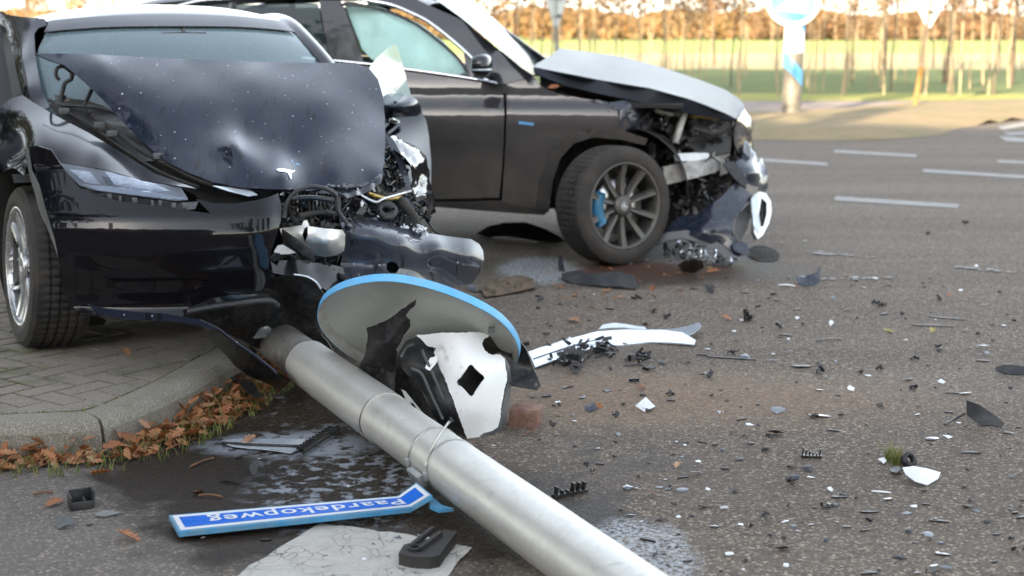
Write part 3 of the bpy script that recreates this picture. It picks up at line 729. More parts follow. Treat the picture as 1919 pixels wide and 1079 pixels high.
# ------------------------------------------------------------------ nursery trees, hedge, signs, house
def tree_meshes(seed, h=4.2, clear=1.9, dense=110, crown='autumn_crown', spread=.55, r0=.05, bark='bark', leaf=.07):
    r = random.Random(seed); P_ = [np.array([0, 0, 0.])]
    for i in range(1, 7): P_.append(P_[-1]+np.array([r.uniform(-.05, .05), r.uniform(-.05, .05), h*.92/6]))
    def tub(pts, ra, rb, seg=6):
        n = len(pts); V = []
        for i, p in enumerate(pts):
            d = pts[min(i+1, n-1)]-pts[max(0, i-1)]; d = d/np.linalg.norm(d); a = np.cross(d, [0, .3, 1.] if abs(d[2]) < .9 else [1., 0, 0]); a /= np.linalg.norm(a); b_ = np.cross(d, a); rr_ = ra+(rb-ra)*i/(n-1)
            V += [p+(a*math.cos(6.283*j/seg)+b_*math.sin(6.283*j/seg))*rr_ for j in range(seg)]
        return V, [(i*seg+j, i*seg+(j+1) % seg, (i+1)*seg+(j+1) % seg, (i+1)*seg+j) for i in range(n-1) for j in range(seg)]
    parts = [tub(P_, r0, r0*.3)]; tips = []
    for k in range(16):
        zz = r.uniform(clear, h*.9); b0 = np.array([np.interp(zz, [p[2] for p in P_], [p[0] for p in P_]), np.interp(zz, [p[2] for p in P_], [p[1] for p in P_]), zz])
        a = r.uniform(0, 6.28); ln = spread*r.uniform(.6, 1.3); d = np.array([math.cos(a)*ln*.7, math.sin(a)*ln*.7, ln*r.uniform(.5, 1.)])
        pts = [b0, b0+d*.5+np.array([0, 0, -.03]), b0+d]; parts.append(tub(pts, .012, .004, 4)); tips += [b0+d*s for s in (.35, .6, .8, 1)]
    V, F_ = joinvf(parts)
    mt = bpy.data.meshes.new('trunk'); mt.from_pydata([tuple(v) for v in V], [], F_); mt.materials.append(M[bark])
    V, F_ = [], []
    for _ in range(dense):
        c = tips[r.randrange(len(tips))]+np.array([r.gauss(0, .11), r.gauss(0, .11), r.gauss(0, .11)])*spread/.55; s = leaf*r.uniform(.6, 1.4)
        a = np.array([r.gauss(0, 1) for _ in range(3)]); a /= np.linalg.norm(a); b_ = np.cross(a, [r.gauss(0, 1) for _ in range(3)]); b_ /= np.linalg.norm(b_); n = len(V)
        V += [c-a*s, c+b_*s*.5, c+a*s, c-b_*s*.5]; F_.append((n, n+1, n+2, n+3))
    mc = bpy.data.meshes.new('crown'); mc.from_pydata([tuple(v) for v in V], [], F_); mc.materials.append(M[crown]); return mt, mc
TV = [tree_meshes(i, 3.8+.25*i, 1.65+.1*(i % 3), 110, r0=.017+.005*(i % 3)) for i in range(5)]+[tree_meshes(9, 4.4, 1.7, 200, 'rust_crown', .7, .028, 'bark_dark')]
stk = bpy.data.meshes.new('stake'); v_ = boxv((.16, .03, .8), (.014, 0, 0), (0, .014, 0), (0, 0, .8)); stk.from_pydata([tuple(v) for v in v_], [], BOXF); stk.materials.append(M['bark'])
def put_tree(x, y, mts, label, group, sc=1., rz=0., z=0., stake=True, lean=(0, 0)):
    t_ = thing('young_tree', label, 'tree', (x, y, z), group); t_.scale = (sc,)*3; t_.rotation_euler = (lean[0], lean[1], rz)
    for nm, me in (('trunk', mts[0]), ('crown', mts[1]))+((('stake', stk),) if stake else ()):
        c = bpy.data.objects.new(nm, me); COL.objects.link(c); c.parent = t_
    return t_
rt = random.Random(21); nt_ = 0
rows_y = [31.6, 34, 36.5, 39.5, 43, 47, 51, 56, 62]
for ri, Y in enumerate(rows_y):
    x = -.36*Y
    while x < .385*Y:
        x += rt.uniform(.45, 1.15)*(1+ri*.10)
        px = 959+x/Y*2665
        if not (870 < px < 1990 or -60 < px < 300): continue
        if px < 300 and rt.random() < .4: continue
        if nt_ > 284 or rt.random() < .04: continue
        dk_ = rt.random() < (.1 if px < 1600 else .35)
        put_tree(x, Y+rt.uniform(-.4, .4), TV[5] if dk_ else TV[rt.randrange(5)], 'young nursery tree with dark trunk and rusty crown in the field beyond the road' if dk_ else 'slim young nursery tree with pale trunk and orange leaves in the field beyond the road',
                 'young trees in rows in the nursery field', rt.uniform(.85, 1.15), rt.uniform(0, 6.28), -.02, rt.random() < .15, (rt.gauss(0, .015), rt.gauss(0, .015))); nt_ += 1
print('trees', nt_)
big = tree_meshes(31, 3.0, 1.75, 1500, 'rust_crown', .62, .06, 'bark_dark', .06)
p = WY(1340, 100, 60); put_tree(p[0], 60, big, 'young tree with a dense round dark rusty crown above the grey bonnet tip', None, 1.15, 0, -.02, False)
bt = tree_meshes(33, 6, 2.2, 700, 'rust_crown', 1.0, .07, 'bark_dark', .09)
for x, Y, lb in ((1650, 46, 'thick dark tree trunk right of the blue and white banded column'), (1764, 40, 'leaning thick dark tree trunk just right of the wooden toned sign post'), (1884, 38, 'tall dark tree close to the right edge of the photo')):
    put_tree((x-959.5)/FPX*Y, Y, bt, lb, None, 1., x*.01, -.02, False, (0, rad(3 if x == 1764 else 0)))
# far hedgerow: leaf faces scattered through a long bank
def hedge_mesh(name, x0, x1, y0, y1, hfun, n, mat, size, seed):
    g = np.random.default_rng(seed); X = g.uniform(x0, x1, n); Yy = g.uniform(y0, y1, n); hs = np.array([hfun(a) for a in X]); Z = hs*np.sqrt(g.uniform(0.0, 1, n)); Z *= 1-.25*np.abs((Yy-(y0+y1)/2)/((y1-y0)/2))
    A = g.normal(size=(n, 3)); A /= np.linalg.norm(A, axis=1)[:, None]; B = np.cross(A, g.normal(size=(n, 3))); B /= np.linalg.norm(B, axis=1)[:, None]; S = size*g.uniform(.5, 1.4, (n, 1)); Cc = np.stack([X, Yy, Z], 1)
    V = np.stack([Cc-A*S, Cc+B*S*.6, Cc+A*S, Cc-B*S*.6], 1).reshape(-1, 3); F_ = np.arange(n*4).reshape(-1, 4)
    o = mk(name, V, F_.tolist(), mat, smooth=False); return o
def hf(x): return 4.2+1.3*noise.noise(Vector((x*.09, 0, 0)))+.9*noise.noise(Vector((x*.3, 3, 0)))-.012*max(0, x-20)
o = hedge_mesh('tree_belt', 34, 110, 200, 209, hf, 60000, 'hedge_brown', .45, 2); tag(o, 'brown stretch of the far tree belt toward the right edge', 'trees', kind='stuff')
o = hedge_mesh('tree_belt', -110, 52, 205, 214, hf, 110000, 'hedge_crown', .45, 1); tag(o, 'far orange and brown belt of autumn trees along the horizon', 'trees', kind='stuff')

def cyl(name, c, n, r, h, mat, parent, seg=32):
    n_, a, b_ = frame_of(n) if abs(n[2]) < .99 else (np.array([0, 0, 1.]), np.array([1., 0, 0]), np.array([0, 1., 0]))
    v, f = lathe([(0, r), (h, r)], np.array(c, float), n_, a, b_, seg, False); f += [tuple(i*2 for i in reversed(range(seg))), tuple(i*2+1 for i in range(seg))]
    o = mk(name, v, f, mat, parent); bm = bmesh.new(); bm.from_mesh(o.data); bmesh.ops.recalc_face_normals(bm, faces=bm.faces); bm.to_mesh(o.data); bm.free(); autosmooth(o, 50); return o
# banded column with the round blue sign
Yc = 23.4; base = WY(1482, 216, Yc); R0 = .158; H2 = 2.05
col = thing('banded_column', 'thick metal column with blue and white bands carrying a round sign', 'column', base)
def colr(name, z0fn, z1fn, mat, dr, seg=40):
    V = []; 
    for j in range(seg):
        a = 6.2832*j/seg; x = math.cos(a); 
        for z in (z0fn(x), z1fn(x)): V.append((base[0]+(R0+dr)*math.cos(a)+.012*z, base[1]+(R0+dr)*math.sin(a), base[2]+z))
    F_ = [(j*2, ((j+1) % seg)*2, ((j+1) % seg)*2+1, j*2+1) for j in range(seg)]
    return mk(name, V, F_, mat, col)
colr('column_tube', lambda x: 0, lambda x: 2.9, 'column_metal', 0)
colr('reflective_band', lambda x: 1.02, lambda x: 1.50, 'sign_white', .004)
colr('reflective_band', lambda x: .62-.17*x, lambda x: .86-.16*x, 'pale_blue', .004)
colr('reflective_band', lambda x: 1.44+.06-.20*x*0+(-.22*max(0, x)), lambda x: 1.53, 'pale_blue', .008)
cyl('base_collar', base, (0, 0, 1), R0+.03, .05, 'concrete', col)
sc_ = WY(1487, -3, Yc-.24)
sg = thing('round_sign', 'round blue sign with white arrow and white rim mounted on the banded column', 'sign', sc_)
def disc(name, c, r0, r1, y, mat, parent, th_=.004, seg=56):
    V = []; 
    for j in range(seg):
        a = 6.2832*j/seg
        for r_, yy in ((r0, y), (r1, y), (r1, y+th_), (r0, y+th_)): V.append((c[0]+r_*math.cos(a), c[1]+yy, c[2]+r_*math.sin(a)))
    F_ = [(j*4+i, j*4+(i+1) % 4, ((j+1) % seg)*4+(i+1) % 4, ((j+1) % seg)*4+i) for j in range(seg) for i in range(4)]
    o = mk(name, V, F_, mat, parent, smooth=False); bm = bmesh.new(); bm.from_mesh(o.data); bmesh.ops.recalc_face_normals(bm, faces=bm.faces); bm.to_mesh(o.data); bm.free(); return o
disc('sign_rim', sc_, .375, .44, 0, 'sign_white', sg, .03)
disc('sign_face', sc_, .001, .376, .004, 'pale_blue', sg, .024)
def flatpoly(name, c, pts, y, mat, parent, th_=.004):
    n = len(pts); V = [(c[0]+a, c[1]+y, c[2]+b_) for a, b_ in pts]+[(c[0]+a, c[1]+y+th_, c[2]+b_) for a, b_ in pts]
    o = mk(name, V, [tuple(range(n)), tuple(reversed(range(n, 2*n)))]+[(i, (i+1) % n, (i+1) % n+n, i+n) for i in range(n)], mat, parent, smooth=False)
    bm = bmesh.new(); bm.from_mesh(o.data); bmesh.ops.recalc_face_normals(bm, faces=bm.faces); bm.to_mesh(o.data); bm.free(); return o
flatpoly('arrow', sc_, [(.21, -.23), (.20, .21), (.09, .09), (-.17, .30), (-.29, .16), (-.06, -.03), (-.26, -.17)], -.001, 'sign_white', sg, .005)
for zz in (.25, -.25): tube('clamp', [sc_+np.array([-.1, .04, zz]), sc_+np.array([.1, .04, zz])], .02, 'galvanised', sg, sm=1)
# yield signs seen from behind
def tri_sign(apex, half, ang, post_r, post_pts, lab1, lab2, mat, postmat, rail=True):
    ca, sa = math.cos(ang), math.sin(ang); P3 = lambda u, y, z: np.array([apex[0]+u*ca-y*sa, apex[1]+u*sa+y*ca, apex[2]+z])
    po = thing('sign_post', lab2, 'post', post_pts[0]); tube('post_tube', post_pts[:2], post_r, postmat, po, seg=12, sm=1); tube('post_top', post_pts[1:], post_r*.55, 'bark_dark' if postmat == 'wood_post' else postmat, po, seg=10)
    s_ = thing('triangular_sign', lab1, 'sign', apex); hgt = half*1.732; r_ = .03
    out = [(0, 0), (half, hgt), (-half, hgt)]; pr = []
    for i, (a, b_) in enumerate(out):
        for q in ((out[i-1]), (out[(i+1) % 3])):
            d = np.array(q)-np.array((a, b_)); d = d/np.linalg.norm(d); pr.append((a+d[0]*.04, b_+d[1]*.04))
    V = [P3(a, 0, b_) for a, b_ in pr]+[P3(a, .025, b_) for a, b_ in pr]; n = 6
    mk('sign_plate', V, [tuple(range(n)), tuple(reversed(range(n, 2*n)))]+[(i, (i+1) % n, (i+1) % n+n, i+n) for i in range(n)], mat, s_, smooth=False)
    for z in (hgt*.38, hgt*.8):
        u = z/1.732*.8; box('mounting_rail', P3(0, -.018, z), np.array([ca, sa, 0])*u, np.array([-sa, ca, 0])*.012, (0, 0, .02), 'galvanised', s_)
        box('clamp', P3(0, -.05, z), np.array([ca, sa, 0])*.06, np.array([-sa, ca, 0])*.02, (0, 0, .03), 'black_plastic', s_)
    return s_
ap = WY(1740, 56, 25.6); b0 = G(1713, 206); b0 = WY(1713, 206, 25.6)
tri_sign(ap, .47, rad(6), .045, [b0, WY(1727, 125, 25.55), ap+np.array([.02, -.09, .9])], 'cream back of a triangular sign at the top right of the photo', 'leaning orange brown sign post on the traffic island', 'sign_white', 'wood_post')
ap = WY(1043, 60, 27.); b0 = WY(1040, 195, 27.)
tri_sign(ap, .45, rad(56), .03, [b0, ap+np.array([0, -.06, .1]), ap+np.array([0, -.06, .85])], 'grey back of a narrow looking triangular sign above the grey car bonnet', 'thin grey sign post standing behind the grey car bonnet', 'sign_back', 'galvanised')

# house added behind the photographer, unseen, to shade the junction; trees out of view
hs = thing('shade_house', 'long house added unseen behind the photographer to shade the junction', 'house', (-11, -13, 0))
RZ, RY = 8.3, -11.6
def hv(x0, x1):
    return [(x0, -15.2, 0), (x1, -15.2, 0), (x1, -8, 0), (x0, -8, 0), (x0, -15.2, 4.2), (x1, -15.2, 4.2), (x1, -8, 4.2), (x0, -8, 4.2), (x0, RY, RZ), (x1, RY, RZ)]
mk('wall', hv(-30, 3), [(0, 1, 5, 4), (3, 7, 6, 2), (0, 4, 8, 7, 3), (1, 2, 6, 9, 5)], 'wall_brick', hs, smooth=False)
mk('roof', [(-30.4, -15.5, 4.0), (3.4, -15.5, 4.0), (3.4, RY, RZ+.05), (-30.4, RY, RZ+.05), (-30.4, -7.7, 4.0), (3.4, -7.7, 4.0)], [(0, 1, 2, 3), (3, 2, 5, 4)], 'roof_tile', hs, smooth=False)
def sh_from(x, y):                                        # ridge point whose shadow falls on a ground point
    k = (y-RY)/SUN_DIR.y; return x-SUN_DIR.x*k
cx_ = sh_from(*G(1632, 222)[:2])
box('shadow_chimney', (cx_, RY, RZ+.35), (.24, 0, 0), (0, .24, 0), (0, 0, .75), 'wall_brick', hs)  # added on the ridge so its shadow draws a finger on the island
for k in range(7):
    wx = -27+k*4.4; f_ = box('window', (wx, -7.99, 2.2), (.5, 0, 0), (0, .03, 0), (0, 0, .7), 'sign_white', hs); box('pane', (wx, -7.95, 2.2), (.42, 0, 0), (0, .012, 0), (0, 0, .62), 'privacy_glass', f_)
tb = [tree_meshes(50+i, 9., 1.6, 2600, 'dark_crown', 2.4, .2, 'bark_dark', .2) for i in range(2)]  # dense ones added out of view for their dark reflections in the paint
tbare = tree_meshes(55, 9., 1.5, 260, 'dark_crown', 2.6, .22, 'bark_dark', .15)
for i, (x, y, mt_) in enumerate(((-14, -4, tbare), (-17, 1.5, tbare), (-20, 6, tbare), (-8.8, 9.5, tb[0]), (-11.5, 14, tb[1]), (-14, 20, tb[0]), (-9.5, 5, tb[1]), (-15, 9, tb[0]), (-7.5, 1.5, tb[0]), (8, -9, tb[0]), (12, -12, tb[1]), (16, -8, tb[0]), (21, -3, tb[1]), (26, 3, tb[0]))):
    put_tree(x, y, mt_, ('bare dark tree at the side of the junction outside the picture' if mt_ is tbare else 'dense dark green tree added beside the junction, unseen, for reflections in the paint'), 'trees around the junction', 1., i*1.3, 0, False)
# ================================================================== WHEELS
def make_wheel(parent, c, n, R, W, rR, rimmat, tyremat, style, caliper='black_plastic', spin=0., up_tilt=0.):
    """c: centre of the outer face, n: outward normal"""
    n, a, b_ = frame_of(n); c = np.array(c, float)
    wh = mk('wheel', *lathe([(-W*.5, rR*.55), (-W*.3, rR*.5), (-W*.5, rR*.45)], c, n, a, b_, 24), 'liner', parent)
    # tyre: tread with grooves
    s = W; pr = [(0.000, rR*1.0), (.008, rR*1.05), (.010, rR+(R-rR)*.35), (.004, rR+(R-rR)*.7), (-.012, R*.975), (-.028, R*.992)]
    x = -.035
    for g in range(4):
        xa = -.03-(s-.06)*(g+.55)/4.6-(s-.06)*.06
        pr += [(xa+.006, R), (xa+.004, R-.009), (xa-.004, R-.009), (xa-.006, R)]
    pr += [(-s+.028, R*.992), (-s+.012, R*.975), (-s-.004, rR+(R-rR)*.6), (-s, rR)]
    seg = 180 if R > .3 else 120
    v, f = lathe(pr, c, n, a, b_, seg); m_ = len(pr)
    for j in range(seg):                            # lateral sipes: every third ring of vertices dips on the tread ribs
        if j % 3 == 0:
            for i in range(5, m_-3): v[j*m_+i] = v[j*m_+i]-(v[j*m_+i]-(c+n*pr[i][0]))*(.006/R)
    o = mk('tyre', v, f, tyremat, wh); autosmooth(o, 28)
    # rim barrel and lip
    v, f = lathe([(-.004, rR*1.02), (.004, rR*1.0), (.003, rR*.955), (-.02, rR*.93), (-W*.8, rR*.9), (-W*.8, rR*.94), (-.03, rR*.97)], c, n, a, b_, 72); mk('rim', v, f, rimmat, wh)
    v, f = lathe([(-.07, .03), (-.068, rR*.66), (-.09, rR*.66), (-.09, .03)], c, n, a, b_, 48); mk('brake_disc', v, f, 'machined', wh)
    # caliper
    pts = []; 
    for k in range(9):
        t_ = rad(150 + k*8); d = a*math.cos(t_)+b_*math.sin(t_); pts.append(c-n*.055+d*rR*.68)
    tube('caliper', pts, .045, caliper, wh, seg=8, sm=1)
    def P(r_, t_, x_): return c+n*x_+(a*math.cos(t_)+b_*math.sin(t_))*r_
    def spoke(t0, t1, w0, w1, x0, x1, dpt=.028, r0=.055, r1=None):
        r1 = r1 or rR*.95; V = []; K = 7
        for k in range(K+1):
            q = k/K; r_ = r0+(r1-r0)*q; t_ = t0+(t1-t0)*q; w_ = (w0+(w1-w0)*q)/2; xx = x0+(x1-x0)*q-.01*math.sin(q*3.14); dt = w_/r_
            V += [P(r_, t_-dt, xx-dpt), P(r_, t_-dt*.75, xx), P(r_, t_, xx-.004), P(r_, t_+dt*.75, xx), P(r_, t_+dt, xx-dpt)]
        F_ = [(k*5+i, k*5+i+1, (k+1)*5+i+1, (k+1)*5+i) for k in range(K) for i in range(4)]
        o = mk('spoke', V, F_, rimmat, wh); bm = bmesh.new(); bm.from_mesh(o.data)
        for fc in bm.faces:
            if fc.normal.dot(Vector(n)) < 0: fc.normal_flip()
        bm.to_mesh(o.data); bm.free(); autosmooth(o, 30)
    if style == 'five':
        for k in range(5):
            t_ = spin+k*6.2832/5
            spoke(t_-.06, t_-.36, .05, .035, -.022, -.006); spoke(t_+.06, t_+.36, .05, .035, -.022, -.006)
            spoke(t_+.628, t_+.55, .03, .05, -.03, -.012)
    else:
        for k in range(10): spoke(spin+k*.62832, spin+k*.62832, .030, .050, -.028, -.004, .03, .05)
        for k in range(5):
            q = P(.045, spin+k*1.2566+.3, -.022); mk('lug_nut', *lathe([(0, .009), (.006, .008), (.006, .001), (0, .001)], q, n, a, b_, 8), 'dark_rim', wh)
    v, f = lathe([(-.03, .066), (-.014, .062), (-.012, .03), (-.012, .001), (-.03, .001)], c, n, a, b_, 32); mk('hub_cap', v, f, rimmat, wh)
    if style == 'ten':
        v, f = lathe([(-.008, .024), (-.008, .021), (-.011, .021), (-.011, .024)], c, n, a, b_, 32); parts = [(v, f)]
        for k in range(3):
            t_ = math.pi/2+k*2.0944; d = a*math.cos(t_)+b_*math.sin(t_); e = np.cross(n, d); V = [c-n*.008+d*.023, c-n*.008+e*.003, c-n*.006, c-n*.008-e*.003]; parts.append((V, [(0, 1, 2), (0, 2, 3)]))
        V, F_ = joinvf(parts); mk('star_emblem', V, F_, 'chrome', wh)
    return wh

# ================================================================== BLACK SALOON (crashed, foreground)
PH = KH
ct = G(95, 652, PH); ang = rad(22); tF = np.array([math.sin(ang), -math.cos(ang), 0]); tL = np.array([math.cos(ang), math.sin(ang), 0])
T = Frame(ct+tL*.79, tF, tL)
car = thing('black_car', 'black saloon with crumpled bonnet and torn front bumper standing on the brick pavement', 'car', T.o)
def nosef(l, z):
    u = abs(l)/.89; f = .86-.34*min(u, 1)**2.6-max(0, u-1)*3.2
    v = np.interp(z, [.10, .16, .22, .28, .34, .42, .5, .57, .63, .70, .8], [-.06, -.0, -.03, -.085, -.075, -.03, -.005, -.0, -.02, -.09, -.20])
    return f+float(v)
def scanF(fr, x, y, fn, off=0., a=1.15, b=-.8, n=50):
    def g(f):
        p = fr.F(x, y, f); _, l, z = fr.loc(p); return f-(fn(l, z)+off)
    f0 = a; g0 = g(f0)
    for i in range(1, n+1):
        f1 = a+(b-a)*i/n; g1 = g(f1)
        if g0 > 0 >= g1:
            for _ in range(12):
                fm = (f0+f1)/2
                if g(fm) > 0: f0 = fm
                else: f1 = fm
            return fr.F(x, y, (f0+f1)/2)
        f0, g0 = f1, g1
    return fr.F(x, y, b)
TB = lambda x, y: scanF(T, x, y, nosef)
bump_out = [(54, 277), (70, 273), (96, 281), (112, 305), (130, 330), (150, 352), (185, 367), (230, 378), (300, 386), (345, 393), (395, 400), (367, 372), (385, 377), (400, 381), (440, 381), (480, 375), (505, 370), (526, 364), (533, 390), (532, 415), (524, 440), (512, 470), (506, 500), (512, 520), (505, 541), (470, 548), (430, 556), (395, 566), (350, 583), (338, 597), (300, 601), (240, 597), (190, 592), (150, 586), (130, 570), (118, 545), (112, 500), (103, 450), (88, 400), (75, 350), (66, 320)]
def TBs(x, y):
    p = TB(x, y); _, l, z = T.loc(p)
    q = min(1, max(0, (x-470)/60)); return p-tF*(.05*q*q)          # torn right end pushed in
sheet('front_bumper', bump_out, TBs, 'black_paint', car, res=9, thick=.004)
# lower lip with its bright edge, and the torn-off end hanging to the road
sheet('bumper_lip', [(163, 570), (200, 578), (250, 584), (310, 588), (372, 598), (405, 615), (398, 618), (370, 609), (330, 603), (240, 599), (185, 588)], lambda x, y: scanF(T, x, y, lambda l, z: nosef(l, .16)+.02), 'black_hood', car, res=7)
sheet('hanging_splitter', [(372, 598), (405, 613), (440, 640), (480, 668), (520, 698), (548, 712), (522, 735), (508, 722), (470, 706), (440, 684), (410, 652), (385, 622)], [(372, 598, .80), (440, 640, .78), (520, 700, .86), (522, 735, .80), (440, 684, .60)], 'gloss_plastic', car, T.F, res=9, crumple=.006)
tube('splitter_edge', [T.F(372, 599, .83), T.F(405, 614, .82), T.F(440, 640, .81), T.F(482, 669, .84), T.F(520, 699, .88)], .006, 'black_hood', car, seg=6)
sheet('lower_intake', [(335, 590), (400, 560), (500, 538), (530, 545), (560, 600), (540, 640), (480, 650), (400, 612)], [(335, 590, .62), (500, 538, .6), (560, 600, .45), (400, 612, .55)], 'torn_plastic', car, T.F, res=10, crumple=.02)
sheet('intake_blade', [(342, 582), (400, 558), (440, 552), (500, 550), (512, 560), (470, 572), (400, 578), (345, 588)], [(342, 582, .80), (440, 552, .78), (512, 560, .70), (400, 578, .80)], 'gloss_plastic', car, T.F, res=8, crumple=.004)
tube('bumper_strut', [T.F(350, 584, .8), T.F(420, 572, .8), T.F(500, 563, .74), T.F(520, 572, .7)], .012, 'black_plastic', car)

# fender (right front), from the bonnet gap down to the arch
fen = [(42, 178), (60, 190), (85, 205), (107, 218), (165, 248), (225, 284), (290, 325), (368, 353), (338, 349), (260, 336), (200, 318), (150, 310), (112, 304), (96, 281), (70, 272), (54, 277), (52, 300), (46, 330), (30, 316), (14, 312), (0, 325), (-40, 360), (-70, 300), (-60, 215), (0, 200), (20, 185)]
fc = [(42, 178, -.50), (60, 190, -.40), (107, 218, -.22), (165, 248, -.01), (225, 284, .17), (290, 325, .36), (368, 353, .56), (338, 349, .58), (260, 336, .49), (200, 318, .40), (150, 310, .32), (112, 304, .24), (96, 281, .17), (54, 277, .08), (46, 330, .14), (14, 312, -.02), (0, 325, -.1), (-60, 215, -.42), (-70, 300, -.22), (0, 200, -.47), (15, 260, -.25), (60, 240, -.08), (130, 262, .08), (90, 240, -.04), (180, 285, .26), (40, 215, -.30)]
sheet('right_fender', fen, fc, 'black_paint', car, T.F, res=8)
sheet('fender_gap_trim', [(46, 285), (54, 277), (60, 320), (78, 352), (92, 400), (108, 455), (116, 500), (106, 470), (90, 430), (70, 380), (55, 330)], [(46, 285, .16), (78, 352, .36), (108, 455, .44), (116, 500, .46)], 'grey_plastic', car, T.F, res=7, crumple=.006)
# bonnet channel: trough and rails between fender and bonnet
sheet('bonnet_channel', [(92, 196), (112, 180), (230, 208), (270, 258), (330, 308), (410, 345), (520, 352), (600, 360), (720, 345), (720, 420), (640, 440), (530, 420), (400, 400), (366, 366), (290, 325), (225, 284), (165, 248), (107, 218)], [(92, 196, -.55), (230, 208, -.5), (330, 308, .1), (410, 350, .3), (520, 380, .35), (720, 380, .25), (720, 345, .2), (290, 325, .15), (165, 248, -.3)], 'liner', car, T.F, res=14, crumple=.01)
tube('cowl_rail', [T.F(92, 187, -.52), T.F(115, 196, -.45), T.F(150, 199, -.40), T.F(185, 202, -.35), T.F(222, 214, -.3), T.F(243, 228, -.26)], .007, 'black_plastic', car, seg=6)
tube('gap_seal', [T.F(172, 217, -.25), T.F(215, 245, -.12), T.F(262, 280, .08), T.F(310, 306, .24), T.F(370, 336, .42), T.F(400, 345, .48)], .011, 'rubber', car, seg=6)
tube('gap_seal', [T.F(118, 205, -.42), T.F(170, 235, -.24), T.F(230, 278, 0), T.F(300, 322, .25), T.F(372, 350, .42)], .006, 'rubber', car, seg=6)
for (x, y, f_) in ((187, 234, -.18), (210, 250, -.1), (298, 292, .2), (120, 208, -.4)):
    p = T.F(x, y, f_); box('bonnet_clip', p, tL*.022, tF*.02, (0, 0, .012), 'grey_plastic', car, .004)
# cowl flap lifted by the impact and the torn hinge dangling in front of the windscreen
sheet('cowl_cover', [(95, 188), (118, 193), (170, 198), (215, 208), (240, 226), (262, 262), (300, 305), (262, 300), (215, 262), (160, 235), (118, 212)], [(95, 188, -.5), (170, 198, -.42), (240, 226, -.3), (300, 305, .1), (118, 212, -.4), (215, 262, -.15)], 'torn_plastic', car, T.F, res=8, crumple=.008)
tube('bonnet_hinge', [T.F(112, 150, -.5), T.F(105, 141, -.5), T.F(107, 128, -.5), T.F(118, 124, -.5), T.F(128, 130, -.5), T.F(136, 138, -.5)], .009, 'black_plastic', car, seg=6)
tube('bonnet_hinge', [T.F(136, 134, -.5), T.F(134, 148, -.5), T.F(122, 155, -.5), T.F(118, 170, -.5), T.F(112, 186, -.5)], .010, 'black_plastic', car, seg=6, sm=2)
tube('gas_strut', [T.F(173, 166, -.36), T.F(158, 197, -.4)], .009, 'black_plastic', car, seg=8, sm=1)
sheet('plastic_chip', [(108, 188), (100, 178), (118, 176), (132, 186), (122, 194)], -.5 and [(108, 188, -.52), (118, 176, -.52), (122, 194, -.5)], 'torn_plastic', car, T.F, res=6)
# headlight: dark bowl, reflectors, clear lens, exposed bracket below
hd = [(112, 305), (150, 311), (200, 319), (260, 337), (310, 346), (340, 352), (353, 374), (330, 376), (250, 366), (180, 357), (150, 348), (128, 326)]
hlf = tps([(112, 305, .34), (150, 311, .40), (200, 319, .47), (260, 337, .55), (340, 352, .62), (353, 374, .70), (250, 366, .66), (180, 357, .58), (150, 348, .52), (128, 326, .42)])
def HL(x, y, off=0.): return T.F(x, y, float(hlf([(x, y)])[0])+off)
hl = sheet('headlight', hd, lambda x, y: HL(x, y, -.07), 'grey_plastic', car, res=8)
sheet('reflector', [(196, 322), (240, 332), (290, 345), (318, 358), (300, 360), (250, 354), (215, 346)], lambda x, y: HL(x, y, -.035), 'reflector', hl, res=6, crumple=.004, csc=30)
sheet('reflector', [(130, 318), (168, 322), (188, 345), (160, 342)], lambda x, y: HL(x, y, -.045), 'reflector', hl, res=6, crumple=.003, csc=30)
sheet('light_strip', [(155, 345), (220, 350), (300, 361), (346, 371), (335, 374), (250, 364), (185, 356)], lambda x, y: HL(x, y, -.02), 'trim_white', hl, res=6)
sheet('light_divider', [(182, 318), (196, 321), (216, 348), (204, 350)], lambda x, y: HL(x, y, -.03), 'gloss_plastic', hl, res=6)
sheet('headlight_glass', hd, lambda x, y: HL(x, y, .0), 'lens', hl, res=9)
br = sheet('light_bracket', [(152, 352), (185, 360), (250, 369), (330, 379), (372, 378), (366, 392), (340, 396), (300, 390), (250, 385), (200, 376), (168, 366)], lambda x, y: HL(x, y, -.05), 'torn_plastic', car, res=6, crumple=.004, csc=30)
for x, y, w_ in ((205, 368, 8), (225, 372, 5), (252, 375, 9), (285, 380, 5), (300, 380, 6), (325, 385, 8), (345, 386, 7)):
    c_ = HL(x, y, -.035); box('bracket_tab', c_, tL*w_*.0011, tF*.012, (0, 0, .010), 'grey_plastic', br, .003)
# windscreen, roof, pillars, rest of the body
def ws_row(f, z, hw, sweep, drop=.03): return [T.P(f-sweep*(abs(u)**2.2), u*hw*(1.09 if u < 0 else 1), z-drop*abs(u)**3) for u in (-1, -.85, -.5, 0, .5, .85, 1)]
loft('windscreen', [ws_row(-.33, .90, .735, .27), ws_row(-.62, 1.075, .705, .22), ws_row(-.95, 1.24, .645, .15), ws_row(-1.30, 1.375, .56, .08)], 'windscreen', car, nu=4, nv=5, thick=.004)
def roof_row(f, z, hw, dr=.07, sweep=0.): return [T.P(f-sweep*abs(u)**2, u*hw, z-dr*abs(u)**2.6) for u in (-1, -.85, -.5, 0, .5, .85, 1)]
loft('roof', [roof_row(-1.30, 1.377, .57, .035, .08), roof_row(-1.42, 1.41, .60, .06, .06), roof_row(-1.7, 1.442, .63), roof_row(-2.1, 1.455, .64), roof_row(-2.6, 1.44, .63), roof_row(-3.1, 1.37, .60), roof_row(-3.6, 1.22, .56), roof_row(-3.9, 1.10, .6)], 'black_paint', car, nu=4, nv=4)
loft('roof_frit', [ws_row(-1.16, 1.337, .60, .11), ws_row(-1.24, 1.368, .58, .09), ws_row(-1.31, 1.392, .57, .08)], 'screen_band', car, nu=4, nv=2, thick=.004)
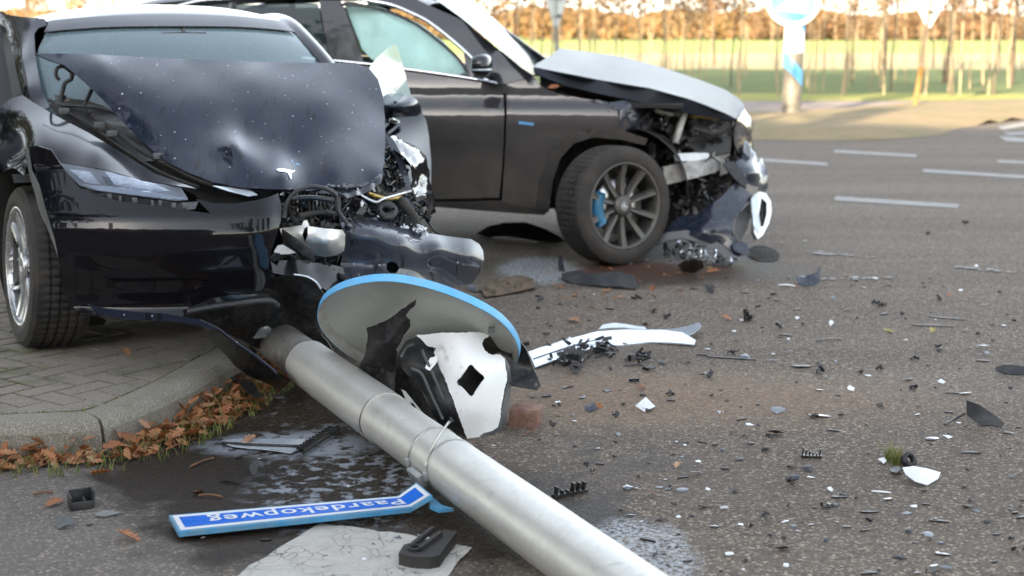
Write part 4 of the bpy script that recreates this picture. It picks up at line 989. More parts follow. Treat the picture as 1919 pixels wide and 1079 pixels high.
for s in (-1, 1):
    pr = [(-.50, .76, .88), (-.72, .75, .98), (-1.0, .715, 1.14), (-1.3, .665, 1.28), (-1.6, .645, 1.365), (-2.0, .64, 1.39), (-2.6, .635, 1.375)]
    rows = [[T.P(f-.05, s*(l+.055), z-.03), T.P(f-.02, s*(l+.035), z+.005), T.P(f+.03, s*(l-.01), z+.02), T.P(f+.07, s*(l-.06), z-.0)] for f, l, z in pr]
    if s > 0: loft('front_pillar', rows, 'black_paint', car, nu=3, nv=4, thick=.01)
    rows = [[T.P(f, s*l, z) for f in (-.5, -.9, -1.6, -2.6, -3.4, -3.85)] for l, z in ((.80, .16), (.90, .3), (.925, .5), (.92, .7), (.88, .86), (.83, .93))] if s > 0 else [[T.P(f, s*l*.92, z) for f in (-.62, -.9, -1.6, -2.6, -3.4, -3.85)] for l, z in ((.80, .16), (.90, .3), (.925, .5), (.92, .7), (.88, .86), (.83, .93))]
    if s < 0: loft('body_side', rows, 'black_paint', car, nu=4, nv=4)
    else: loft('body_side', [[T.P(f, l, z) for f in (-1.75, -2.2, -2.8, -3.4, -3.85)] for l, z in ((.80, .16), (.90, .3), (.925, .5), (.92, .7), (.88, .86), (.83, .93))], 'black_paint', car, nu=4, nv=4)
    loft('side_window', [[T.P(f, s*l, z) for f, z in zz] for l, zz in ((.82, [(-1.9, .93), (-2.4, .94), (-2.9, .96), (-3.3, 1.0)]), (.66, [(-1.9, 1.37), (-2.4, 1.37), (-2.9, 1.33), (-3.3, 1.22)]))], 'privacy_glass', car, nu=3, nv=3)
    box('centre_pillar', T.P(-1.82, s*.745, 1.15), tL*s*-.10+np.array([0, 0, .23]), tF*.045, np.cross(tF, tL*s*-.10+np.array([0, 0, .23]))*.05, 'gloss_plastic', car)
loft('tailgate', [[T.P(-3.9, l, z) for l in (-.85, -.4, 0, .4, .85)] for z in (.2, .6, .95, 1.1)], 'black_paint', car, nu=2, nv=2)
PC = [(3, 22, -1.75), (26, 34, -1.55), (60, 36, -1.36), (120, 34, -1.33), (54, 58, -1.28), (60, 115, -.95), (78, 183, -.62), (95, 204, -.50), (42, 180, -.66), (22, 95, -1.22), (12, 55, -1.55), (40, 110, -1.0), (55, 165, -.66), (0, 60, -1.66), (20, 150, -.92)]
sheet('front_pillar', [(-14, 34), (0, 20), (16, 28), (30, 58), (39, 90), (46, 135), (55, 172), (66, 199), (56, 202), (42, 178), (33, 145), (26, 108), (16, 72), (4, 56), (-14, 50)], PC, 'black_paint', car, T.F, res=5)
sheet('window_frame', [(2, 58), (8, 60), (17, 75), (26, 108), (33, 145), (42, 178), (54, 200), (30, 204), (24, 190), (18, 150), (11, 108), (3, 78)], PC, 'black_plastic', car, T.F, res=5)
sheet('screen_frit', [(16, 28), (40, 31), (84, 35), (88, 47), (72, 52), (64, 62), (66, 100), (72, 140), (79, 172), (93, 200), (80, 207), (66, 199), (55, 172), (46, 135), (39, 90), (30, 58)], PC, 'screen_band', car, T.F, res=5)
tube('pillar_seam', [T.F(x, y, float(tps(PC)([(x, y)])[0])+.006) for x, y in ((16, 28), (30, 58), (39, 90), (46, 135), (55, 172), (66, 199))], .004, 'rubber', car, seg=6)
sheet('dark_cabin_sheet', [(-14, 42), (0, 45), (20, 60), (40, 110), (60, 180), (40, 215), (-12, 228)], [(-80, 40, -1.72), (20, 60, -1.62), (60, 180, -.95), (-80, 235, -1.05)], 'interior', car, T.F, res=16)  # dark sheet standing in for the shaded cabin behind the window opening
box('floor_pan', T.P(-1.8, 0, .22), tF*1.9, tL*.78, (0, 0, .05), 'liner', car)
box('engine_bulkhead', T.P(-.42, 0, .55), tF*.02, tL*.72, (0, 0, .30), 'liner', car)
for s in (-1, 1):
    st_ = box('front_seat', T.P(-1.55, s*.37, .62), tF*.25, tL*.25, (0, 0, .1), 'seat_grey', car, .05)
    box('seat_back', T.P(-1.85, s*.37, .88), tF*.07+np.array([0, 0, -.03]), tL*.24, np.array([0, 0, .30])-tF*.1, 'seat_grey', st_, .05)
    box('headrest', T.P(-1.98, s*.37, 1.24), tF*.04, tL*.12, (0, 0, .09), 'seat_grey', st_, .03)
box('rear_seat', T.P(-2.75, 0, .85), tF*.08, tL*.6, (0, 0, .25), 'seat_grey', car, .05)
loft('dashboard', [[T.P(-.48-.25*abs(u)**2, u*.70, .865) for u in (-1, -.5, 0, .5, 1)], [T.P(-.85, u*.68, .90) for u in (-1, -.5, 0, .5, 1)], [T.P(-1.0, u*.68, .72) for u in (-1, -.5, 0, .5, 1)]], 'interior', car, nu=2, nv=3)
wv, wf = lathe([(-.012, .17), (0, .182), (.012, .17), (0, .158)], T.P(-1.12, .37, .92), *frame_of(-tF*.85+np.array([0, 0, .5])), 32); mk('steering_wheel', wv, wf, 'gloss_plastic', car)
tube('steering_column', [T.P(-1.12, .37, .92), T.P(-.9, .37, .82)], .04, 'interior', car, sm=1)
c_ = T.P(-1.12, .0, 1.28); rm = box('rear_view_mirror', c_+np.array([0, 0, -.0]), tL*.11, tF*.012, (0, 0, .03), 'gloss_plastic', car, .008)
tube('mirror_stem', [c_, T.P(-1.15, 0, 1.33)], .012, 'gloss_plastic', rm, sm=1)
# sticker inside the windscreen
WSp = lambda x, y: T.Z(x, y, 1.29)
pv = [T._pl(x, y, (tF*.42+np.array([0, 0, .9])), float(T.P(-1.16, -.45, 1.262)@(tF*.42+np.array([0, 0, .9])))) for x, y in ((70, 64), (123, 67), (112, 80), (72, 78))]
stq = mk('windscreen_sticker', pv, [(0, 1, 2, 3)], 'sign_white', car, smooth=False)
# bonnet
HC = [(65, 100, -.55), (200, 103, -.5), (330, 110, -.46), (480, 116, -.46), (600, 117, -.47), (690, 128, -.45), (85, 110, -.50), (190, 114, -.40), (335, 124, -.36), (480, 130, -.36), (600, 132, -.37), (700, 145, -.38),
      (120, 122, -.42), (215, 140, -.26), (345, 150, -.22), (480, 152, -.22), (605, 155, -.24), (712, 175, -.28), (175, 172, -.22), (250, 178, -.10), (365, 185, -.05), (490, 190, -.04), (610, 190, -.06), (718, 215, -.14),
      (235, 235, -.02), (300, 238, .10), (395, 245, .15), (505, 250, .17), (615, 248, .15), (721, 255, .05), (292, 290, .20), (340, 292, .29), (420, 295, .36), (515, 292, .33), (620, 290, .33), (720, 298, .22),
      (345, 322, .38), (385, 325, .44), (450, 328, .50), (530, 325, .52), (625, 325, .46), (712, 325, .34), (400, 341, .50), (430, 347, .52), (480, 351, .55), (545, 354, .56), (625, 353, .50), (690, 346, .40),
      (440, 272, .36), (475, 292, .385), (510, 312, .43), (455, 262, .225), (500, 275, .26), (545, 300, .32), (580, 325, .42)]
hood_out = [(65, 100), (130, 101), (200, 104), (330, 110), (480, 116), (575, 117), (640, 118), (672, 121), (692, 130), (708, 150), (717, 180), (721, 220), (722, 260), (720, 300), (716, 325), (704, 340), (680, 350), (650, 352), (620, 350), (580, 357), (545, 355), (500, 354), (450, 350), (425, 346), (398, 341), (350, 322), (310, 302), (270, 268), (230, 228), (190, 184), (155, 150), (120, 122), (90, 112)]
hood = sheet('bonnet', hood_out, HC, 'black_hood', car, T.F, res=9, thick=.006, crumple=.0035, csc=3.2, seed=2)
hd_f = tps(HC)
def on_hood(x, y, off): return T.F(x, y, float(hd_f([(x, y)])[0])+off)
sheet('bonnet_lip', [(398, 341), (425, 347), (450, 351), (500, 355), (545, 356), (580, 358), (620, 351), (650, 353), (680, 351), (704, 341), (716, 326), (712, 345), (690, 360), (650, 372), (640, 366), (600, 362), (560, 362), (500, 360), (440, 354)], [(398, 341, .47), (500, 355, .52), (580, 358, .5), (650, 353, .44), (716, 326, .3), (650, 372, .46), (560, 362, .5)], 'scuffed_paint', car, T.F, res=6, crumple=.012, csc=22, jag=3)
sheet('chrome_lip_fragment', [(398, 348), (425, 350), (470, 358), (482, 366), (466, 368), (430, 358)], [(398, 348, .52), (482, 366, .56), (430, 358, .55)], 'trim_white', car, T.F, res=6, crumple=.004)
def on_edge(n, seed, x0=540, x1=716, sz=1.6):
    r = random.Random(seed); P_ = []
    for k in range(n):
        x = r.uniform(x0, x1); y = np.interp(x, [400, 500, 580, 620, 650, 680, 704, 716], [342, 353, 356, 349, 350, 348, 338, 325])-abs(r.gauss(0, 2.2)); c = on_hood(x, y, .010); s = sz*.0022*r.uniform(.4, 1.6); L = r.uniform(1, 3)
        P_.append(([c+tL*s*L, c+np.array([0, 0, s*r.uniform(.3, 1)]), c-tL*s*L*r.uniform(.5, 1), c-np.array([0, 0, s*r.uniform(.3, 1)]), c-tF*.003], [(0, 1, 2), (0, 2, 3), (0, 4, 1), (1, 4, 2), (2, 4, 3), (3, 4, 0)]))
    V, F_ = joinvf(P_); o = mk('chipped_paint', V, F_, 'grey_flake', hood, smooth=False); o['kind'] = 'stuff'
on_edge(110, 5)
# emblem: a T shaped badge with an arched bar
em = [(517, 317), (524, 315), (535, 316), (547, 319), (554, 319), (549, 323), (546, 324), (546, 336), (543, 331), (540, 324), (533, 321), (523, 321)]
sheet('badge', em, lambda x, y: on_hood(x, y, .012), 'chrome', hood, res=4, thick=.003)
def scratch(pts, mat, w_, n=5, seed=0):
    r = random.Random(seed)
    for i in range(n):
        a = np.array(pts[0])+np.array([r.uniform(-6, 6), r.uniform(-4, 4)]); b_ = np.array(pts[1])+np.array([r.uniform(-8, 8), r.uniform(-4, 4)])
        m_ = (a+b_)/2+np.array([r.uniform(-3, 3), r.uniform(-3, 3)]); q = r.uniform(.5, 1.3)*w_
        sheet('paint_scrape', [tuple(a), tuple(m_+np.array([0, -q])), tuple(b_), tuple(m_+np.array([0, q]))], lambda x, y: on_hood(x, y, .006), mat, hood, res=5, thick=.0006)
scratch([(536, 292), (560, 312)], 'sky_blue_paint', 2.2, 5, 1)

# crash interior: jagged torn bits, hoses, brackets
def jagged(name, poly, dfun, n, mat, parent, size=10, seed=0, to=T.F, el=2.2, dj=.05, kind='stuff'):
    r = random.Random(seed); P_ = []; xs = [p[0] for p in poly]; ys = [p[1] for p in poly]; df = tps(dfun); k = 0; t_ = 0
    while k < n and t_ < n*30:
        t_ += 1; x, y = r.uniform(min(xs), max(xs)), r.uniform(min(ys), max(ys))
        if not inside((x, y), poly): continue
        k += 1; c = to(x, y, float(df([(x, y)])[0])+r.uniform(-dj, dj)); sz = size*.0022*r.uniform(.4, 1.5)
        m_ = r.randint(4, 6); a0 = r.uniform(0, 6.28); A = np.array([r.gauss(0, 1) for _ in range(3)]); A /= np.linalg.norm(A); B = np.cross(A, [r.gauss(0, 1) for _ in range(3)]); B /= np.linalg.norm(B); C_ = np.cross(A, B); L = r.uniform(1, el)
        V = []
        for j in range(m_):
            t = 6.283*j/m_; rr_ = r.uniform(.5, 1.2); V.append(c+A*math.cos(t)*sz*L*rr_+B*math.sin(t)*sz*rr_*.7+C_*r.uniform(-.3, .3)*sz)
        th = C_*sz*.12; n0 = len(V); V2 = V+[v-th for v in V]
        F_ = [tuple(range(m_)), tuple(reversed(range(m_, 2*m_)))]+[(j, (j+1) % m_, (j+1) % m_+m_, j+m_) for j in range(m_)]
        P_.append((V2, F_))
    V, F_ = joinvf(P_); o = mk(name, V, F_, mat, parent, smooth=False)
    if kind: o['kind'] = kind
    return o
gut = [(520, 362), (640, 366), (720, 352), (800, 370), (812, 400), (790, 430), (700, 410), (648, 430), (530, 425)]
gd = [(520, 362, .42), (640, 380, .42), (720, 360, .25), (800, 380, .1), (790, 430, .3), (640, 420, .5), (530, 425, .5)]
jagged('crushed_parts', gut, gd, 230, 'torn_plastic', car, 10, 3)
jagged('crushed_parts', gut, gd, 60, 'gloss_plastic', car, 8, 4)
jagged('metal_fragments', gut, gd, 34, 'machined', car, 4, 5, dj=.09)
jagged('paint_fragments', [(640, 372), (720, 350), (800, 360), (790, 400), (700, 398)], gd, 40, 'navy_flake', car, 7, 8, dj=.1)
jagged('crushed_parts', [(500, 480), (640, 478), (645, 530), (620, 600), (560, 600), (510, 540)], [(500, 480, .5), (640, 480, .5), (620, 600, .5), (510, 540, .45)], 120, 'torn_plastic', car, 12, 6)
jagged('crushed_parts', [(722, 262), (760, 300), (768, 370), (730, 372), (718, 340)], [(722, 262, -.1), (760, 300, -.05), (768, 370, .1), (718, 340, .15)], 110, 'torn_plastic', car, 9, 12)
jagged('paint_fragments', [(722, 270), (755, 300), (765, 372), (730, 375), (718, 330)], [(722, 262, -.02), (760, 300, .0), (768, 370, .15), (718, 340, .2)], 46, 'navy_flake', car, 7, 13)
jagged('metal_fragments', [(722, 290), (800, 330), (806, 400), (725, 380)], [(722, 262, .05), (760, 300, .05), (768, 370, .2), (718, 340, .2)], 26, 'chrome', car, 3.5, 14)
tube('radiator_arch', [T.F(532, 408, .62), T.F(538, 380, .62), T.F(556, 358, .62), T.F(585, 350, .62), T.F(612, 354, .62), T.F(630, 368, .6), T.F(633, 395, .6), T.F(652, 420, .6)], .009, 'black_plastic', car)
rd_c = T.F(588, 392, .44); rad_ = box('radiator', rd_c, tL*.115, tF*.015, (0, 0, .075), 'liner', car, .004)
for k in range(14): box('radiator_fin', rd_c+tL*(-.105+.0162*k)+tF*.018, tL*.002, tF*.006, (0, 0, .07), 'machined' if k % 5 == 2 else 'grey_plastic', rad_)
box('foam_block', T.F(570, 424, .47), tL*.09, tF*.03, (0, 0, .022), 'black_plastic', car, .006)
tube('radiator_arch', [T.F(545, 372, .58), T.F(585, 370, .58), T.F(630, 376, .58)], .010, 'gloss_plastic', car)
for i, (pts, r_, m_) in enumerate((([(748, 372, .3), (765, 392, .32), (778, 410, .32), (788, 432, .34)], .02, 'rubber'), ([(700, 368, .3), (740, 366, .3), (760, 355, .2)], .014, 'rubber'), ([(690, 362, .35), (722, 372, .34), (752, 370, .3)], .009, 'brass'), ([(560, 405, .55), (600, 398, .52), (636, 402, .5)], .012, 'rubber'), ([(655, 352, .4), (700, 378, .42), (720, 372, .4), (770, 358, .3)], .006, 'machined'), ([(795, 375, .1), (806, 392, .12), (800, 408, .15), (812, 430, .2), (828, 440, .3)], .005, 'black_plastic'))):
    tube('hose', [T.F(*q) for q in pts], r_, m_, car)
v, f = lathe([(0, .045), (.03, .05), (.03, .02), (0, .02)], T.F(722, 400, .36), *frame_of(tF*.7+np.array([0, 0, .7])), 20); mk('horn', v, f, 'black_plastic', car)
sheet('crash_beam', [(526, 428), (566, 423), (570, 414), (576, 413), (580, 424), (612, 428), (645, 431), (646, 455), (643, 469), (632, 478), (610, 481), (593, 478), (570, 470), (548, 455), (530, 440)], [(526, 428, .50), (573, 418, .58), (645, 431, .56), (643, 469, .56), (593, 478, .55), (570, 445, .60), (610, 452, .62)], 'bright_beam', car, T.F, res=6, crumple=.012, csc=11, holes=[[(571, 428), (577, 424), (577, 440), (572, 452), (568, 440)]])
sheet('crash_beam', [(514, 470), (520, 460), (530, 458), (556, 474), (540, 476), (514, 477)], [(514, 470, .5), (530, 458, .5), (556, 474, .55)], 'bright_beam', car, T.F, res=6, crumple=.006)
box('broken_strut', (T.F(530, 442, .62)+T.F(588, 480, .66))/2, (T.F(588, 480, .66)-T.F(530, 442, .62))/2, (0, 0, .028), tF*.022, 'torn_plastic', car, .006)
# left half of the bumper skin, bent forward and away
lb = [(631, 376), (651, 389), (698, 397), (716, 402), (749, 395), (775, 404), (790, 420), (781, 434), (828, 441), (883, 449), (898, 458), (905, 470), (907, 487), (898, 512), (885, 531), (850, 538), (816, 538), (765, 532), (712, 524), (647, 527), (637, 506), (642, 478), (644, 430), (640, 423), (632, 396)]
lbc = [(631, 376, .34), (698, 397, .30), (749, 395, .20), (640, 423, .57), (700, 433, .55), (781, 434, .34), (828, 447, .36), (883, 449, .26), (905, 470, .24), (907, 487, .27), (760, 445, .50), (820, 458, .44), (880, 478, .34), (640, 470, .50), (700, 480, .50), (760, 505, .50), (820, 500, .40), (885, 531, .26), (647, 527, .60), (712, 524, .60), (780, 532, .50), (645, 510, .50), (700, 512, .52), (850, 525, .33)]
lbp = sheet('torn_bumper_half', lb, lbc, 'scuffed_paint', car, T.F, res=8, crumple=.003, csc=5, holes=[[(724, 494), (732, 489), (742, 492), (748, 502), (742, 512), (730, 512), (724, 504)]], thick=.004)
sheet('tow_eye_opening', [(722, 490), (750, 488), (752, 514), (722, 515)], .42 and [(722, 490, .44), (750, 488, .42), (722, 515, .44)], 'torn_plastic', lbp, T.F, res=8, crumple=.01)
lbf = tps(lbc)
jagged('glass_grit', [(755, 415), (800, 425), (820, 442), (780, 436), (752, 426)], [(755, 415, .42), (800, 425, .4), (820, 442, .42)], 40, 'white_flake', lbp, 3, 21, dj=.02)
sheet('broken_bracket', [(758, 404), (772, 404), (782, 420), (800, 428), (792, 434), (768, 424), (756, 414)], [(758, 404, .36), (782, 420, .36), (800, 428, .36)], 'torn_plastic', car, T.F, res=6, crumple=.02)
# dark lower wreckage hanging under the nose
sheet('air_duct', [(508, 490), (556, 486), (600, 492), (640, 501), (646, 528), (610, 545), (570, 520), (530, 516), (512, 512)], [(508, 490, .52), (556, 486, .56), (640, 501, .5), (646, 528, .52), (530, 516, .58)], 'gloss_plastic', car, T.F, res=8, crumple=.012, csc=9)
sheet('hanging_liner', [(516, 520), (552, 513), (580, 520), (600, 538), (612, 552), (603, 585), (607, 625), (628, 660), (606, 655), (580, 630), (552, 606), (538, 575), (522, 548)], [(516, 520, .62), (580, 520, .72), (612, 552, .68), (607, 625, .62), (628, 660, .62), (552, 606, .52), (522, 548, .55)], 'torn_plastic', car, T.F, res=8, crumple=.02, csc=8)
tube('liner_edge', [T.F(551, 514, .74), T.F(575, 518, .76), T.F(592, 528, .76), T.F(601, 540, .74)], .0035, 'white_flake', car, seg=5)
# left side: crumpled fender, open door, glass, mirror
sheet('left_fender', [(722, 248), (740, 256), (775, 273), (797, 293), (803, 320), (806, 360), (812, 398), (802, 404), (788, 372), (771, 366), (766, 335), (752, 298), (732, 264)], [(722, 248, -.30), (775, 273, -.25), (803, 320, -.20), (812, 398, -.12), (788, 372, .06), (766, 335, .06), (740, 270, .0), (785, 310, -.02)], 'black_paint', car, T.F, res=6, crumple=.022, csc=9)
sheet('fender_flange', [(722, 249), (736, 260), (752, 290), (764, 322), (771, 362), (762, 362), (755, 330), (740, 294), (724, 262)], [(722, 249, .0), (752, 290, .06), (771, 362, .16), (740, 294, .08)], 'scuffed_paint', car, T.F, res=6, crumple=.004)
drc = [(700, 215, -.95), (792, 212, -1.05), (806, 265, -1.0), (808, 330, -.85), (740, 330, -.62), (720, 260, -.7)]
door = sheet('open_front_door', [(700, 200), (760, 196), (790, 208), (799, 226), (804, 255), (808, 300), (808, 350), (770, 345), (740, 330), (700, 300)], drc, 'black_paint', car, T.F, res=9, thick=.05)
sheet('door_glass', [(742, 84), (736, 85), (722, 94), (706, 108), (694, 124), (689, 136), (697, 150), (710, 178), (716, 200), (775, 200), (768, 170), (757, 130), (748, 98), (745, 88)], [(742, 84, -1.2), (689, 136, -.8), (716, 200, -.78), (775, 200, -1.35), (757, 130, -1.3)], 'pale_glass', door, T.F, res=8, thick=.004)
mp1 = [(714, 215), (713, 195), (716, 181), (726, 176), (745, 175), (768, 178), (780, 186), (788, 198), (790, 210), (782, 217), (750, 220), (722, 222)]
mir = sheet('door_mirror', mp1, [(714, 215, -.82), (713, 190, -.86), (745, 176, -.88), (750, 197, -.66), (730, 200, -.68), (775, 200, -.74), (790, 210, -.92), (782, 217, -.90), (750, 221, -.80)], 'black_hood', door, T.F, res=5, thick=.05)
tube('mirror_foot', [T.F(724, 223, -.8), T.F(735, 226, -.85), T.F(748, 232, -.95)], .018, 'gloss_plastic', mir)
# right front wheel, arch liner; left front wheel mostly hidden
wn = np.array([-math.cos(rad(30)), -math.sin(rad(30)), 0.05])
wc = T.Z(34, 500, .340)
make_wheel(car, wc, wn, .342, .235, .252, 'silver_rim', 'rubber', 'five', spin=.25)
make_wheel(car, T.P(-.12, .74, .335), tL, .335, .235, .245, 'silver_rim', 'rubber', 'five')
for s in (-1, 1): make_wheel(car, T.P(-2.875, s*.93, .335), tL*s, .335, .235, .245, 'silver_rim', 'rubber', 'five')
rows = [[T.P(math.cos(t_)*.40, l, .335+math.sin(t_)*.40) for t_ in np.linspace(1.25, math.pi+.4, 9)] for l in (-.90, -.60)]
loft('wheel_arch_liner', rows, 'liner', car, nu=3, nv=2)
sheet('arch_wall', [(-5, 325), (30, 312), (60, 340), (85, 400), (110, 480), (120, 560), (200, 600), (170, 640), (20, 600), (-5, 500)], [(-60, 330, -.42), (60, 340, -.42), (170, 640, -.42)], 'liner', car, T.F, res=30)
# ================================================================== GREY SUV (behind, right)
sa = rad(8); sF = np.array([math.cos(sa), -math.sin(sa), 0]); sN = np.array([math.sin(sa), math.cos(sa), 0])
g0 = G(1160, 487); S = Frame(g0, sF, sN)
suv = thing('grey_suv', 'dark grey SUV seen side on behind the black saloon, its front corner torn open', 'car', S.o+sN*.9-sF*1.2)
def side(f, z):
    l = float(np.interp(z, [.15, .25, .34, .5, .75, .86, .93, .975, .99, 1.1, 1.2, 1.45, 1.7], [.10, .05, .015, 0, -.014, -.008, .004, .02, .042, .06, .09, .19, .30]))
    if f > .25: l += .30*((f-.25)/.6)**2
    if f < -3.0: l += .12*((-3.0-f)/.8)**2
    return l
SS = lambda off=0.: (lambda x, y: S.SL(x, y, side, off))
CW = 1.88
def mirrored(src, name):
    root = np.array(suv.location); d = float(S.o@sN)+CW/2
    V = [np.array(v.co)+root for v in src.data.vertices]; V = [v-2*sN*(float(v@sN)-d) for v in V]
    return mk(name, V, [tuple(reversed(p.vertices)) for p in src.data.polygons], list(src.data.materials)[0], suv)
def panel(name, out, mat, off=0., mirror=True, **k):
    o = sheet(name, out, SS(off), mat, suv, **k)
    if mirror: mirrored(o, name)
    return o
panel('front_door', [(628, 119), (680, 119), (765, 130), (870, 145), (935, 158), (943, 178), (945, 205), (944, 260), (940, 330), (935, 370), (870, 372), (810, 373), (700, 372), (622, 368), (614, 250), (618, 180)], 'grey_paint', res=12)
panel('rear_door', [(400, 100), (500, 108), (618, 118), (614, 180), (610, 250), (617, 368), (560, 367), (470, 364), (430, 330), (405, 280), (380, 240), (375, 170)], 'grey_paint', res=16)
rq = [[S.P(f, side(f, z), z) for f in (-2.62, -3.0, -3.4, -3.75)] for z in (.75, .95, 1.1, 1.2)]; o = loft('rear_quarter', rq, 'grey_paint', suv); mirrored(o, 'rear_quarter')
rq = [[S.P(f, side(f, z), z) for f in (-3.25, -3.5, -3.75)] for z in (.3, .5, .75)]; o = loft('rear_bumper', rq, 'grey_paint', suv); mirrored(o, 'rear_bumper')
panel('sill', [(500, 372), (622, 375), (700, 377), (810, 378), (870, 378), (937, 375), (960, 384), (1010, 391), (1026, 396), (1020, 403), (960, 399), (933, 397), (870, 392), (810, 387), (700, 384), (500, 380)], 'dusty_rubber', -.01, res=9)
fd = panel('front_fender', [(949, 158), (975, 150), (1003, 148), (1012, 160), (1040, 173), (1075, 181), (1110, 187), (1140, 194), (1165, 208), (1180, 232), (1172, 246), (1120, 243), (1068, 256), (1033, 288), (1014, 340), (1006, 390), (975, 388), (940, 383), (944, 330), (948, 260), (950, 205)], 'grey_paint', res=9)
panel('arch_flare', [(1003, 392), (1010, 340), (1029, 288), (1064, 254), (1110, 241), (1168, 245), (1214, 260), (1209, 272), (1165, 262), (1112, 257), (1075, 269), (1050, 297), (1036, 340), (1028, 398)], 'dusty_rubber', -.018, False, res=7, thick=.02)
sheet('torn_fender_edge', [(1106, 187), (1140, 191), (1190, 197), (1207, 212), (1216, 230), (1216, 241), (1204, 231), (1192, 246), (1178, 243), (1166, 247), (1150, 218), (1132, 199)], [(1106, 187, .03), (1190, 197, .16), (1216, 235, .28), (1178, 243, .05), (1150, 218, .0), (1180, 215, .0), (1200, 222, .2)], 'scuffed_paint', suv, S.L, res=5, crumple=.03, csc=14, holes=[[(1136, 201), (1156, 208), (1165, 236), (1160, 234)]])
sheet('badge', [(972, 227), (1000, 230), (1000, 235), (972, 232)], SS(-.006), 'pale_blue', fd, res=6)
sheet('silver_trim_triangle', [(905, 148), (914, 138), (925, 146), (936, 157), (925, 156)], SS(-.01), 'chrome', suv, res=6)
# glasshouse
panel('door_window', [(640, 5), (690, 10), (735, 22), (780, 44), (820, 73), (855, 104), (880, 137), (870, 144), (765, 129), (682, 119), (660, 60)], 'side_glass', .012, res=14)
sheet('curtain_airbag', [(644, 4), (700, 10), (750, 26), (795, 50), (833, 80), (862, 112), (872, 136), (850, 142), (800, 134), (745, 124), (700, 112), (680, 92), (662, 50)], lambda x, y: S.SL(x, y, side, .06+.03*math.sin(x*.05)+.04*((y-70)/70.)**2), 'airbag', suv, res=6, crumple=.028, csc=5, thick=.01)
panel('rear_door_window', [(441, 9), (596, 6), (606, 60), (620, 114), (580, 113), (500, 106), (438, 100)], 'privacy_glass', .012, res=20)
panel('quarter_window', [(322, 28), (345, 14), (375, 6), (430, 5), (428, 100), (380, 90), (330, 60)], 'privacy_glass', .012, res=20)
panel('centre_pillar', [(596, -8), (634, -8), (642, 8), (662, 60), (683, 120), (622, 118), (608, 60)], 'gloss_plastic', .004, res=14)
panel('rear_pillar', [(430, -6), (443, -6), (441, 50), (440, 101), (428, 101)], 'gloss_plastic', .004, res=14)
def stub(name, pts, r, mat, off=-.012, mirror=False, **k):
    o = tube(name, [SS(off)(x, y) for x, y in pts], r, mat, suv, seg=8, **k)
    if mirror: mirrored(o, name)
stub('window_trim', [(560, -10), (640, -5), (690, 1), (733, 9), (768, 23), (800, 39), (835, 65), (867, 92), (890, 114)], .013, 'chrome', mirror=True)
stub('belt_trim', [(560, 108), (682, 119), (765, 130), (870, 145), (930, 156)], .010, 'chrome', mirror=True)
stub('quarter_trim', [(312, 24), (330, 13), (355, 6), (385, 1), (450, -3), (560, -10)], .013, 'chrome', mirror=True)
stub('window_seal', [(640, 8), (690, 12), (735, 24), (780, 46), (820, 75), (855, 106), (878, 136)], .010, 'gloss_plastic', .0, mirror=True)
panel('windscreen_pillar', [(690, -14), (757, -14), (800, 8), (867, 38), (933, 91), (985, 131), (1003, 146), (975, 149), (949, 157), (936, 157), (925, 146), (905, 130), (890, 112), (867, 89), (835, 61), (800, 35), (768, 19), (733, 5), (690, -4)], 'grey_paint', .015, res=9, thick=.02)
panel('mirror_base', [(868, 96), (890, 115), (906, 138), (908, 150), (882, 146), (872, 118)], 'gloss_plastic', -.01, res=8, thick=.01)
def ellipsoid(name, c, A, B, C_, mat, parent, n=20, m_=14, pw=.8):
    V = []; 
    for i in range(m_+1):
        ph = math.pi*i/m_-math.pi/2
        for j in range(n):
            t_ = 6.2832*j/n; pc = lambda v: math.copysign(abs(v)**pw, v)
            V.append(c+A*pc(math.cos(ph))*pc(math.cos(t_))+B*pc(math.cos(ph))*pc(math.sin(t_))+C_*pc(math.sin(ph)))
    return mk(name, V, [(i*n+j, i*n+(j+1) % n, (i+1)*n+(j+1) % n, (i+1)*n+j) for i in range(m_) for j in range(n)], mat, parent)
mh = ellipsoid('door_mirror', S.L(903, 122, -.15), sF*.065, sN*.12, np.array([-.0, 0, .072]), 'grey_paint', suv)
tube('mirror_foot', [S.L(893, 140, .0), S.L(900, 138, -.10)], .022, 'gloss_plastic', mh, sm=1)
ellipsoid('indicator_strip', S.L(904, 130, -.155), sF*.067, sN*.118, np.array([0, 0, .012]), 'trim_white', mh)
sheet('windscreen', [(800, -12), (830, 8), (867, 35), (900, 62), (933, 89), (975, 125), (1000, 141), (1008, 132), (1013, 118), (985, 88), (955, 60), (925, 34), (890, 8), (868, -12)], [(800, -12, .30), (867, 35, .20), (933, 89, .13), (1000, 141, .10), (868, -12, 1.55), (925, 34, 1.62), (1013, 118, 1.72), (915, 45, .9), (985, 110, .85), (850, 0, .95)], 'screen_far', suv, S.L, res=9)
rr_ = [[S.P(f, l, z-.06*abs((l-.94)/.66)**3) for l in (.26, .4, .65, .94, 1.23, 1.48, 1.62)] for f, z in ((-1.3, 1.62), (-1.6, 1.68), (-2.1, 1.71), (-2.8, 1.70), (-3.3, 1.64), (-3.65, 1.5), (-3.8, 1.2))]
loft('roof', rr_, 'grey_hood', suv)
for l in (.30, 1.58): tube('roof_rail', [S.P(f, l, z) for f, z in ((-1.5, 1.70), (-1.8, 1.735), (-2.6, 1.745), (-3.3, 1.68))], .014, 'chrome', suv)
loft('tailgate', [[S.P(-3.82+.02*abs(l-.94), l, z) for l in (.15, .5, .94, 1.4, 1.73)] for z in (.35, .8, 1.2)], 'grey_paint', suv)
bx = box('cabin_floor', S.P(-2.2, .94, .42), sF*1.75, sN*.80, (0, 0, .12), 'liner', suv)
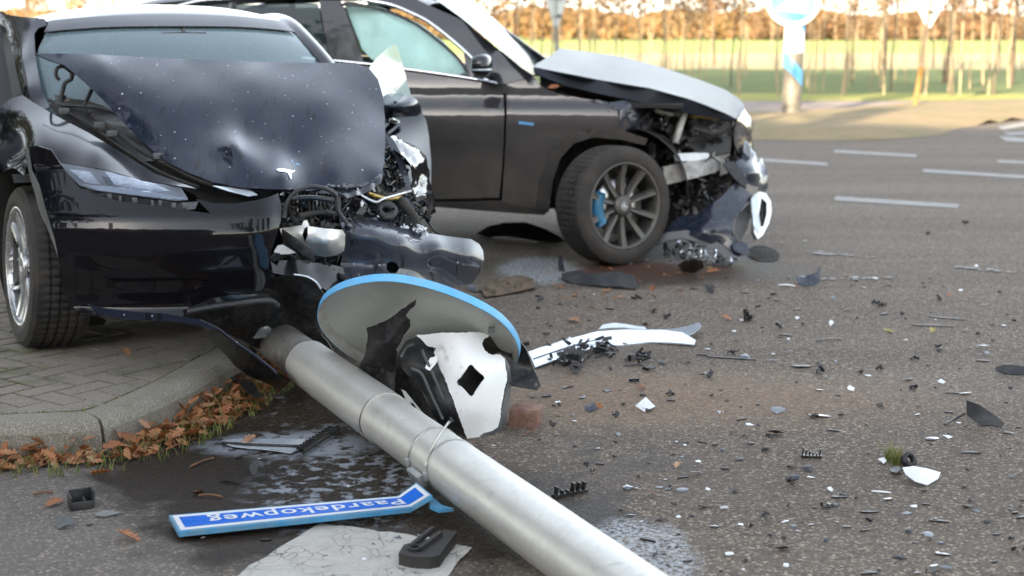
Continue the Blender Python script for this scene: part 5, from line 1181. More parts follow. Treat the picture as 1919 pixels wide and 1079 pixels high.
box('cabin_side', S.P(-2.1, .10, .72), sF*1.5, sN*.012, (0, 0, .32), 'liner', suv); box('cabin_side', S.P(-2.1, 1.78, .72), sF*1.5, sN*.012, (0, 0, .32), 'liner', suv)
box('dashboard', S.P(-1.0, .94, 1.02), sF*.22, sN*.75, (0, 0, .12), 'interior', suv, .05)
for l in (.5, 1.38):
    q = box('front_seat', S.P(-1.9, l, .75), sF*.26, sN*.25, (0, 0, .1), 'seat_grey', suv, .05); box('seat_back', S.P(-2.15, l, 1.1), sF*.08, sN*.24, np.array([0, 0, .32])-sF*.12, 'seat_grey', q, .05); box('headrest', S.P(-2.28, l, 1.48), sF*.05, sN*.13, (0, 0, .09), 'seat_grey', q, .03)
# bonnet
sheet('bonnet', [(1000, 125), (1006, 119), (1020, 111), (1036, 101), (1043, 95), (1048, 90), (1062, 92), (1096, 96), (1169, 107), (1241, 126), (1313, 150), (1361, 169), (1386, 186), (1396, 199), (1390, 210), (1379, 222), (1361, 213), (1325, 198), (1289, 185), (1217, 165), (1120, 149), (1050, 135)],
      [(1000, 125, .13), (1048, 90, 1.66), (1120, 149, .12), (1217, 165, .14), (1289, 185, .20), (1361, 213, .36), (1379, 222, .50), (1396, 199, 1.05), (1386, 186, 1.40), (1313, 150, 1.62), (1241, 126, 1.66), (1169, 107, 1.68), (1096, 96, 1.68), (1180, 130, .90), (1270, 155, .90), (1100, 115, .88), (1350, 185, .92)], 'grey_hood', suv, S.L, res=9, thick=.01, crumple=.002, csc=2.5)
sheet('bonnet_edge', [(1000, 126), (1050, 136), (1120, 150), (1217, 166), (1289, 186), (1361, 214), (1379, 223), (1376, 226), (1345, 222), (1313, 217), (1241, 203), (1181, 187), (1120, 175), (1060, 160), (1022, 146), (1000, 135)], [(1000, 126, .125), (1120, 150, .115), (1217, 166, .135), (1289, 186, .195), (1361, 214, .355), (1376, 226, .46), (1313, 217, .28), (1181, 187, .10), (1060, 160, .07), (1000, 135, .09)], 'grey_hood', suv, S.L, res=7, thick=.004)
# opened front corner
sheet('engine_bay', [(1020, 150), (1110, 178), (1240, 200), (1380, 222), (1398, 215), (1408, 300), (1385, 400), (1300, 410), (1245, 440), (1190, 400), (1165, 262), (1060, 175)], [(1020, 150, .3), (1240, 200, .5), (1398, 215, .9), (1300, 400, .7), (1190, 400, .5)], 'liner', suv, S.L, res=20, crumple=.02)
sheet('radiator_housing', [(1290, 224), (1368, 226), (1372, 250), (1368, 285), (1345, 292), (1300, 286), (1288, 262)], [(1290, 224, .42), (1368, 226, .5), (1345, 292, .42)], 'black_plastic', suv, S.L, res=8, thick=.1, crumple=.008)
gb = [(1170, 200), (1240, 206), (1375, 226), (1395, 300), (1370, 345), (1330, 400), (1262, 410), (1240, 360), (1215, 275)]
gbd = [(1170, 200, .2), (1375, 226, .5), (1395, 300, .6), (1262, 410, .3), (1215, 275, .2)]
jagged('crushed_parts', gb, gbd, 190, 'torn_plastic', suv, 13, 31, S.L, dj=.08)
jagged('metal_fragments', gb, gbd, 40, 'dirty_beam', suv, 8, 32, S.L, dj=.1)
jagged('metal_fragments', gb, gbd, 16, 'grey_flake', suv, 7, 34, S.L, dj=.1)
jagged('crushed_parts', [(1235, 345), (1330, 340), (1385, 360), (1360, 400), (1290, 412), (1250, 410)], [(1235, 345, .25), (1385, 360, .3), (1290, 412, .2)], 120, 'torn_plastic', suv, 12, 33, S.L, dj=.1)
tube('suspension_strut', [S.L(1266, 268, .22), S.L(1275, 235, .25), S.L(1284, 206, .3)], .024, 'dirty_beam', suv, sm=2)
tube('slam_panel', [S.L(1293, 217, .4), S.L(1322, 219, .42), S.L(1350, 222, .45)], .014, 'brass', suv, sm=2)
tube('slam_panel', [S.L(1226, 204, .25), S.L(1250, 213, .28), S.L(1290, 214, .3)], .018, 'dirty_beam', suv, sm=2)
for i, pts in enumerate(([(1214, 250), (1245, 258), (1270, 290)], [(1300, 240), (1340, 250), (1366, 240)], [(1230, 270), (1262, 300), (1245, 330)], [(1250, 345), (1290, 360), (1330, 350)], [(1205, 235), (1240, 240), (1290, 262), (1350, 262)])):
    tube('hose', [S.L(x, y, .3+.03*i) for x, y in pts], .011+.004*(i % 3), 'rubber', suv)
sheet('crossmember', [(1243, 313), (1268, 307), (1300, 301), (1332, 296), (1350, 304), (1352, 314), (1340, 323), (1300, 334), (1246, 347)], [(1243, 313, .14), (1300, 301, .25), (1352, 314, .45), (1246, 347, .12), (1300, 334, .20)], 'dirty_beam', suv, S.L, res=7, thick=.05, crumple=.008)
sheet('white_bracket', [(1262, 289), (1300, 286), (1328, 287), (1330, 297), (1300, 301), (1268, 303)], [(1262, 289, .28), (1328, 287, .35), (1300, 301, .28)], 'white_flake', suv, S.L, res=6, thick=.03, crumple=.01)
sheet('side_plate', [(1335, 292), (1345, 270), (1356, 262), (1366, 275), (1368, 300), (1360, 325), (1348, 330), (1350, 306)], [(1335, 292, .4), (1356, 262, .5), (1348, 330, .4)], 'dirty_beam', suv, S.L, res=6, thick=.01, crumple=.02)
sheet('front_panel', [(1377, 226), (1396, 202), (1403, 230), (1412, 262), (1414, 300), (1408, 335), (1396, 350), (1380, 330), (1374, 280)], [(1377, 226, .5), (1396, 202, 1.0), (1412, 262, .9), (1380, 330, .55), (1374, 280, .5)], 'gloss_plastic', suv, S.L, res=8, crumple=.02)
tube('dangling_wire', [S.L(1397, 212, .9), S.L(1408, 226, .9), S.L(1411, 240, .85), S.L(1404, 252, .8)], .003, 'black_plastic', suv, seg=5)
gr = sheet('broken_grille', [(1396, 262), (1404, 268), (1412, 290), (1420, 305), (1427, 296), (1434, 322), (1438, 352), (1432, 362), (1416, 352), (1402, 343), (1386, 318), (1378, 303), (1390, 298), (1393, 280)], [(1396, 262, .55), (1427, 296, .6), (1438, 352, .5), (1402, 343, .25), (1378, 303, .3), (1408, 320, .28)], 'navy_flake', suv, S.L, res=6, crumple=.02, csc=9)
sheet('bumper_wing', [(1354, 306), (1375, 302), (1390, 322), (1403, 342), (1392, 348), (1376, 334)], [(1354, 306, .22), (1375, 302, .25), (1403, 342, .18)], 'gloss_plastic', suv, S.L, res=6, thick=.01, crumple=.006)
sheet('light_fragment', [(1397, 266), (1405, 272), (1407, 290), (1405, 306), (1399, 300), (1396, 282)], [(1397, 266, .45), (1405, 306, .4), (1396, 282, .45)], 'trim_white', suv, S.L, res=5, crumple=.01, csc=25)
# wheels
wn = np.array([math.sin(rad(33)), -math.cos(rad(33)), .04]); make_wheel(suv, G(1172, 386, .372), wn, .368, .245, .268, 'dark_rim', 'dusty_rubber', 'ten', 'blue_paint', spin=.30)
make_wheel(suv, S.P(-2.87, .02, .365), -sN, .365, .245, .268, 'dark_rim', 'dusty_rubber', 'ten', 'blue_paint')
for f in (0, -2.87): make_wheel(suv, S.P(f, CW-.02, .365), sN, .365, .245, .268, 'dark_rim', 'dusty_rubber', 'ten', 'blue_paint')
loft('wheel_arch_liner', [[S.P(math.cos(t_)*.43+.0, l, .40+math.sin(t_)*.44) for t_ in np.linspace(-.15, math.pi+.25, 9)] for l in (.05, .5)], 'liner', suv, nu=3, nv=2)
loft('wheel_arch_liner', [[S.P(-2.87+math.cos(t_)*.42, l, .38+math.sin(t_)*.42) for t_ in np.linspace(-.15, math.pi+.25, 9)] for l in (.04, .5)], 'liner', suv, nu=3, nv=2)
box('arch_wall', S.P(-.08, .50, .62), sF*.50, sN*.02, (0, 0, .36), 'liner', suv)
box('arch_top', S.P(-.08, .27, .97), sF*.46, sN*.23, (0, 0, .012), 'liner', suv)
box('underbody', S.P(-.2, .94, .42), sF*.9, sN*.45, (0, 0, .14), 'liner', suv)

# fallen bumper below the nose
fb = thing('fallen_bumper', 'detached dark blue front bumper lying under the torn nose of the grey SUV', 'bumper', S.L(1330, 450, .1))
sheet('bumper_skin', [(1245, 437), (1256, 420), (1265, 409), (1307, 402), (1350, 372), (1376, 343), (1400, 356), (1412, 370), (1392, 390), (1376, 410), (1374, 435), (1385, 455), (1402, 464), (1398, 476), (1372, 483), (1355, 470), (1337, 459), (1300, 442), (1270, 438)], [(1245, 437, .08), (1307, 402, .12), (1376, 343, .2), (1412, 370, .25), (1376, 410, .05), (1398, 476, .0), (1337, 459, -.02), (1320, 430, -.03)], 'navy_flake', fb, S.L, res=7, crumple=.008, csc=5, thick=.006)
sheet('arch_lip', [(1225, 447), (1250, 435), (1287, 431), (1325, 441), (1352, 458), (1377, 482), (1366, 485), (1340, 470), (1318, 457), (1280, 446), (1250, 450), (1229, 461)], [(1225, 447, .02), (1287, 431, .02), (1377, 482, -.06), (1280, 446, .0)], 'grey_plastic', fb, S.L, res=6, thick=.012)
sheet('inner_duct', [(1378, 408), (1392, 392), (1412, 372), (1408, 400), (1398, 430), (1388, 452), (1377, 434)], [(1378, 408, .12), (1412, 372, .28), (1388, 452, .1)], 'grey_plastic', fb, S.L, res=6, crumple=.01)
sheet('lamp_surround', [(1412, 366), (1424, 359), (1436, 362), (1445, 378), (1446, 398), (1441, 418), (1430, 440), (1420, 448), (1413, 434), (1416, 412), (1408, 396)], [(1412, 366, .2), (1445, 378, .3), (1420, 448, .1)], 'machined', fb, S.L, res=5, thick=.03, holes=[[(1427, 370), (1437, 380), (1437, 400), (1431, 424), (1425, 424), (1422, 402)]])
sheet('lamp_backing', [(1422, 366), (1440, 372), (1442, 410), (1430, 432), (1418, 415)], [(1422, 366, .32), (1440, 372, .36), (1430, 432, .28)], 'torn_plastic', fb, S.L, res=8)
sheet('chrome_sliver', [(1408, 372), (1418, 362), (1424, 375), (1420, 395), (1425, 420), (1422, 440), (1413, 425), (1410, 400)], [(1408, 372, .12), (1424, 375, .15), (1422, 440, .06)], 'trim_white', fb, S.L, res=5, thick=.006)
box('mounting_bolt', S.L(1338, 433, -.06), sF*.012, sN*.012, (0, 0, .012), 'torn_plastic', fb, .004)
sheet('bumper_corner', [(1384, 452), (1400, 458), (1403, 470), (1392, 478), (1376, 470), (1372, 460)], [(1384, 452, -.02), (1403, 470, -.03), (1372, 460, -.06)], 'navy_flake', fb, S.L, res=5, crumple=.01, thick=.01)
tag(jagged('broken_lamp_parts', [(1248, 452), (1300, 448), (1360, 480), (1400, 490), (1370, 498), (1280, 500), (1240, 480)], [(1248, 452, .1), (1400, 490, -.1), (1280, 500, -.15)], 90, 'torn_plastic', None, 9, 41, S.L, dj=.05), 'black broken lamp housing pieces heaped under the fallen bumper', 'debris', kind='stuff')
tag(jagged('broken_glass_heap', [(1262, 450), (1282, 448), (1300, 462), (1350, 470), (1375, 488), (1340, 492), (1285, 480)], [(1262, 450, -.02), (1375, 488, -.12), (1285, 480, -.15)], 80, 'chrome', None, 4, 42, S.L, dj=.04), 'bright lamp reflector crumbs heaped under the fallen bumper', 'debris', kind='stuff')
# ================================================================== FALLEN POLE
P0 = G(1133, 1079, .10); P1 = G(578, 681, .15); ax = (P1-P0)/np.linalg.norm(P1-P0)
def pjx(p): d = p-cC; return 959.5+FPX*float(d@cr)/float(d@cf)
def on_axis(px):
    a, b_ = -1., 4.
    for _ in range(50):
        m_ = (a+b_)/2
        if pjx(P0+ax*m_) > px: a = m_
        else: b_ = m_
    return P0+ax*a
_, pa, pb = frame_of(ax)
pole = thing('fallen_pole', 'thick grey metal pole lying from under the black car to the bottom edge', 'pole', P0*[1, 1, 0])
def psec(name, q0, q1, r0, r1, mat='pole', parent=pole, jag=0, lip=True, seg=64, n=14):
    L = float((q1-q0)@ax); V = []; F_ = []
    for i in range(n+1):
        s = i/n
        for j in range(seg):
            t_ = 6.2832*j/seg; r_ = r0+(r1-r0)*s; e = 0
            if jag and s > .55:
                u = (s-.55)/.45; r_ *= 1-.36*u*(math.cos(t_-1.2)*.5+.5)+.13*u*noise.noise(Vector((math.cos(t_)*2, math.sin(t_)*2, s*3))); e = .10*u**3*noise.noise(Vector((math.cos(t_)*2.6, math.sin(t_)*2.6, 7)))
            else: r_ += .0016*noise.noise(Vector((math.cos(t_)*1.5, math.sin(t_)*1.5, s*4)))
            V.append(q0+ax*(L*s+e)+(pa*math.cos(t_)+pb*math.sin(t_))*r_)
    F_ = [(i*seg+j, i*seg+(j+1) % seg, (i+1)*seg+(j+1) % seg, (i+1)*seg+j) for i in range(n) for j in range(seg)]
    nb = len(V)
    V += [v+(q0+ax*float((v-q0)@ax)-v)*(.005/.09) for v in V]
    F_ += [tuple(i+nb for i in reversed(f)) for f in F_]
    F_ += [(j, j+nb, (j+1) % seg+nb, (j+1) % seg) for j in range(seg)]+[(n*seg+(j+1) % seg, n*seg+(j+1) % seg+nb, n*seg+j+nb, n*seg+j) for j in range(seg)]
    o = mk(name, V, F_, mat, parent); bm = bmesh.new(); bm.from_mesh(o.data); bmesh.ops.recalc_face_normals(bm, faces=bm.faces); bm.to_mesh(o.data); bm.free(); autosmooth(o, 40); return o
q1, q2, qe = on_axis(578), on_axis(722), on_axis(446)
psec('pole_section', P0-ax*.55, q2, .0870, .0875); psec('pole_section', q2-ax*.004, q1, .0925, .0935); psec('pole_base', q1-ax*.01, qe, .084, .086, mat='dirty_pole', jag=1, n=30)
for qq in (q1, q2): psec('joint_ring', qq-ax*.0025, qq+ax*.0025, .0928 if qq is q2 else .0942, .0928 if qq is q2 else .0942, mat='rubber', n=2)
def band(q, r_, wd, mat='band_clamp', parent=pole, tilt=0.):
    a2 = ax+pb*tilt; n_, a, b_ = frame_of(a2); v, f = lathe([(-wd, r_), (-wd, r_+.0016), (wd, r_+.0016), (wd, r_)], q, n_, a, b_, 72); return mk('band_clamp', v, f, mat, parent)
def surf(q, t_, dr=0., r_=.088): return q+(pa*math.cos(t_)+pb*math.sin(t_))*(r_+dr)
cd = (cC-on_axis(800)); cd -= ax*float(cd@ax); cd /= np.linalg.norm(cd); t0 = math.atan2(float(cd@pb), float(cd@pa))     # direction facing the photographer
dn = t0+(-1 if float(surf(q2, t0-1)[2]) < float(surf(q2, t0+1)[2]) else 1)*1.0
band(on_axis(719), .0885, .005)
for px_, tl in ((815, .05), (850, -.06)):
    q = on_axis(px_); bd_ = band(q, .0882, .0045, tilt=tl)
    c_ = surf(q, t0+(dn-t0)*.85, .006); n_ = c_-q; n_ /= np.linalg.norm(n_); box('clamp_screw', c_, n_*.007, ax*.008, np.cross(n_, ax)*.013, 'galvanised', bd_, .002)
q = on_axis(719); c_ = surf(q, t0+(dn-t0)*.95, .005); n_ = c_-q; n_ /= np.linalg.norm(n_); box('clamp_screw', c_, n_*.007, ax*.008, np.cross(n_, ax)*.016, 'galvanised', pole, .002)
q = on_axis(848); st = [surf(q, t0+(dn-t0)*.5, .004), surf(q+ax*.0, t0-(dn-t0)*.1, .010), surf(q+ax*.005, t0-(dn-t0)*.55, .028), surf(q+ax*.012, t0-(dn-t0)*.85, .055)]
tube('loose_strap', st, .0042, 'band_clamp', pole, seg=6)
q = on_axis(832); br_ = []
c_ = surf(q, dn+(dn-t0)*.12, .012); n_ = c_-q; n_ /= np.linalg.norm(n_)
box('saddle_bracket', c_, n_*.011, ax*.045, np.cross(n_, ax)*.022, 'galvanised', pole, .004)

# ------------------------------------------------------------------ street name sign
ss = thing('street_name_sign', 'blue street name sign with white lettering lying upside down beside the fallen pole', 'sign', G(540, 985))
A, B, Cc_, D = G(316, 965, .032), G(745, 929, .038), G(772, 951, .038), G(335, 997, .032)
E_, F1 = G(781, 903, .085), G(811, 928, .085)
def quad(a, b_, c, d, s, t, h=0.):
    n = np.cross(b_-a, d-a); n /= np.linalg.norm(n); n = n if n[2] > 0 else -n
    return (d*(1-s)+c*s)*(1-t)+(a*(1-s)+b_*s)*t+n*h      # s along, t from the near to the far edge
def slab(name, pts, th, mat, parent, dn_=(0, 0, -1)):
    n = len(pts); d = np.array(dn_, float)*th; V = list(pts)+[p+d for p in pts]
    o = mk(name, V, [tuple(range(n)), tuple(reversed(range(n, 2*n)))]+[(i, (i+1) % n+0, (i+1) % n+n, i+n) for i in range(n)], mat, parent, smooth=False)
    bm = bmesh.new(); bm.from_mesh(o.data); bmesh.ops.recalc_face_normals(bm, faces=bm.faces); bmesh.ops.bevel(bm, geom=bm.edges[:], offset=.0015, segments=2, affect='EDGES'); bm.to_mesh(o.data); bm.free(); return o
slab('sign_body', [D, Cc_, B, A], .016, 'sign_edge_blue', ss); slab('sign_body', [Cc_+np.array([.0, 0, .0]), F1, E_, B], .014, 'sign_edge_blue', ss)
def inset(quads, h, e0, e1, tt, mat, nm):
    for (q, s0, s1) in quads:
        V = [quad(*q, s, t, h) for s, t in ((s0, tt), (s1, tt), (s1, 1-tt), (s0, 1-tt))]; mk(nm, V, [(0, 1, 2, 3)], mat, ss, smooth=False)
main = (A, B, Cc_, D); end = (B, E_, F1, Cc_)
inset([(main, .012, 1), (end, 0, .93)], .0012, 0, 0, .07, 'sign_white', 'white_border')
inset([(main, .035, 1), (end, 0, .76)], .0020, 0, 0, .20, 'sign_blue', 'blue_face')
cu_ = bpy.data.curves.new('lettering', 'FONT'); cu_.body = 'Paardekopweg'; cu_.size = 1; cu_.space_character = 1.12; cu_.offset = .014
to_ = bpy.data.objects.new('lettering_curve', cu_); COL.objects.link(to_); bpy.context.view_layer.update()
me_ = to_.evaluated_get(bpy.context.evaluated_depsgraph_get()).to_mesh(); vv = np.array([v.co[:] for v in me_.vertices]); ff = [tuple(p.vertices) for p in me_.polygons]
x0, x1 = vv[:, 0].min(), vv[:, 0].max()
V = [quad(*main, .992-(x-x0)/(x1-x0)*.845, .66-y*.56, .0028) for x, y, _ in vv]
to_.to_mesh_clear() if hasattr(to_, 'to_mesh_clear') else None; bpy.data.objects.remove(to_)
mk('lettering', V, ff, 'sign_white', ss, smooth=False)
sheet('saddle_end', [(800, 925), (815, 935), (828, 946), (850, 952), (822, 955), (806, 948)], lambda x, y: G(x, y, .05), 'sign_edge_blue', ss, res=7, thick=.01)

# ------------------------------------------------------------------ round sign torn off, seen from behind
rs = thing('round_road_sign', 'tilted round sign with blue edge and grey back lying behind the fallen pole', 'sign', G(770, 700))
m1 = np.array([math.cos(rad(13)), 0, -math.sin(rad(13))]); upv = np.array([math.sin(rad(13)), 0, math.cos(rad(13))]); be = rad(50)
eu = upv*math.cos(be)+np.array([0, -1, 0])*math.sin(be); nb_ = np.array([0, -1., 0])*math.cos(be)-upv*math.sin(be)
dc = WY(786, 620, 5.12); RD = .375
def disc_l(name, prof, mat, dfn=None):
    v, f = lathe(prof, dc, nb_, m1, eu, 128, False); v = [np.array(p)+nb_*.008*noise.noise(Vector(p)*3.5) for p in v]
    o = mk(name, v, f, mat, rs); bm = bmesh.new(); bm.from_mesh(o.data); bmesh.ops.remove_doubles(bm, verts=bm.verts, dist=1e-5); bmesh.ops.recalc_face_normals(bm, faces=bm.faces); bm.to_mesh(o.data); bm.free(); autosmooth(o, 40); return o
disc_l('sign_back_plate', [(0, .0005), (0, .1), (0, .2), (0, .3), (0, RD-.022)], 'sign_back')
disc_l('sign_front_plate', [(-.004, .0005), (-.004, .2), (-.004, RD-.01), (-.004, RD)], 'sky_blue_paint')
disc_l('inner_flange', [(0, RD-.022), (.006, RD-.019), (.020, RD-.009), (.026, RD-.003), (.027, RD)], 'sign_flange')
disc_l('blue_edge', [(.027, RD), (.026, RD+.003), (.01, RD+.004), (-.004, RD+.003), (-.004, RD)], 'sky_blue_paint')

# ------------------------------------------------------------------ torn bumper corner in white, with its black liners
wb = thing('torn_white_bumper', 'torn white bumper corner with a diamond shaped hole standing behind the pole', 'bumper', G(880, 830))
wh_o = [(780, 628), (797, 627), (830, 623), (860, 624), (887, 622), (913, 625), (917, 630), (906, 636), (903, 644), (907, 655), (914, 663), (922, 666), (937, 663), (946, 672), (950, 690), (950, 710), (945, 735), (940, 762), (937, 785), (933, 800), (920, 808), (907, 813), (896, 824), (887, 831), (877, 828), (870, 808), (860, 777), (848, 745), (837, 717), (826, 693), (817, 673), (813, 660), (818, 651), (806, 650), (798, 646), (790, 637)]
wh_d = [(780, 628, 5.06), (830, 623, 4.99), (913, 625, 5.05), (950, 700, 5.03), (933, 800, 4.98), (887, 831, 4.93), (837, 717, 4.93), (880, 700, 4.87), (817, 673, 4.98), (890, 770, 4.88), (870, 640, 4.95), (935, 740, 4.97)]
diamond = [tuple(p) for p in [(882, 684), (885, 685), (905, 704), (907, 707), (906, 711), (887, 739), (884, 742), (880, 740), (859, 720), (857, 716), (859, 712), (878, 686)]]
sheet('white_skin', wh_o, wh_d, 'white_skin', wb, WY, holes=[diamond], res=7, crumple=.0035, csc=7, thick=.004, jag=1.5)
tube('diamond_edge', [WY(x, y, float(tps(wh_d)([(x, y)])[0])) for x, y in diamond+[diamond[0]]], .0022, 'torn_plastic', wb, seg=5, sm=1)
sheet('torn_tab', [(818, 667), (806, 671), (800, 680), (797, 688), (806, 694), (815, 684), (820, 676)], [(818, 667, 4.97), (797, 688, 4.92), (815, 684, 4.94)], 'white_skin', wb, WY, res=5, crumple=.006, csc=20, jag=2)
sheet('backing_liner', [(835, 650), (915, 660), (940, 720), (915, 790), (880, 800), (850, 730)], [(835, 650, 5.05), (940, 720, 5.06), (880, 800, 5.02)], 'black_plastic', wb, WY, res=12, crumple=.006)
sheet('bumper_rim', [(937, 663), (946, 668), (955, 686), (958, 712), (955, 745), (949, 778), (940, 806), (925, 826), (905, 836), (884, 836), (889, 829), (899, 822), (908, 812), (921, 807), (933, 800), (938, 783), (942, 757), (948, 725), (951, 700), (946, 672)], [(937, 663, 5.03), (958, 712, 5.08), (949, 778, 5.04), (905, 836, 4.95), (933, 800, 4.99), (951, 700, 5.03)], 'grey_plastic', wb, WY, res=6, thick=.008, crumple=.003)
sheet('wheel_liner', [(747, 663), (760, 640), (783, 633), (800, 640), (812, 652), (816, 670), (826, 693), (838, 720), (850, 750), (862, 785), (874, 815), (882, 832), (862, 828), (845, 815), (825, 797), (812, 775), (800, 748), (788, 728), (783, 707), (767, 703), (753, 687)], [(747, 663, 5.02), (783, 633, 5.10), (816, 670, 5.0), (838, 720, 4.96), (882, 832, 4.93), (825, 797, 5.03), (783, 707, 4.98), (800, 690, 4.93), (830, 770, 4.93)], 'black_plastic', wb, WY, res=6, crumple=.010, csc=9)
for pts in ([(752, 668), (762, 650), (776, 645)], [(790, 655), (806, 690), (826, 735), (848, 790)], [(770, 690), (790, 700), (806, 735), (830, 785)]):
    tube('liner_rib', [WY(x, y, 4.93) for x, y in pts], .006, 'grey_plastic', wb, seg=6)
sheet('torn_liner', [(690, 613), (707, 608), (730, 596), (755, 578), (780, 560), (779, 570), (768, 580), (761, 590), (769, 600), (768, 615), (754, 632), (743, 650), (742, 687), (740, 733), (745, 748), (727, 731), (700, 708), (673, 688), (684, 665), (688, 640)], [(690, 613, 4.92), (780, 560, 4.80), (768, 615, 4.86), (742, 690, 5.0), (673, 688, 5.06), (727, 731, 5.0), (720, 640, 4.88)], 'torn_plastic', wb, WY, res=6, crumple=.012, csc=12, jag=2, thick=.003)
sheet('liner_shadow_side', [(742, 655), (760, 690), (783, 708), (795, 740), (818, 790), (850, 822), (820, 812), (790, 790), (760, 765), (740, 745)], [(742, 655, 5.12), (850, 822, 5.02), (740, 745, 5.1)], 'torn_plastic', wb, WY, res=9, crumple=.01)
sheet('black_flap', [(905, 640), (918, 629), (935, 636), (955, 638), (976, 641), (984, 650), (992, 668), (1000, 690), (1008, 708), (1013, 722), (1006, 731), (985, 727), (958, 722), (956, 695), (948, 672), (937, 660), (922, 664), (908, 655)], [(905, 640, 5.02), (976, 641, 5.10), (1010, 725, 5.06), (958, 722, 5.06), (935, 650, 5.12), (980, 690, 5.13)], 'torn_plastic', wb, WY, res=7, crumple=.003, csc=6, holes=[[(1002, 718), (1006, 717), (1007, 723), (1003, 724)]], thick=.004)
box('fixing_lug', WY(921, 618, 4.97), (.012, 0, 0), (0, .012, 0), (0, 0, .010), 'grey_plastic', wb, .004)
lt = sheet('metal_catch', [(752, 729), (760, 733), (772, 748), (790, 770), (799, 779), (792, 783), (780, 776), (774, 764), (765, 757), (757, 762), (750, 752), (759, 745)], [(752, 729, 5.02), (799, 779, 4.98), (750, 752, 5.0)], 'sign_flange', None, WY, res=4, thick=.006, holes=[[(768, 753), (776, 757), (782, 768), (774, 764)]])
tag(lt, 'small pale metal catch plate lying between the pole and the black liner', 'bracket')
tag(sheet('aluminium_base_plate', [(455, 618), (470, 607), (500, 600), (530, 597), (545, 606), (540, 622), (520, 628), (495, 632), (480, 634), (470, 628), (462, 632)], [(455, 618, 5.75), (545, 606, 5.9), (480, 634, 5.70), (500, 610, 5.7)], 'galvanised', None, WY, res=5, crumple=.018, csc=12, thick=.006), 'crumpled grey metal sheet above the broken end of the fallen pole', 'metal sheet')

# single brick by the white bumper
bk = box('brick', G(986, 799)+np.array([0, .03, .034]), np.array([math.cos(-.25), math.sin(-.25), 0])*.054, np.array([-math.sin(-.25), math.cos(-.25), 0])*.05, (.003, 0, .035), 'brick_red', None, .006)
tag(bk, 'single worn red brick on the road right of the torn white bumper', 'brick')

# ------------------------------------------------------------------ larger debris, one by one
def gs(name, out, h, mat, label, cat, **k):
    """piece lying on the road: outline surveyed on the ground, h = height or control list"""
    fn = tps(h) if isinstance(h, list) else None
    dp = (lambda x, y: G(x, y, float(fn([(x, y)])[0]))) if fn else (lambda x, y: G(x, y, h))
    o = sheet(name, out, dp, mat, None, **k); return tag(o, label, cat)
tr = thing('silver_trim', 'long split silver white bumper trim lying on the road right of the black flap', 'trim', G(1150, 650))
for nm, out, h in (('trim_blade', [(990, 659), (1048, 640), (1095, 627), (1119, 621), (1181, 617), (1246, 618), (1279, 623), (1304, 637), (1301, 645), (1267, 643), (1220, 640), (1166, 647), (1127, 648), (1089, 659), (1045, 673), (1003, 688)], [(990, 659, .05), (1119, 621, .05), (1200, 630, .02), (1300, 640, .02), (1003, 688, .012), (1127, 648, .012)]),
                  ('trim_blade', [(1246, 618), (1285, 611), (1310, 604), (1315, 610), (1298, 624), (1284, 629), (1262, 625)], [(1246, 618, .02), (1310, 604, .05), (1284, 629, .03)]),
                  ('trim_blade', [(1122, 617), (1130, 608), (1154, 605), (1208, 612), (1212, 617), (1170, 614), (1140, 615)], [(1122, 617, .03), (1154, 605, .05), (1212, 617, .03)])):
    fn = tps(h); sheet(nm, out, (lambda fn: lambda x, y: G(x, y, float(fn([(x, y)])[0])))(fn), 'trim_white', tr, res=6, thick=.006, crumple=.003, csc=9)
tube('trim_groove', [G(1000, 672, .034), G(1050, 655, .034), G(1100, 640, .036), G(1140, 634, .034)], .003, 'grey_plastic', tr, seg=5)
def heap(name, c, w_, h_, n, size, mat, label, seed, zmax=.05):
    r = random.Random(seed); P_ = []
    for k in range(n):
        x = c[0]+r.gauss(0, .33)*w_/1.6; y = c[1]+r.gauss(0, .33)*h_/1.6; p = G(x, y)+np.array([0, 0, .004+zmax*r.random()**2]); s = size*r.uniform(.5, 1.3)
        a = np.array([r.gauss(0, 1), r.gauss(0, 1), r.gauss(0, .6)]); a /= np.linalg.norm(a); b_ = np.cross(a, [r.gauss(0, 1) for _ in range(3)]); b_ /= np.linalg.norm(b_); cc = np.cross(a, b_)
        v = boxv(p+np.array([0, 0, s*.25]), a*s, b_*s*r.uniform(.2, .6), cc*s*.1); P_.append((v, BOXF))
    V, F_ = joinvf(P_); V = [np.array([v[0], v[1], max(.002, v[2])]) for v in V]
    return tag(mk(name, V, F_, mat, None, smooth=False), label, 'debris', kind='stuff')
heap('broken_clip_heap', (1071, 680), 105, 40, 60, .022, 'torn_plastic', 'heap of black broken clips in front of the left end of the silver trim', 1, .06)
heap('broken_clip_heap', (1127, 662), 62, 24, 34, .020, 'torn_plastic', 'smaller black broken heap tucked under the bend of the silver trim', 2, .05)
heap('broken_clip_heap', (1195, 676), 50, 20, 16, .018, 'torn_plastic', 'loose black broken clips right of the heaps in front of the silver trim', 3, .03)
heap('broken_glass', (1069, 668), 40, 10, 9, .012, 'white_flake', 'white chips lying on the black heap in front of the silver trim', 4, .09)
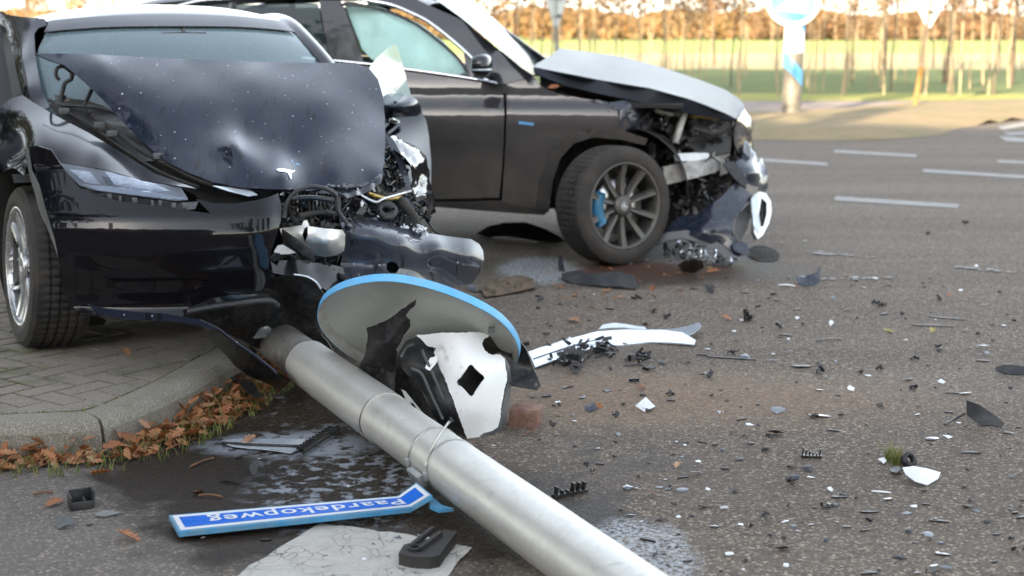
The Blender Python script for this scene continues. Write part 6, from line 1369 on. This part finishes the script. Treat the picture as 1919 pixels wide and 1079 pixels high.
# rubber block on the white slab
rbk = thing('rubber_block', 'black rubber mounting block with a channel lying on the white painted slab', 'rubber block', G(800, 1040))
bo = [(747, 1034), (757, 1014), (782, 1012), (800, 1013), (856, 995), (852, 1017), (848, 1030), (831, 1037), (821, 1052), (805, 1056), (770, 1052), (750, 1046)]
p_, f_ = cdt([(747, 1036), (757, 1020), (800, 1010), (834, 992), (857, 996), (836, 1022), (824, 1040), (805, 1044), (770, 1042)], [], 6)
Vt = [G(x, y, .038) for x, y in p_]; nT = len(Vt); ec = {}
for f in f_:
    for i in range(3): ec[(f[i], f[(i+1) % 3])] = 1
Fb = [tuple(f) for f in f_]+[(a, b_, b_+nT, a+nT) for (a, b_) in ec if (b_, a) not in ec]
o = mk('block_body', Vt+[v*np.array([1, 1, 0])+np.array([0, 0, .003]) for v in Vt], Fb, 'rubber', rbk, smooth=False); bm = bmesh.new(); bm.from_mesh(o.data); bmesh.ops.recalc_face_normals(bm, faces=bm.faces); bm.to_mesh(o.data); bm.free()
for a, b_ in (((768, 1026), (812, 990)), ((786, 1030), (826, 1000))):
    q0, q1_ = G(*a, .042), G(*b_, .046); box('block_rib', (q0+q1_)/2, (q1_-q0)/2, np.cross((q1_-q0)/np.linalg.norm(q1_-q0), [0, 0, 1])*.006, (0, 0, .008), 'rubber', rbk, .002)
v, f = lathe([(0, .020), (.007, .020), (.007, .014), (0, .014)], G(778, 1028, .040), np.array([0, 0, 1.]), np.array([1., 0, 0]), np.array([0, 1., 0]), 24); mk('block_ring', v, f, 'rubber', rbk)
# wiper blade with comb
wpb = thing('wiper_strip', 'long pale plastic blade with a black toothed strip lying in the foam beside the pole', 'plastic strip', G(500, 835))
sheet('pale_blade', [(415, 826), (440, 823), (500, 822), (572, 823), (568, 838), (545, 848), (500, 842), (440, 836), (418, 830)], lambda x, y: G(x, y, .012), 'trim_white', wpb, res=7, thick=.004, crumple=.002)
tube('blade_edge', [G(416, 829, .016), G(480, 833, .018), G(560, 836, .018)], .005, 'torn_plastic', wpb, seg=6)
a, b_ = G(565, 846, .02), G(634, 801, .02); tube('toothed_strip', [a, (a+b_)/2, b_], .011, 'torn_plastic', wpb, seg=6, sm=1)
for k in range(11):
    p = a+(b_-a)*(k+.5)/12; d = (b_-a)/np.linalg.norm(b_-a); e = np.cross(d, [0, 0, 1.]); box('tooth', p-e*.012+np.array([0, 0, .008]), d*.0035, e*.012, (0, 0, .006), 'torn_plastic', wpb)
# small black housing at left, grey shard, lens sliver
hb = thing('black_housing', 'small square black plastic housing on the asphalt at the lower left', 'plastic part', G(152, 940))
c_ = G(152, 938, .02); e1 = np.array([.9, .42, 0]); e2 = np.array([-.42, .9, 0])
for dx, dy, w1, w2, h_ in ((-.034, 0, .003, .03, .020), (.034, 0, .003, .03, .026), (0, .03, .034, .003, .024), (0, -.03, .034, .003, .012), (.006, 0, .003, .026, .014)):
    box('housing_wall', c_+e1*dx+e2*dy+np.array([0, 0, h_-.018]), e1*w1, e2*w2, np.array([.08, 0, 1])*h_, 'black_plastic', hb, .001)
box('housing_floor', c_-np.array([0, 0, .014]), e1*.034, e2*.03, (0, 0, .002), 'black_plastic', hb)
gs('grey_shard', [(101, 982), (112, 964), (124, 966), (140, 974), (136, 982), (122, 984), (110, 991)], [(101, 982, .004), (120, 966, .03), (138, 978, .02), (110, 991, .004)], 'grey_plastic', 'curled grey plastic shard below the black housing at the lower left', 'shard', res=5, thick=.003)
gs('lens_sliver', [(178, 961), (200, 956), (229, 960), (214, 964), (196, 968), (180, 966)], .006, 'clear_shard', 'clear lens sliver on the dry asphalt left of the street name sign', 'shard', res=5)
gs('grey_shard', [(467, 872), (476, 866), (483, 874), (481, 890), (468, 890)], [(467, 872, .01), (481, 890, .03)], 'grey_plastic', 'upright grey chip on the wet asphalt above the street name sign', 'shard', res=5)
gs('wedge_panel', [(1811, 749), (1835, 758), (1862, 776), (1883, 793), (1876, 801), (1858, 796), (1838, 798), (1812, 778)], [(1811, 749, .075), (1883, 793, .02), (1838, 798, .004), (1812, 778, .02)], 'black_plastic', 'largest dark wedge shaped panel piece at the right side of the road', 'shard', res=7, thick=.006, crumple=.002)
a, b_ = G(1770, 795, .004), G(1808, 775, .02); tag(tube('thin_rod', [a, b_], .004, 'torn_plastic', sm=1), 'thin black rod leaning against the left of the wedge shaped panel', 'rod')
gs('white_shell', [(1691, 876), (1712, 873), (1740, 878), (1763, 885), (1758, 897), (1738, 909), (1715, 902), (1697, 889)], [(1691, 876, .03), (1763, 885, .02), (1738, 909, .004), (1720, 888, .035)], 'white_flake', 'largest white curved shell piece beside the dry grass clump at right', 'shard', res=6, thick=.004)
v, f = lathe([(-.01, .024), (.014, .026), (.018, .014), (-.006, .012)], G(1702, 862, .024), *frame_of((.3, -.8, .5)), 20)
tag(mk('plastic_ring', v, f, 'black_plastic'), 'black plastic ring standing behind the white shell piece', 'ring')
gc = [(float(p[0]), float(p[1]), 0, rl.uniform(.03, .08)) for p in [G(1678+rl.uniform(-13, 10), 864+rl.uniform(-8, 8)) for _ in range(60)]]
tag(blades('dry_grass_clump', gc, 'grass_blade', 9), 'small clump of dry grass torn up beside the black round cap', 'grass', kind='stuff')
gs('black_clip', [(1667, 879), (1682, 874), (1694, 880), (1680, 886), (1670, 884)], .012, 'torn_plastic', 'black clip at the left tip of the white shell piece', 'clip', res=4, crumple=.004, csc=40)
gs('dark_shard', [(1489, 514), (1500, 524), (1513, 516), (1527, 512), (1537, 498), (1538, 524), (1528, 534), (1508, 536), (1494, 530)], [(1489, 514, .05), (1537, 500, .10), (1508, 536, .004), (1530, 532, .01)], 'navy_flake', 'dark curved shard with a raised spike on the road right of the fallen bumper', 'shard', res=6, thick=.004, crumple=.004)
gs('curved_shell', [(1865, 688), (1880, 683), (1905, 684), (1935, 690), (1935, 700), (1910, 702), (1885, 700), (1868, 694)], [(1865, 688, .03), (1935, 690, .03), (1900, 703, .004)], 'black_plastic', 'dark round lid cut by the right edge of the picture', 'lid', res=6, thick=.006)
gs('long_bracket', [(1052, 512), (1066, 508), (1090, 506), (1100, 512), (1130, 512), (1160, 510), (1186, 517), (1197, 531), (1190, 540), (1150, 538), (1100, 535), (1070, 530), (1056, 524)], [(1052, 512, .03), (1130, 512, .05), (1197, 531, .03), (1100, 535, .004)], 'black_plastic', 'long grey plastic bracket lying in front of the SUV wheel', 'bracket', res=7, thick=.01, crumple=.01)
tag(sheet('bent_blade', [(1047, 478), (1052, 482), (1058, 500), (1062, 520), (1056, 524), (1048, 514), (1045, 495)], [(1047, 478, 8.5), (1062, 520, 8.45), (1045, 495, 8.5)], 'navy_flake', None, WY, res=5, thick=.006), 'upright dark blue blade at the left end of the long grey bracket', 'shard')
gs('black_arch_liner', [(893, 437), (915, 424), (945, 417), (985, 416), (1020, 428), (1050, 444), (1062, 452), (1030, 455), (990, 448), (950, 442), (915, 443)], [(893, 437, .01), (960, 417, .10), (1062, 452, .01), (980, 448, .01)], 'torn_plastic', 'arched black liner lying under the sill of the grey SUV', 'liner', res=8, thick=.004)
gs('mesh_grille', [(1404, 466), (1412, 460), (1432, 460), (1452, 466), (1461, 476), (1458, 486), (1445, 490), (1420, 488), (1406, 480)], [(1404, 466, .03), (1461, 476, .02), (1420, 488, .006)], 'liner', 'oval black mesh grille piece on the road at the right tip of the fallen bumper', 'grille', res=5, thick=.004, holes=[[(x, y), (x+3.4, y), (x+3.4, y+2.4), (x, y+2.4)] for y in (464.5, 469, 473.5, 478, 482.5) for x in (1414, 1420.5, 1427, 1433.5, 1440, 1446.5)])
gs('broken_lamp', [(1270, 497), (1282, 488), (1300, 485), (1316, 490), (1318, 502), (1304, 511), (1284, 510)], [(1270, 497, .02), (1300, 485, .10), (1304, 511, .01)], 'gloss_plastic', 'round black lamp unit lying in front of the fallen bumper', 'lamp', res=5, thick=.01, crumple=.008)
heap('bonnet_gap_leaves', (1, 1), 1, 1, 1, .001, 'twig', 'tiny brown speck', 1) if False else None
lf = place(LM[1], 'oak_leaf', S.L(1042, 163, .05), 1.0, .9, r=rl); tag(lf, 'brown leaf caught in the gap at the rear corner of the SUV bonnet', 'leaf')
hg = thing('sump_plate', 'black torn plate lying by the kerb under the hanging splitter', 'plastic part', G(500, 770))
sheet('plate', [(420, 690), (436, 686), (455, 700), (478, 722), (492, 742), (478, 744), (455, 728), (430, 706)], lambda x, y: G(x, y, .05), 'torn_plastic', hg, res=7, crumple=.01)

# ------------------------------------------------------------------ scattered fragments
MATC = {'W': ('white_flake', 'white'), 'K': ('torn_plastic', 'black'), 'B': ('navy_flake', 'dark blue'), 'S': ('grey_flake', 'grey')}
rf = random.Random(77)
def shard_geo(kind, L, Wd, r):
    if kind == 'f':
        n = r.randint(4, 6); top = []; bend = r.uniform(-.5, .5); tl = r.uniform(-.7, .7)
        for i in range(n):
            a = 6.283*(i+r.uniform(-.25, .25))/n; u, v_ = math.cos(a)*L/2*r.uniform(.6, 1.12), math.sin(a)*Wd/2*r.uniform(.45, 1.15); top.append(np.array([u, v_, abs(tl)*Wd+tl*v_+bend*.35*(u/L)**2*L+.05*L]))
        c = sum(top)/n+np.array([0, 0, .06*Wd]); th = np.array([0, 0, -max(.0015, .03*Wd)])
        V = top+[c]+[p+th for p in top]+[c+th]; m_ = n+1
        F_ = [(i, (i+1) % n, n) for i in range(n)]+[((i+1) % n+m_, i+m_, n+m_) for i in range(n)]+[(i, i+m_, (i+1) % n+m_, (i+1) % n) for i in range(n)]; return V, F_
    if kind == 's':
        K = 6; V = []; bend = r.uniform(-.25, .25); rise = r.uniform(0, .3)
        for i in range(K+1):
            s = i/K-.5; ww = Wd/2*(1-.7*abs(s*2)**3)*r.uniform(.8, 1.1); c = np.array([s*L, bend*L*s*s, .002+rise*L*.25*(1-(2*s)**2)]); V += [c+(0, -ww, 0), c+(0, ww, 0), c+(0, ww, .004), c+(0, -ww, .004)]
        F_ = [(i*4+j, i*4+(j+1) % 4, (i+1)*4+(j+1) % 4, (i+1)*4+j) for i in range(K) for j in range(4)]+[(3, 2, 1, 0), (K*4, K*4+1, K*4+2, K*4+3)]; return V, F_
    if kind == 'b':
        P_ = [(boxv((0, 0, .004), (L/2, 0, 0), (0, Wd*.25, 0), (0, 0, .004)), BOXF)]
        for i in range(6):
            x = (i+.5)/6*L-L/2; h_ = Wd*r.uniform(.3, .8); P_.append((boxv((x, 0, h_*.5), (L*.025, 0, 0), (0, Wd*.2, 0), (.1*h_, 0, h_*.5)), BOXF))
        return joinvf(P_)
    P_ = []
    for i in range(r.randint(3, 5)):
        a = np.array([r.gauss(0, 1), r.gauss(0, 1), r.gauss(0, .5)]); a /= np.linalg.norm(a); b_ = np.cross(a, [r.gauss(0, 1) for _ in range(3)]); b_ /= np.linalg.norm(b_); s = L*r.uniform(.16, .34)
        P_.append((boxv(np.array([r.uniform(-.3, .3)*L, r.uniform(-.25, .25)*Wd, s*.35]), a*s, b_*s*r.uniform(.15, .5), np.cross(a, b_)*s*.12), BOXF))
    return joinvf(P_)
KIND = {'f': ('shard', 'flat chip'), 's': ('plastic_strip', 'narrow strip'), 'c': ('plastic_clip', 'broken clip'), 'b': ('toothed_strip', 'toothed strip')}
LAND = [((1841, 773), 'the wedge shaped panel'), ((1728, 890), 'the white shell piece'), ((985, 776), 'the single red brick'), ((1180, 630), 'the silver trim'), ((1517, 517), 'the spiked dark shard'), ((1890, 693), 'the round lid'), ((1433, 475), 'the oval mesh grille'), ((1160, 385), 'the SUV front wheel'), ((1180, 1040), 'the pole at the bottom edge'), ((1071, 685), 'the heap of black clips'), ((560, 950), 'the street name sign'), ((152, 922), 'the black housing'), ((1680, 380), 'the long lane dash')]
def shard(x, y, w_, h_, kc, label=None):
    kind, colr_ = kc[0], kc[1]; r = rf; s = pxm(x, y); c = G(x, y); el = math.sin(math.atan2(CAMH, float(np.linalg.norm(c[:2]))))
    L = w_/s; Wd = min(L*.9, max(.15*L, h_/s/el*.55)) if kind != 's' else max(.004, h_/s*.7)
    V, F_ = shard_geo(kind, L, Wd, r); a = r.uniform(-.6, .6) if kind != 'c' else r.uniform(0, 3)
    if h_ > w_*1.3: a = 1.4
    ca, sa_ = math.cos(a), math.sin(a); V = np.array([np.array(v, float) for v in V]); V[:, 2] -= V[:, 2].min()-.001
    V = [np.array([c[0]+v[0]*ca-v[1]*sa_, c[1]+v[0]*sa_+v[1]*ca, v[2]]) for v in V]
    o = mk(KIND[kind][0], V, F_, MATC[colr_][0], None, smooth=False); bm = bmesh.new(); bm.from_mesh(o.data); bmesh.ops.recalc_face_normals(bm, faces=bm.faces); bm.to_mesh(o.data); bm.free()
    shard.all.append((o, x, y, w_, kind, colr_)); return o
shard.all = []
DATA = """1813,421,20,8,cK 1739,440,14,6,fK 1603,464,9,5,fK 1468,457,14,6,fW 1509,452,11,4,fW 1474,536,32,8,sW 1449,552,14,7,fB 1484,573,9,22,fK 1419,576,14,7,cK 1409,602,30,15,cK 1502,610,14,9,cK 1472,629,26,9,sK
1554,639,52,7,sK 1589,582,17,8,fW 1494,598,10,7,fW 1557,610,14,6,fW 1655,575,19,9,cK 1648,577,9,5,fW 1734,540,14,7,cK 1761,564,19,10,cK 1873,548,10,5,fK 1847,572,20,4,sS 1775,597,66,10,sK 1748,612,76,9,sK 1807,622,16,9,fW 1697,638,13,8,fW
1756,652,18,9,cK 1760,655,12,5,fW 1843,649,22,7,fW 1849,664,13,5,fS 1450,664,9,8,fW 1447,677,23,3,sS 1504,687,40,18,fK 1539,701,32,13,cB 1712,674,19,12,cK 1701,713,28,8,fW 1764,718,16,5,fW 1627,704,17,7,fW 1613,701,15,7,cK 1535,732,21,6,fW 1594,732,19,7,fW
1786,738,28,8,sK 1810,739,28,7,fW 1796,793,12,13,fW 1536,780,44,14,fW 1525,783,26,8,cK 1456,773,30,17,fS 1651,763,24,13,cK 1718,778,16,8,fW 1749,822,27,14,fW 1775,821,18,8,fW 1624,799,8,12,cK 1455,814,34,12,fB 1561,808,23,7,sK 1408,832,12,15,sK 1433,847,22,8,cK
1520,857,38,14,bK 1817,850,33,9,sK 1628,851,12,7,fW 1655,867,18,8,fW 1519,895,20,6,fW 1814,883,14,12,cK 1897,896,18,12,cS 1556,920,13,6,fW 1581,929,23,9,fS 1605,934,10,6,fB 1651,924,35,6,sW 1664,936,23,12,fW 1556,948,40,13,fK 1630,961,35,9,sK 1698,963,26,8,fS
1714,950,19,5,fW 1789,936,9,12,fS 1760,978,38,13,sK 1752,974,22,6,fW 1630,978,18,6,cK 1586,988,27,7,fS 1740,1003,28,15,fS 1620,996,18,5,sK 1468,1032,34,10,fB 1473,1062,16,12,fW 1683,1047,34,11,fK 1759,1038,13,14,fW 1749,1061,24,7,fW 1773,1065,27,6,fS 1864,1054,17,5,sK
1714,1018,15,8,fW 1495,996,13,6,fB 1488,987,15,6,fS 1520,984,14,6,fW 1472,979,17,4,sW 1208,769,42,17,fW 1214,771,32,15,cK 1065,727,25,6,sB 1191,716,24,9,cB 1326,708,36,9,cK 1107,770,28,12,fB 1091,746,17,7,fS 1045,754,16,8,fW 1049,760,20,8,cK 1076,790,13,6,fW
1033,801,24,8,cK 1011,824,9,6,cK 1334,744,14,9,fK 1351,775,17,7,cW 1391,787,28,6,sK 1404,797,24,6,fW 1188,827,10,5,cK 1153,832,10,5,cK 1121,841,11,7,fW 1284,835,10,8,fW 1287,832,12,6,cK 1316,830,20,6,sK 1151,858,13,7,cK 1388,862,28,8,fK 1304,891,25,12,fW
1280,897,24,6,sK 1309,866,14,9,fW 1068,926,72,16,bK 1236,914,18,5,fS 1252,918,20,7,fB 1278,920,34,8,fS 1326,919,10,6,fW 1193,916,10,6,fW 1316,953,22,6,fB 1358,956,20,9,cW 1182,968,18,5,sB 1239,974,30,7,fS 1338,989,18,7,sB 1389,984,14,8,fW 1249,1017,18,6,fB
1242,1038,34,11,fW 1228,1046,22,9,cK 1366,1040,22,10,fW 1161,1024,10,7,cK 1142,1017,12,6,fK 1393,1069,7,5,fW 1194,562,26,10,cK 1331,548,28,10,fK 1249,597,22,20,cK 1208,609,18,8,cK 1371,672,92,12,sK 1372,664,26,18,cK 1398,672,30,10,fB 1400,603,38,16,cK 1325,655,15,7,fW 1243,683,22,8,fK 1188,686,36,8,sK 1208,670,28,12,cB
1142,694,14,6,cK 1449,663,10,6,fW 1212,487,13,24,fW 1180,495,10,9,fW 1166,525,42,13,fB 1142,668,20,8,cS 1080,700,40,10,cK 168,985,18,6,fK 431,906,40,7,sK 445,860,14,5,fK 705,1000,14,8,fK 745,1010,20,9,fB 706,973,16,6,fW 700,1022,10,6,cK 182,716,30,6,sB 255,720,10,4,fK 402,690,24,14,cK
380,1010,9,4,fW 925,835,9,5,fW 1000,745,18,7,fS 1030,740,9,4,fB 1400,730,10,4,fB 1420,760,9,4,fK 1440,905,10,4,fS 1590,1045,9,4,fS 1650,1020,10,5,fK 1700,1000,12,5,fK 1830,960,14,6,fS 1850,980,14,6,fK 1893,955,14,8,fK 1900,1035,22,10,cK 1720,1075,18,6,fW 1500,1050,12,5,fS 1395,1000,9,4,fB
1440,560,10,4,fS 1560,560,12,4,fS 1620,540,12,4,fB 1690,590,10,4,fK 1800,545,11,4,fW 1830,500,10,4,fW 1880,610,12,5,fW 1860,640,9,4,fK 1575,500,11,4,fW 1600,520,22,5,fS 1640,522,13,4,fW 1300,610,10,4,fB 1290,680,12,5,fS 1380,640,9,4,fK 1350,740,10,4,fW 1130,640,12,6,fK 985,650,22,6,cK 960,545,20,12,cB 885,545,24,12,fB 905,548,40,9,sK"""
for tk in DATA.split():
    a = tk.split(','); shard(float(a[0]), float(a[1]), float(a[2]), float(a[3]), a[4])
seen = set()
for (o, x, y, w_, kind, c_) in shard.all:
    dl = sorted(LAND, key=lambda q: abs(q[0][0]-x)+1.6*abs(q[0][1]-y)); (lx, ly), ln = dl[0]; dx, dy = x-lx, y-ly
    colw = 'navy' if c_ == 'B' else MATC[c_][1]; hpos = 'right of' if dx > 0 else 'left of'; 
    if abs(dy) > abs(dx): pos = ('in front of' if dy > 0 else 'behind')
    else: pos = hpos
    dist = math.hypot(dx, dy); dd = 'close ' if dist < 60 else ('' if dist < 150 else 'far ')
    sz = 'tiny' if w_ < 13 else 'small' if w_ < 22 else 'short' if w_ < 32 else 'large'
    lab = f"{sz} {colw} {KIND[kind][1]} on the road {dd}{pos} {ln}"
    if lab in seen:
        (mx, my), mn = dl[1]; lab2 = f"{lab}, {'left' if x < mx else 'right'} of {mn}"
        lab = lab2 if len(lab2.split()) <= 16 else lab
    seen.add(lab); tag(o, lab, 'fragment', 'broken car fragments scattered on the road')
rg = random.Random(99); k = 0
while k < 290:
    x = rg.uniform(960, 1960) if rg.random() < .86 else rg.uniform(420, 900); y = 520+560*rg.random()**1.1
    if x < 960 and y < 840: continue
    if x < 1300 and y > 700+(x-950)*1.3: 
        if x > 900: continue
    kc = rg.choice(['fW', 'fK', 'fK', 'cK', 'cK', 'fS', 'fB', 'sK']); w_ = (rg.uniform(4, 13) if rg.random() < .72 else rg.uniform(13, 30))*(.7+.5*(y-500)/560)
    if w_ > 12: kc = rg.choice(['cK', 'cK', 'sK', 'fB', 'fK'])
    shard(x, y, w_, w_*.5, kc); o = shard.all[-1][0]
    tag(o, (f"tiny {MATC[kc[1]][1]} crumb among the fragments strewn over the road" if w_ <= 12 else f"{MATC[kc[1]][1]} broken plastic piece among the crumbs strewn over the road"), 'fragment', 'tiny crumbs strewn over the road'); k += 1
# loose leaves
for x, y, s, lab in ((95, 945, 1.0, 'red brown oak leaf below the brown twig at the lower left'), (180, 888, 1.0, 'flat tan oak leaf just below the leaf drift at left'), (248, 1010, 1.25, 'large tan oak leaf on the asphalt left of the street name sign'), (370, 922, .9, 'curled brown oak leaf above the left end of the street name sign'),
                   (1079, 602, 1.5, 'large brown oak leaf behind the silver trim'), (1111, 577, .8, 'small orange leaf behind the silver trim, left of the yellow one'), (1230, 582, .8, 'bright orange leaf behind the right end of the silver trim'), (1139, 545, .9, 'tan leaf in front of the long grey bracket'),
                   (1224, 539, 1.1, 'orange leaf right of the long grey bracket'), (1331, 510, 1.3, 'tan leaf in front of the round black lamp unit'), (1277, 542, .8, 'pale leaf in front of the fallen bumper'), (1365, 597, .9, 'tan crumpled leaf left of a black clip in the middle of the road'), (1335, 645, .7, 'small orange leaf right of the silver trim tip'),
                   (1491, 535, .6, 'orange leaf at the foot of the spiked dark shard'), (1592, 518, .7, 'orange leaf right of the spiked dark shard'), (1778, 553, .5, 'small orange leaf far right in the middle distance'), (1198, 725, .8, 'rust coloured leaf behind the white and black shard'), (988, 813, .8, 'orange leaf in front of the single red brick'),
                   (1226, 925, .6, 'small red brown leaf left of the grey strips at the bottom centre'), (1120, 759, .6, 'small red leaf right of the single red brick'), (460, 830, .9, 'red brown leaf on the wet road left of the pale blade'), (240, 663, .8, 'brown leaf on the brick pavement behind the kerb'), (1043, 775, .5, 'small brown leaf close right of the single red brick'),
                   (930, 690, .6, 'leaf beside the black flap'), (1270, 870, .6, 'thin orange leaf right of the pole in mid road')):
    if x == 930: continue
    z = KH if y < 700 and x < 400 else 0
    o = place(rl.choice(LM), 'oak_leaf', tuple(G(x, y, z+.008)), s*.9, .45, r=rl); tag(o, lab, 'leaf')
for x, y, s, lab in ((1747, 618, .7, 'yellow leaf under the black strip at right'), (1662, 620, .8, 'pale yellow green leaf in the middle of the road at right'), (1331, 502, .5, 'small yellow leaf under the fallen bumper')):
    o = place(rl.choice(LY), 'yellow_leaf', tuple(G(x, y, .008)), s, .45, r=rl); tag(o, lab, 'leaf')
for i in range(46):
    x, y = rl.uniform(980, 1320), rl.uniform(500, 560); o = place(rl.choice(LM), 'oak_leaf', tuple(G(x, y, .006)), rl.uniform(.25, .5), .4, r=rl); tag(o, 'small brown leaf bit in the litter in front of the grey SUV', 'leaf', 'leaf bits in front of the SUV')
# torn up mud behind the sign
o = skin('mud_patch', *(lambda pf: ([G(x, y, .012+.03*max(0, noise.noise(Vector((x*.08, y*.12, 0))))) for x, y in pf[0]], pf[1]))(cdt([(900, 540), (930, 522), (975, 515), (1000, 522), (1004, 538), (975, 545), (940, 552), (910, 556)], [], 6)), 'mud', None); tag(o, 'patch of torn up mud on the road left of the long grey bracket', 'mud', kind='stuff')
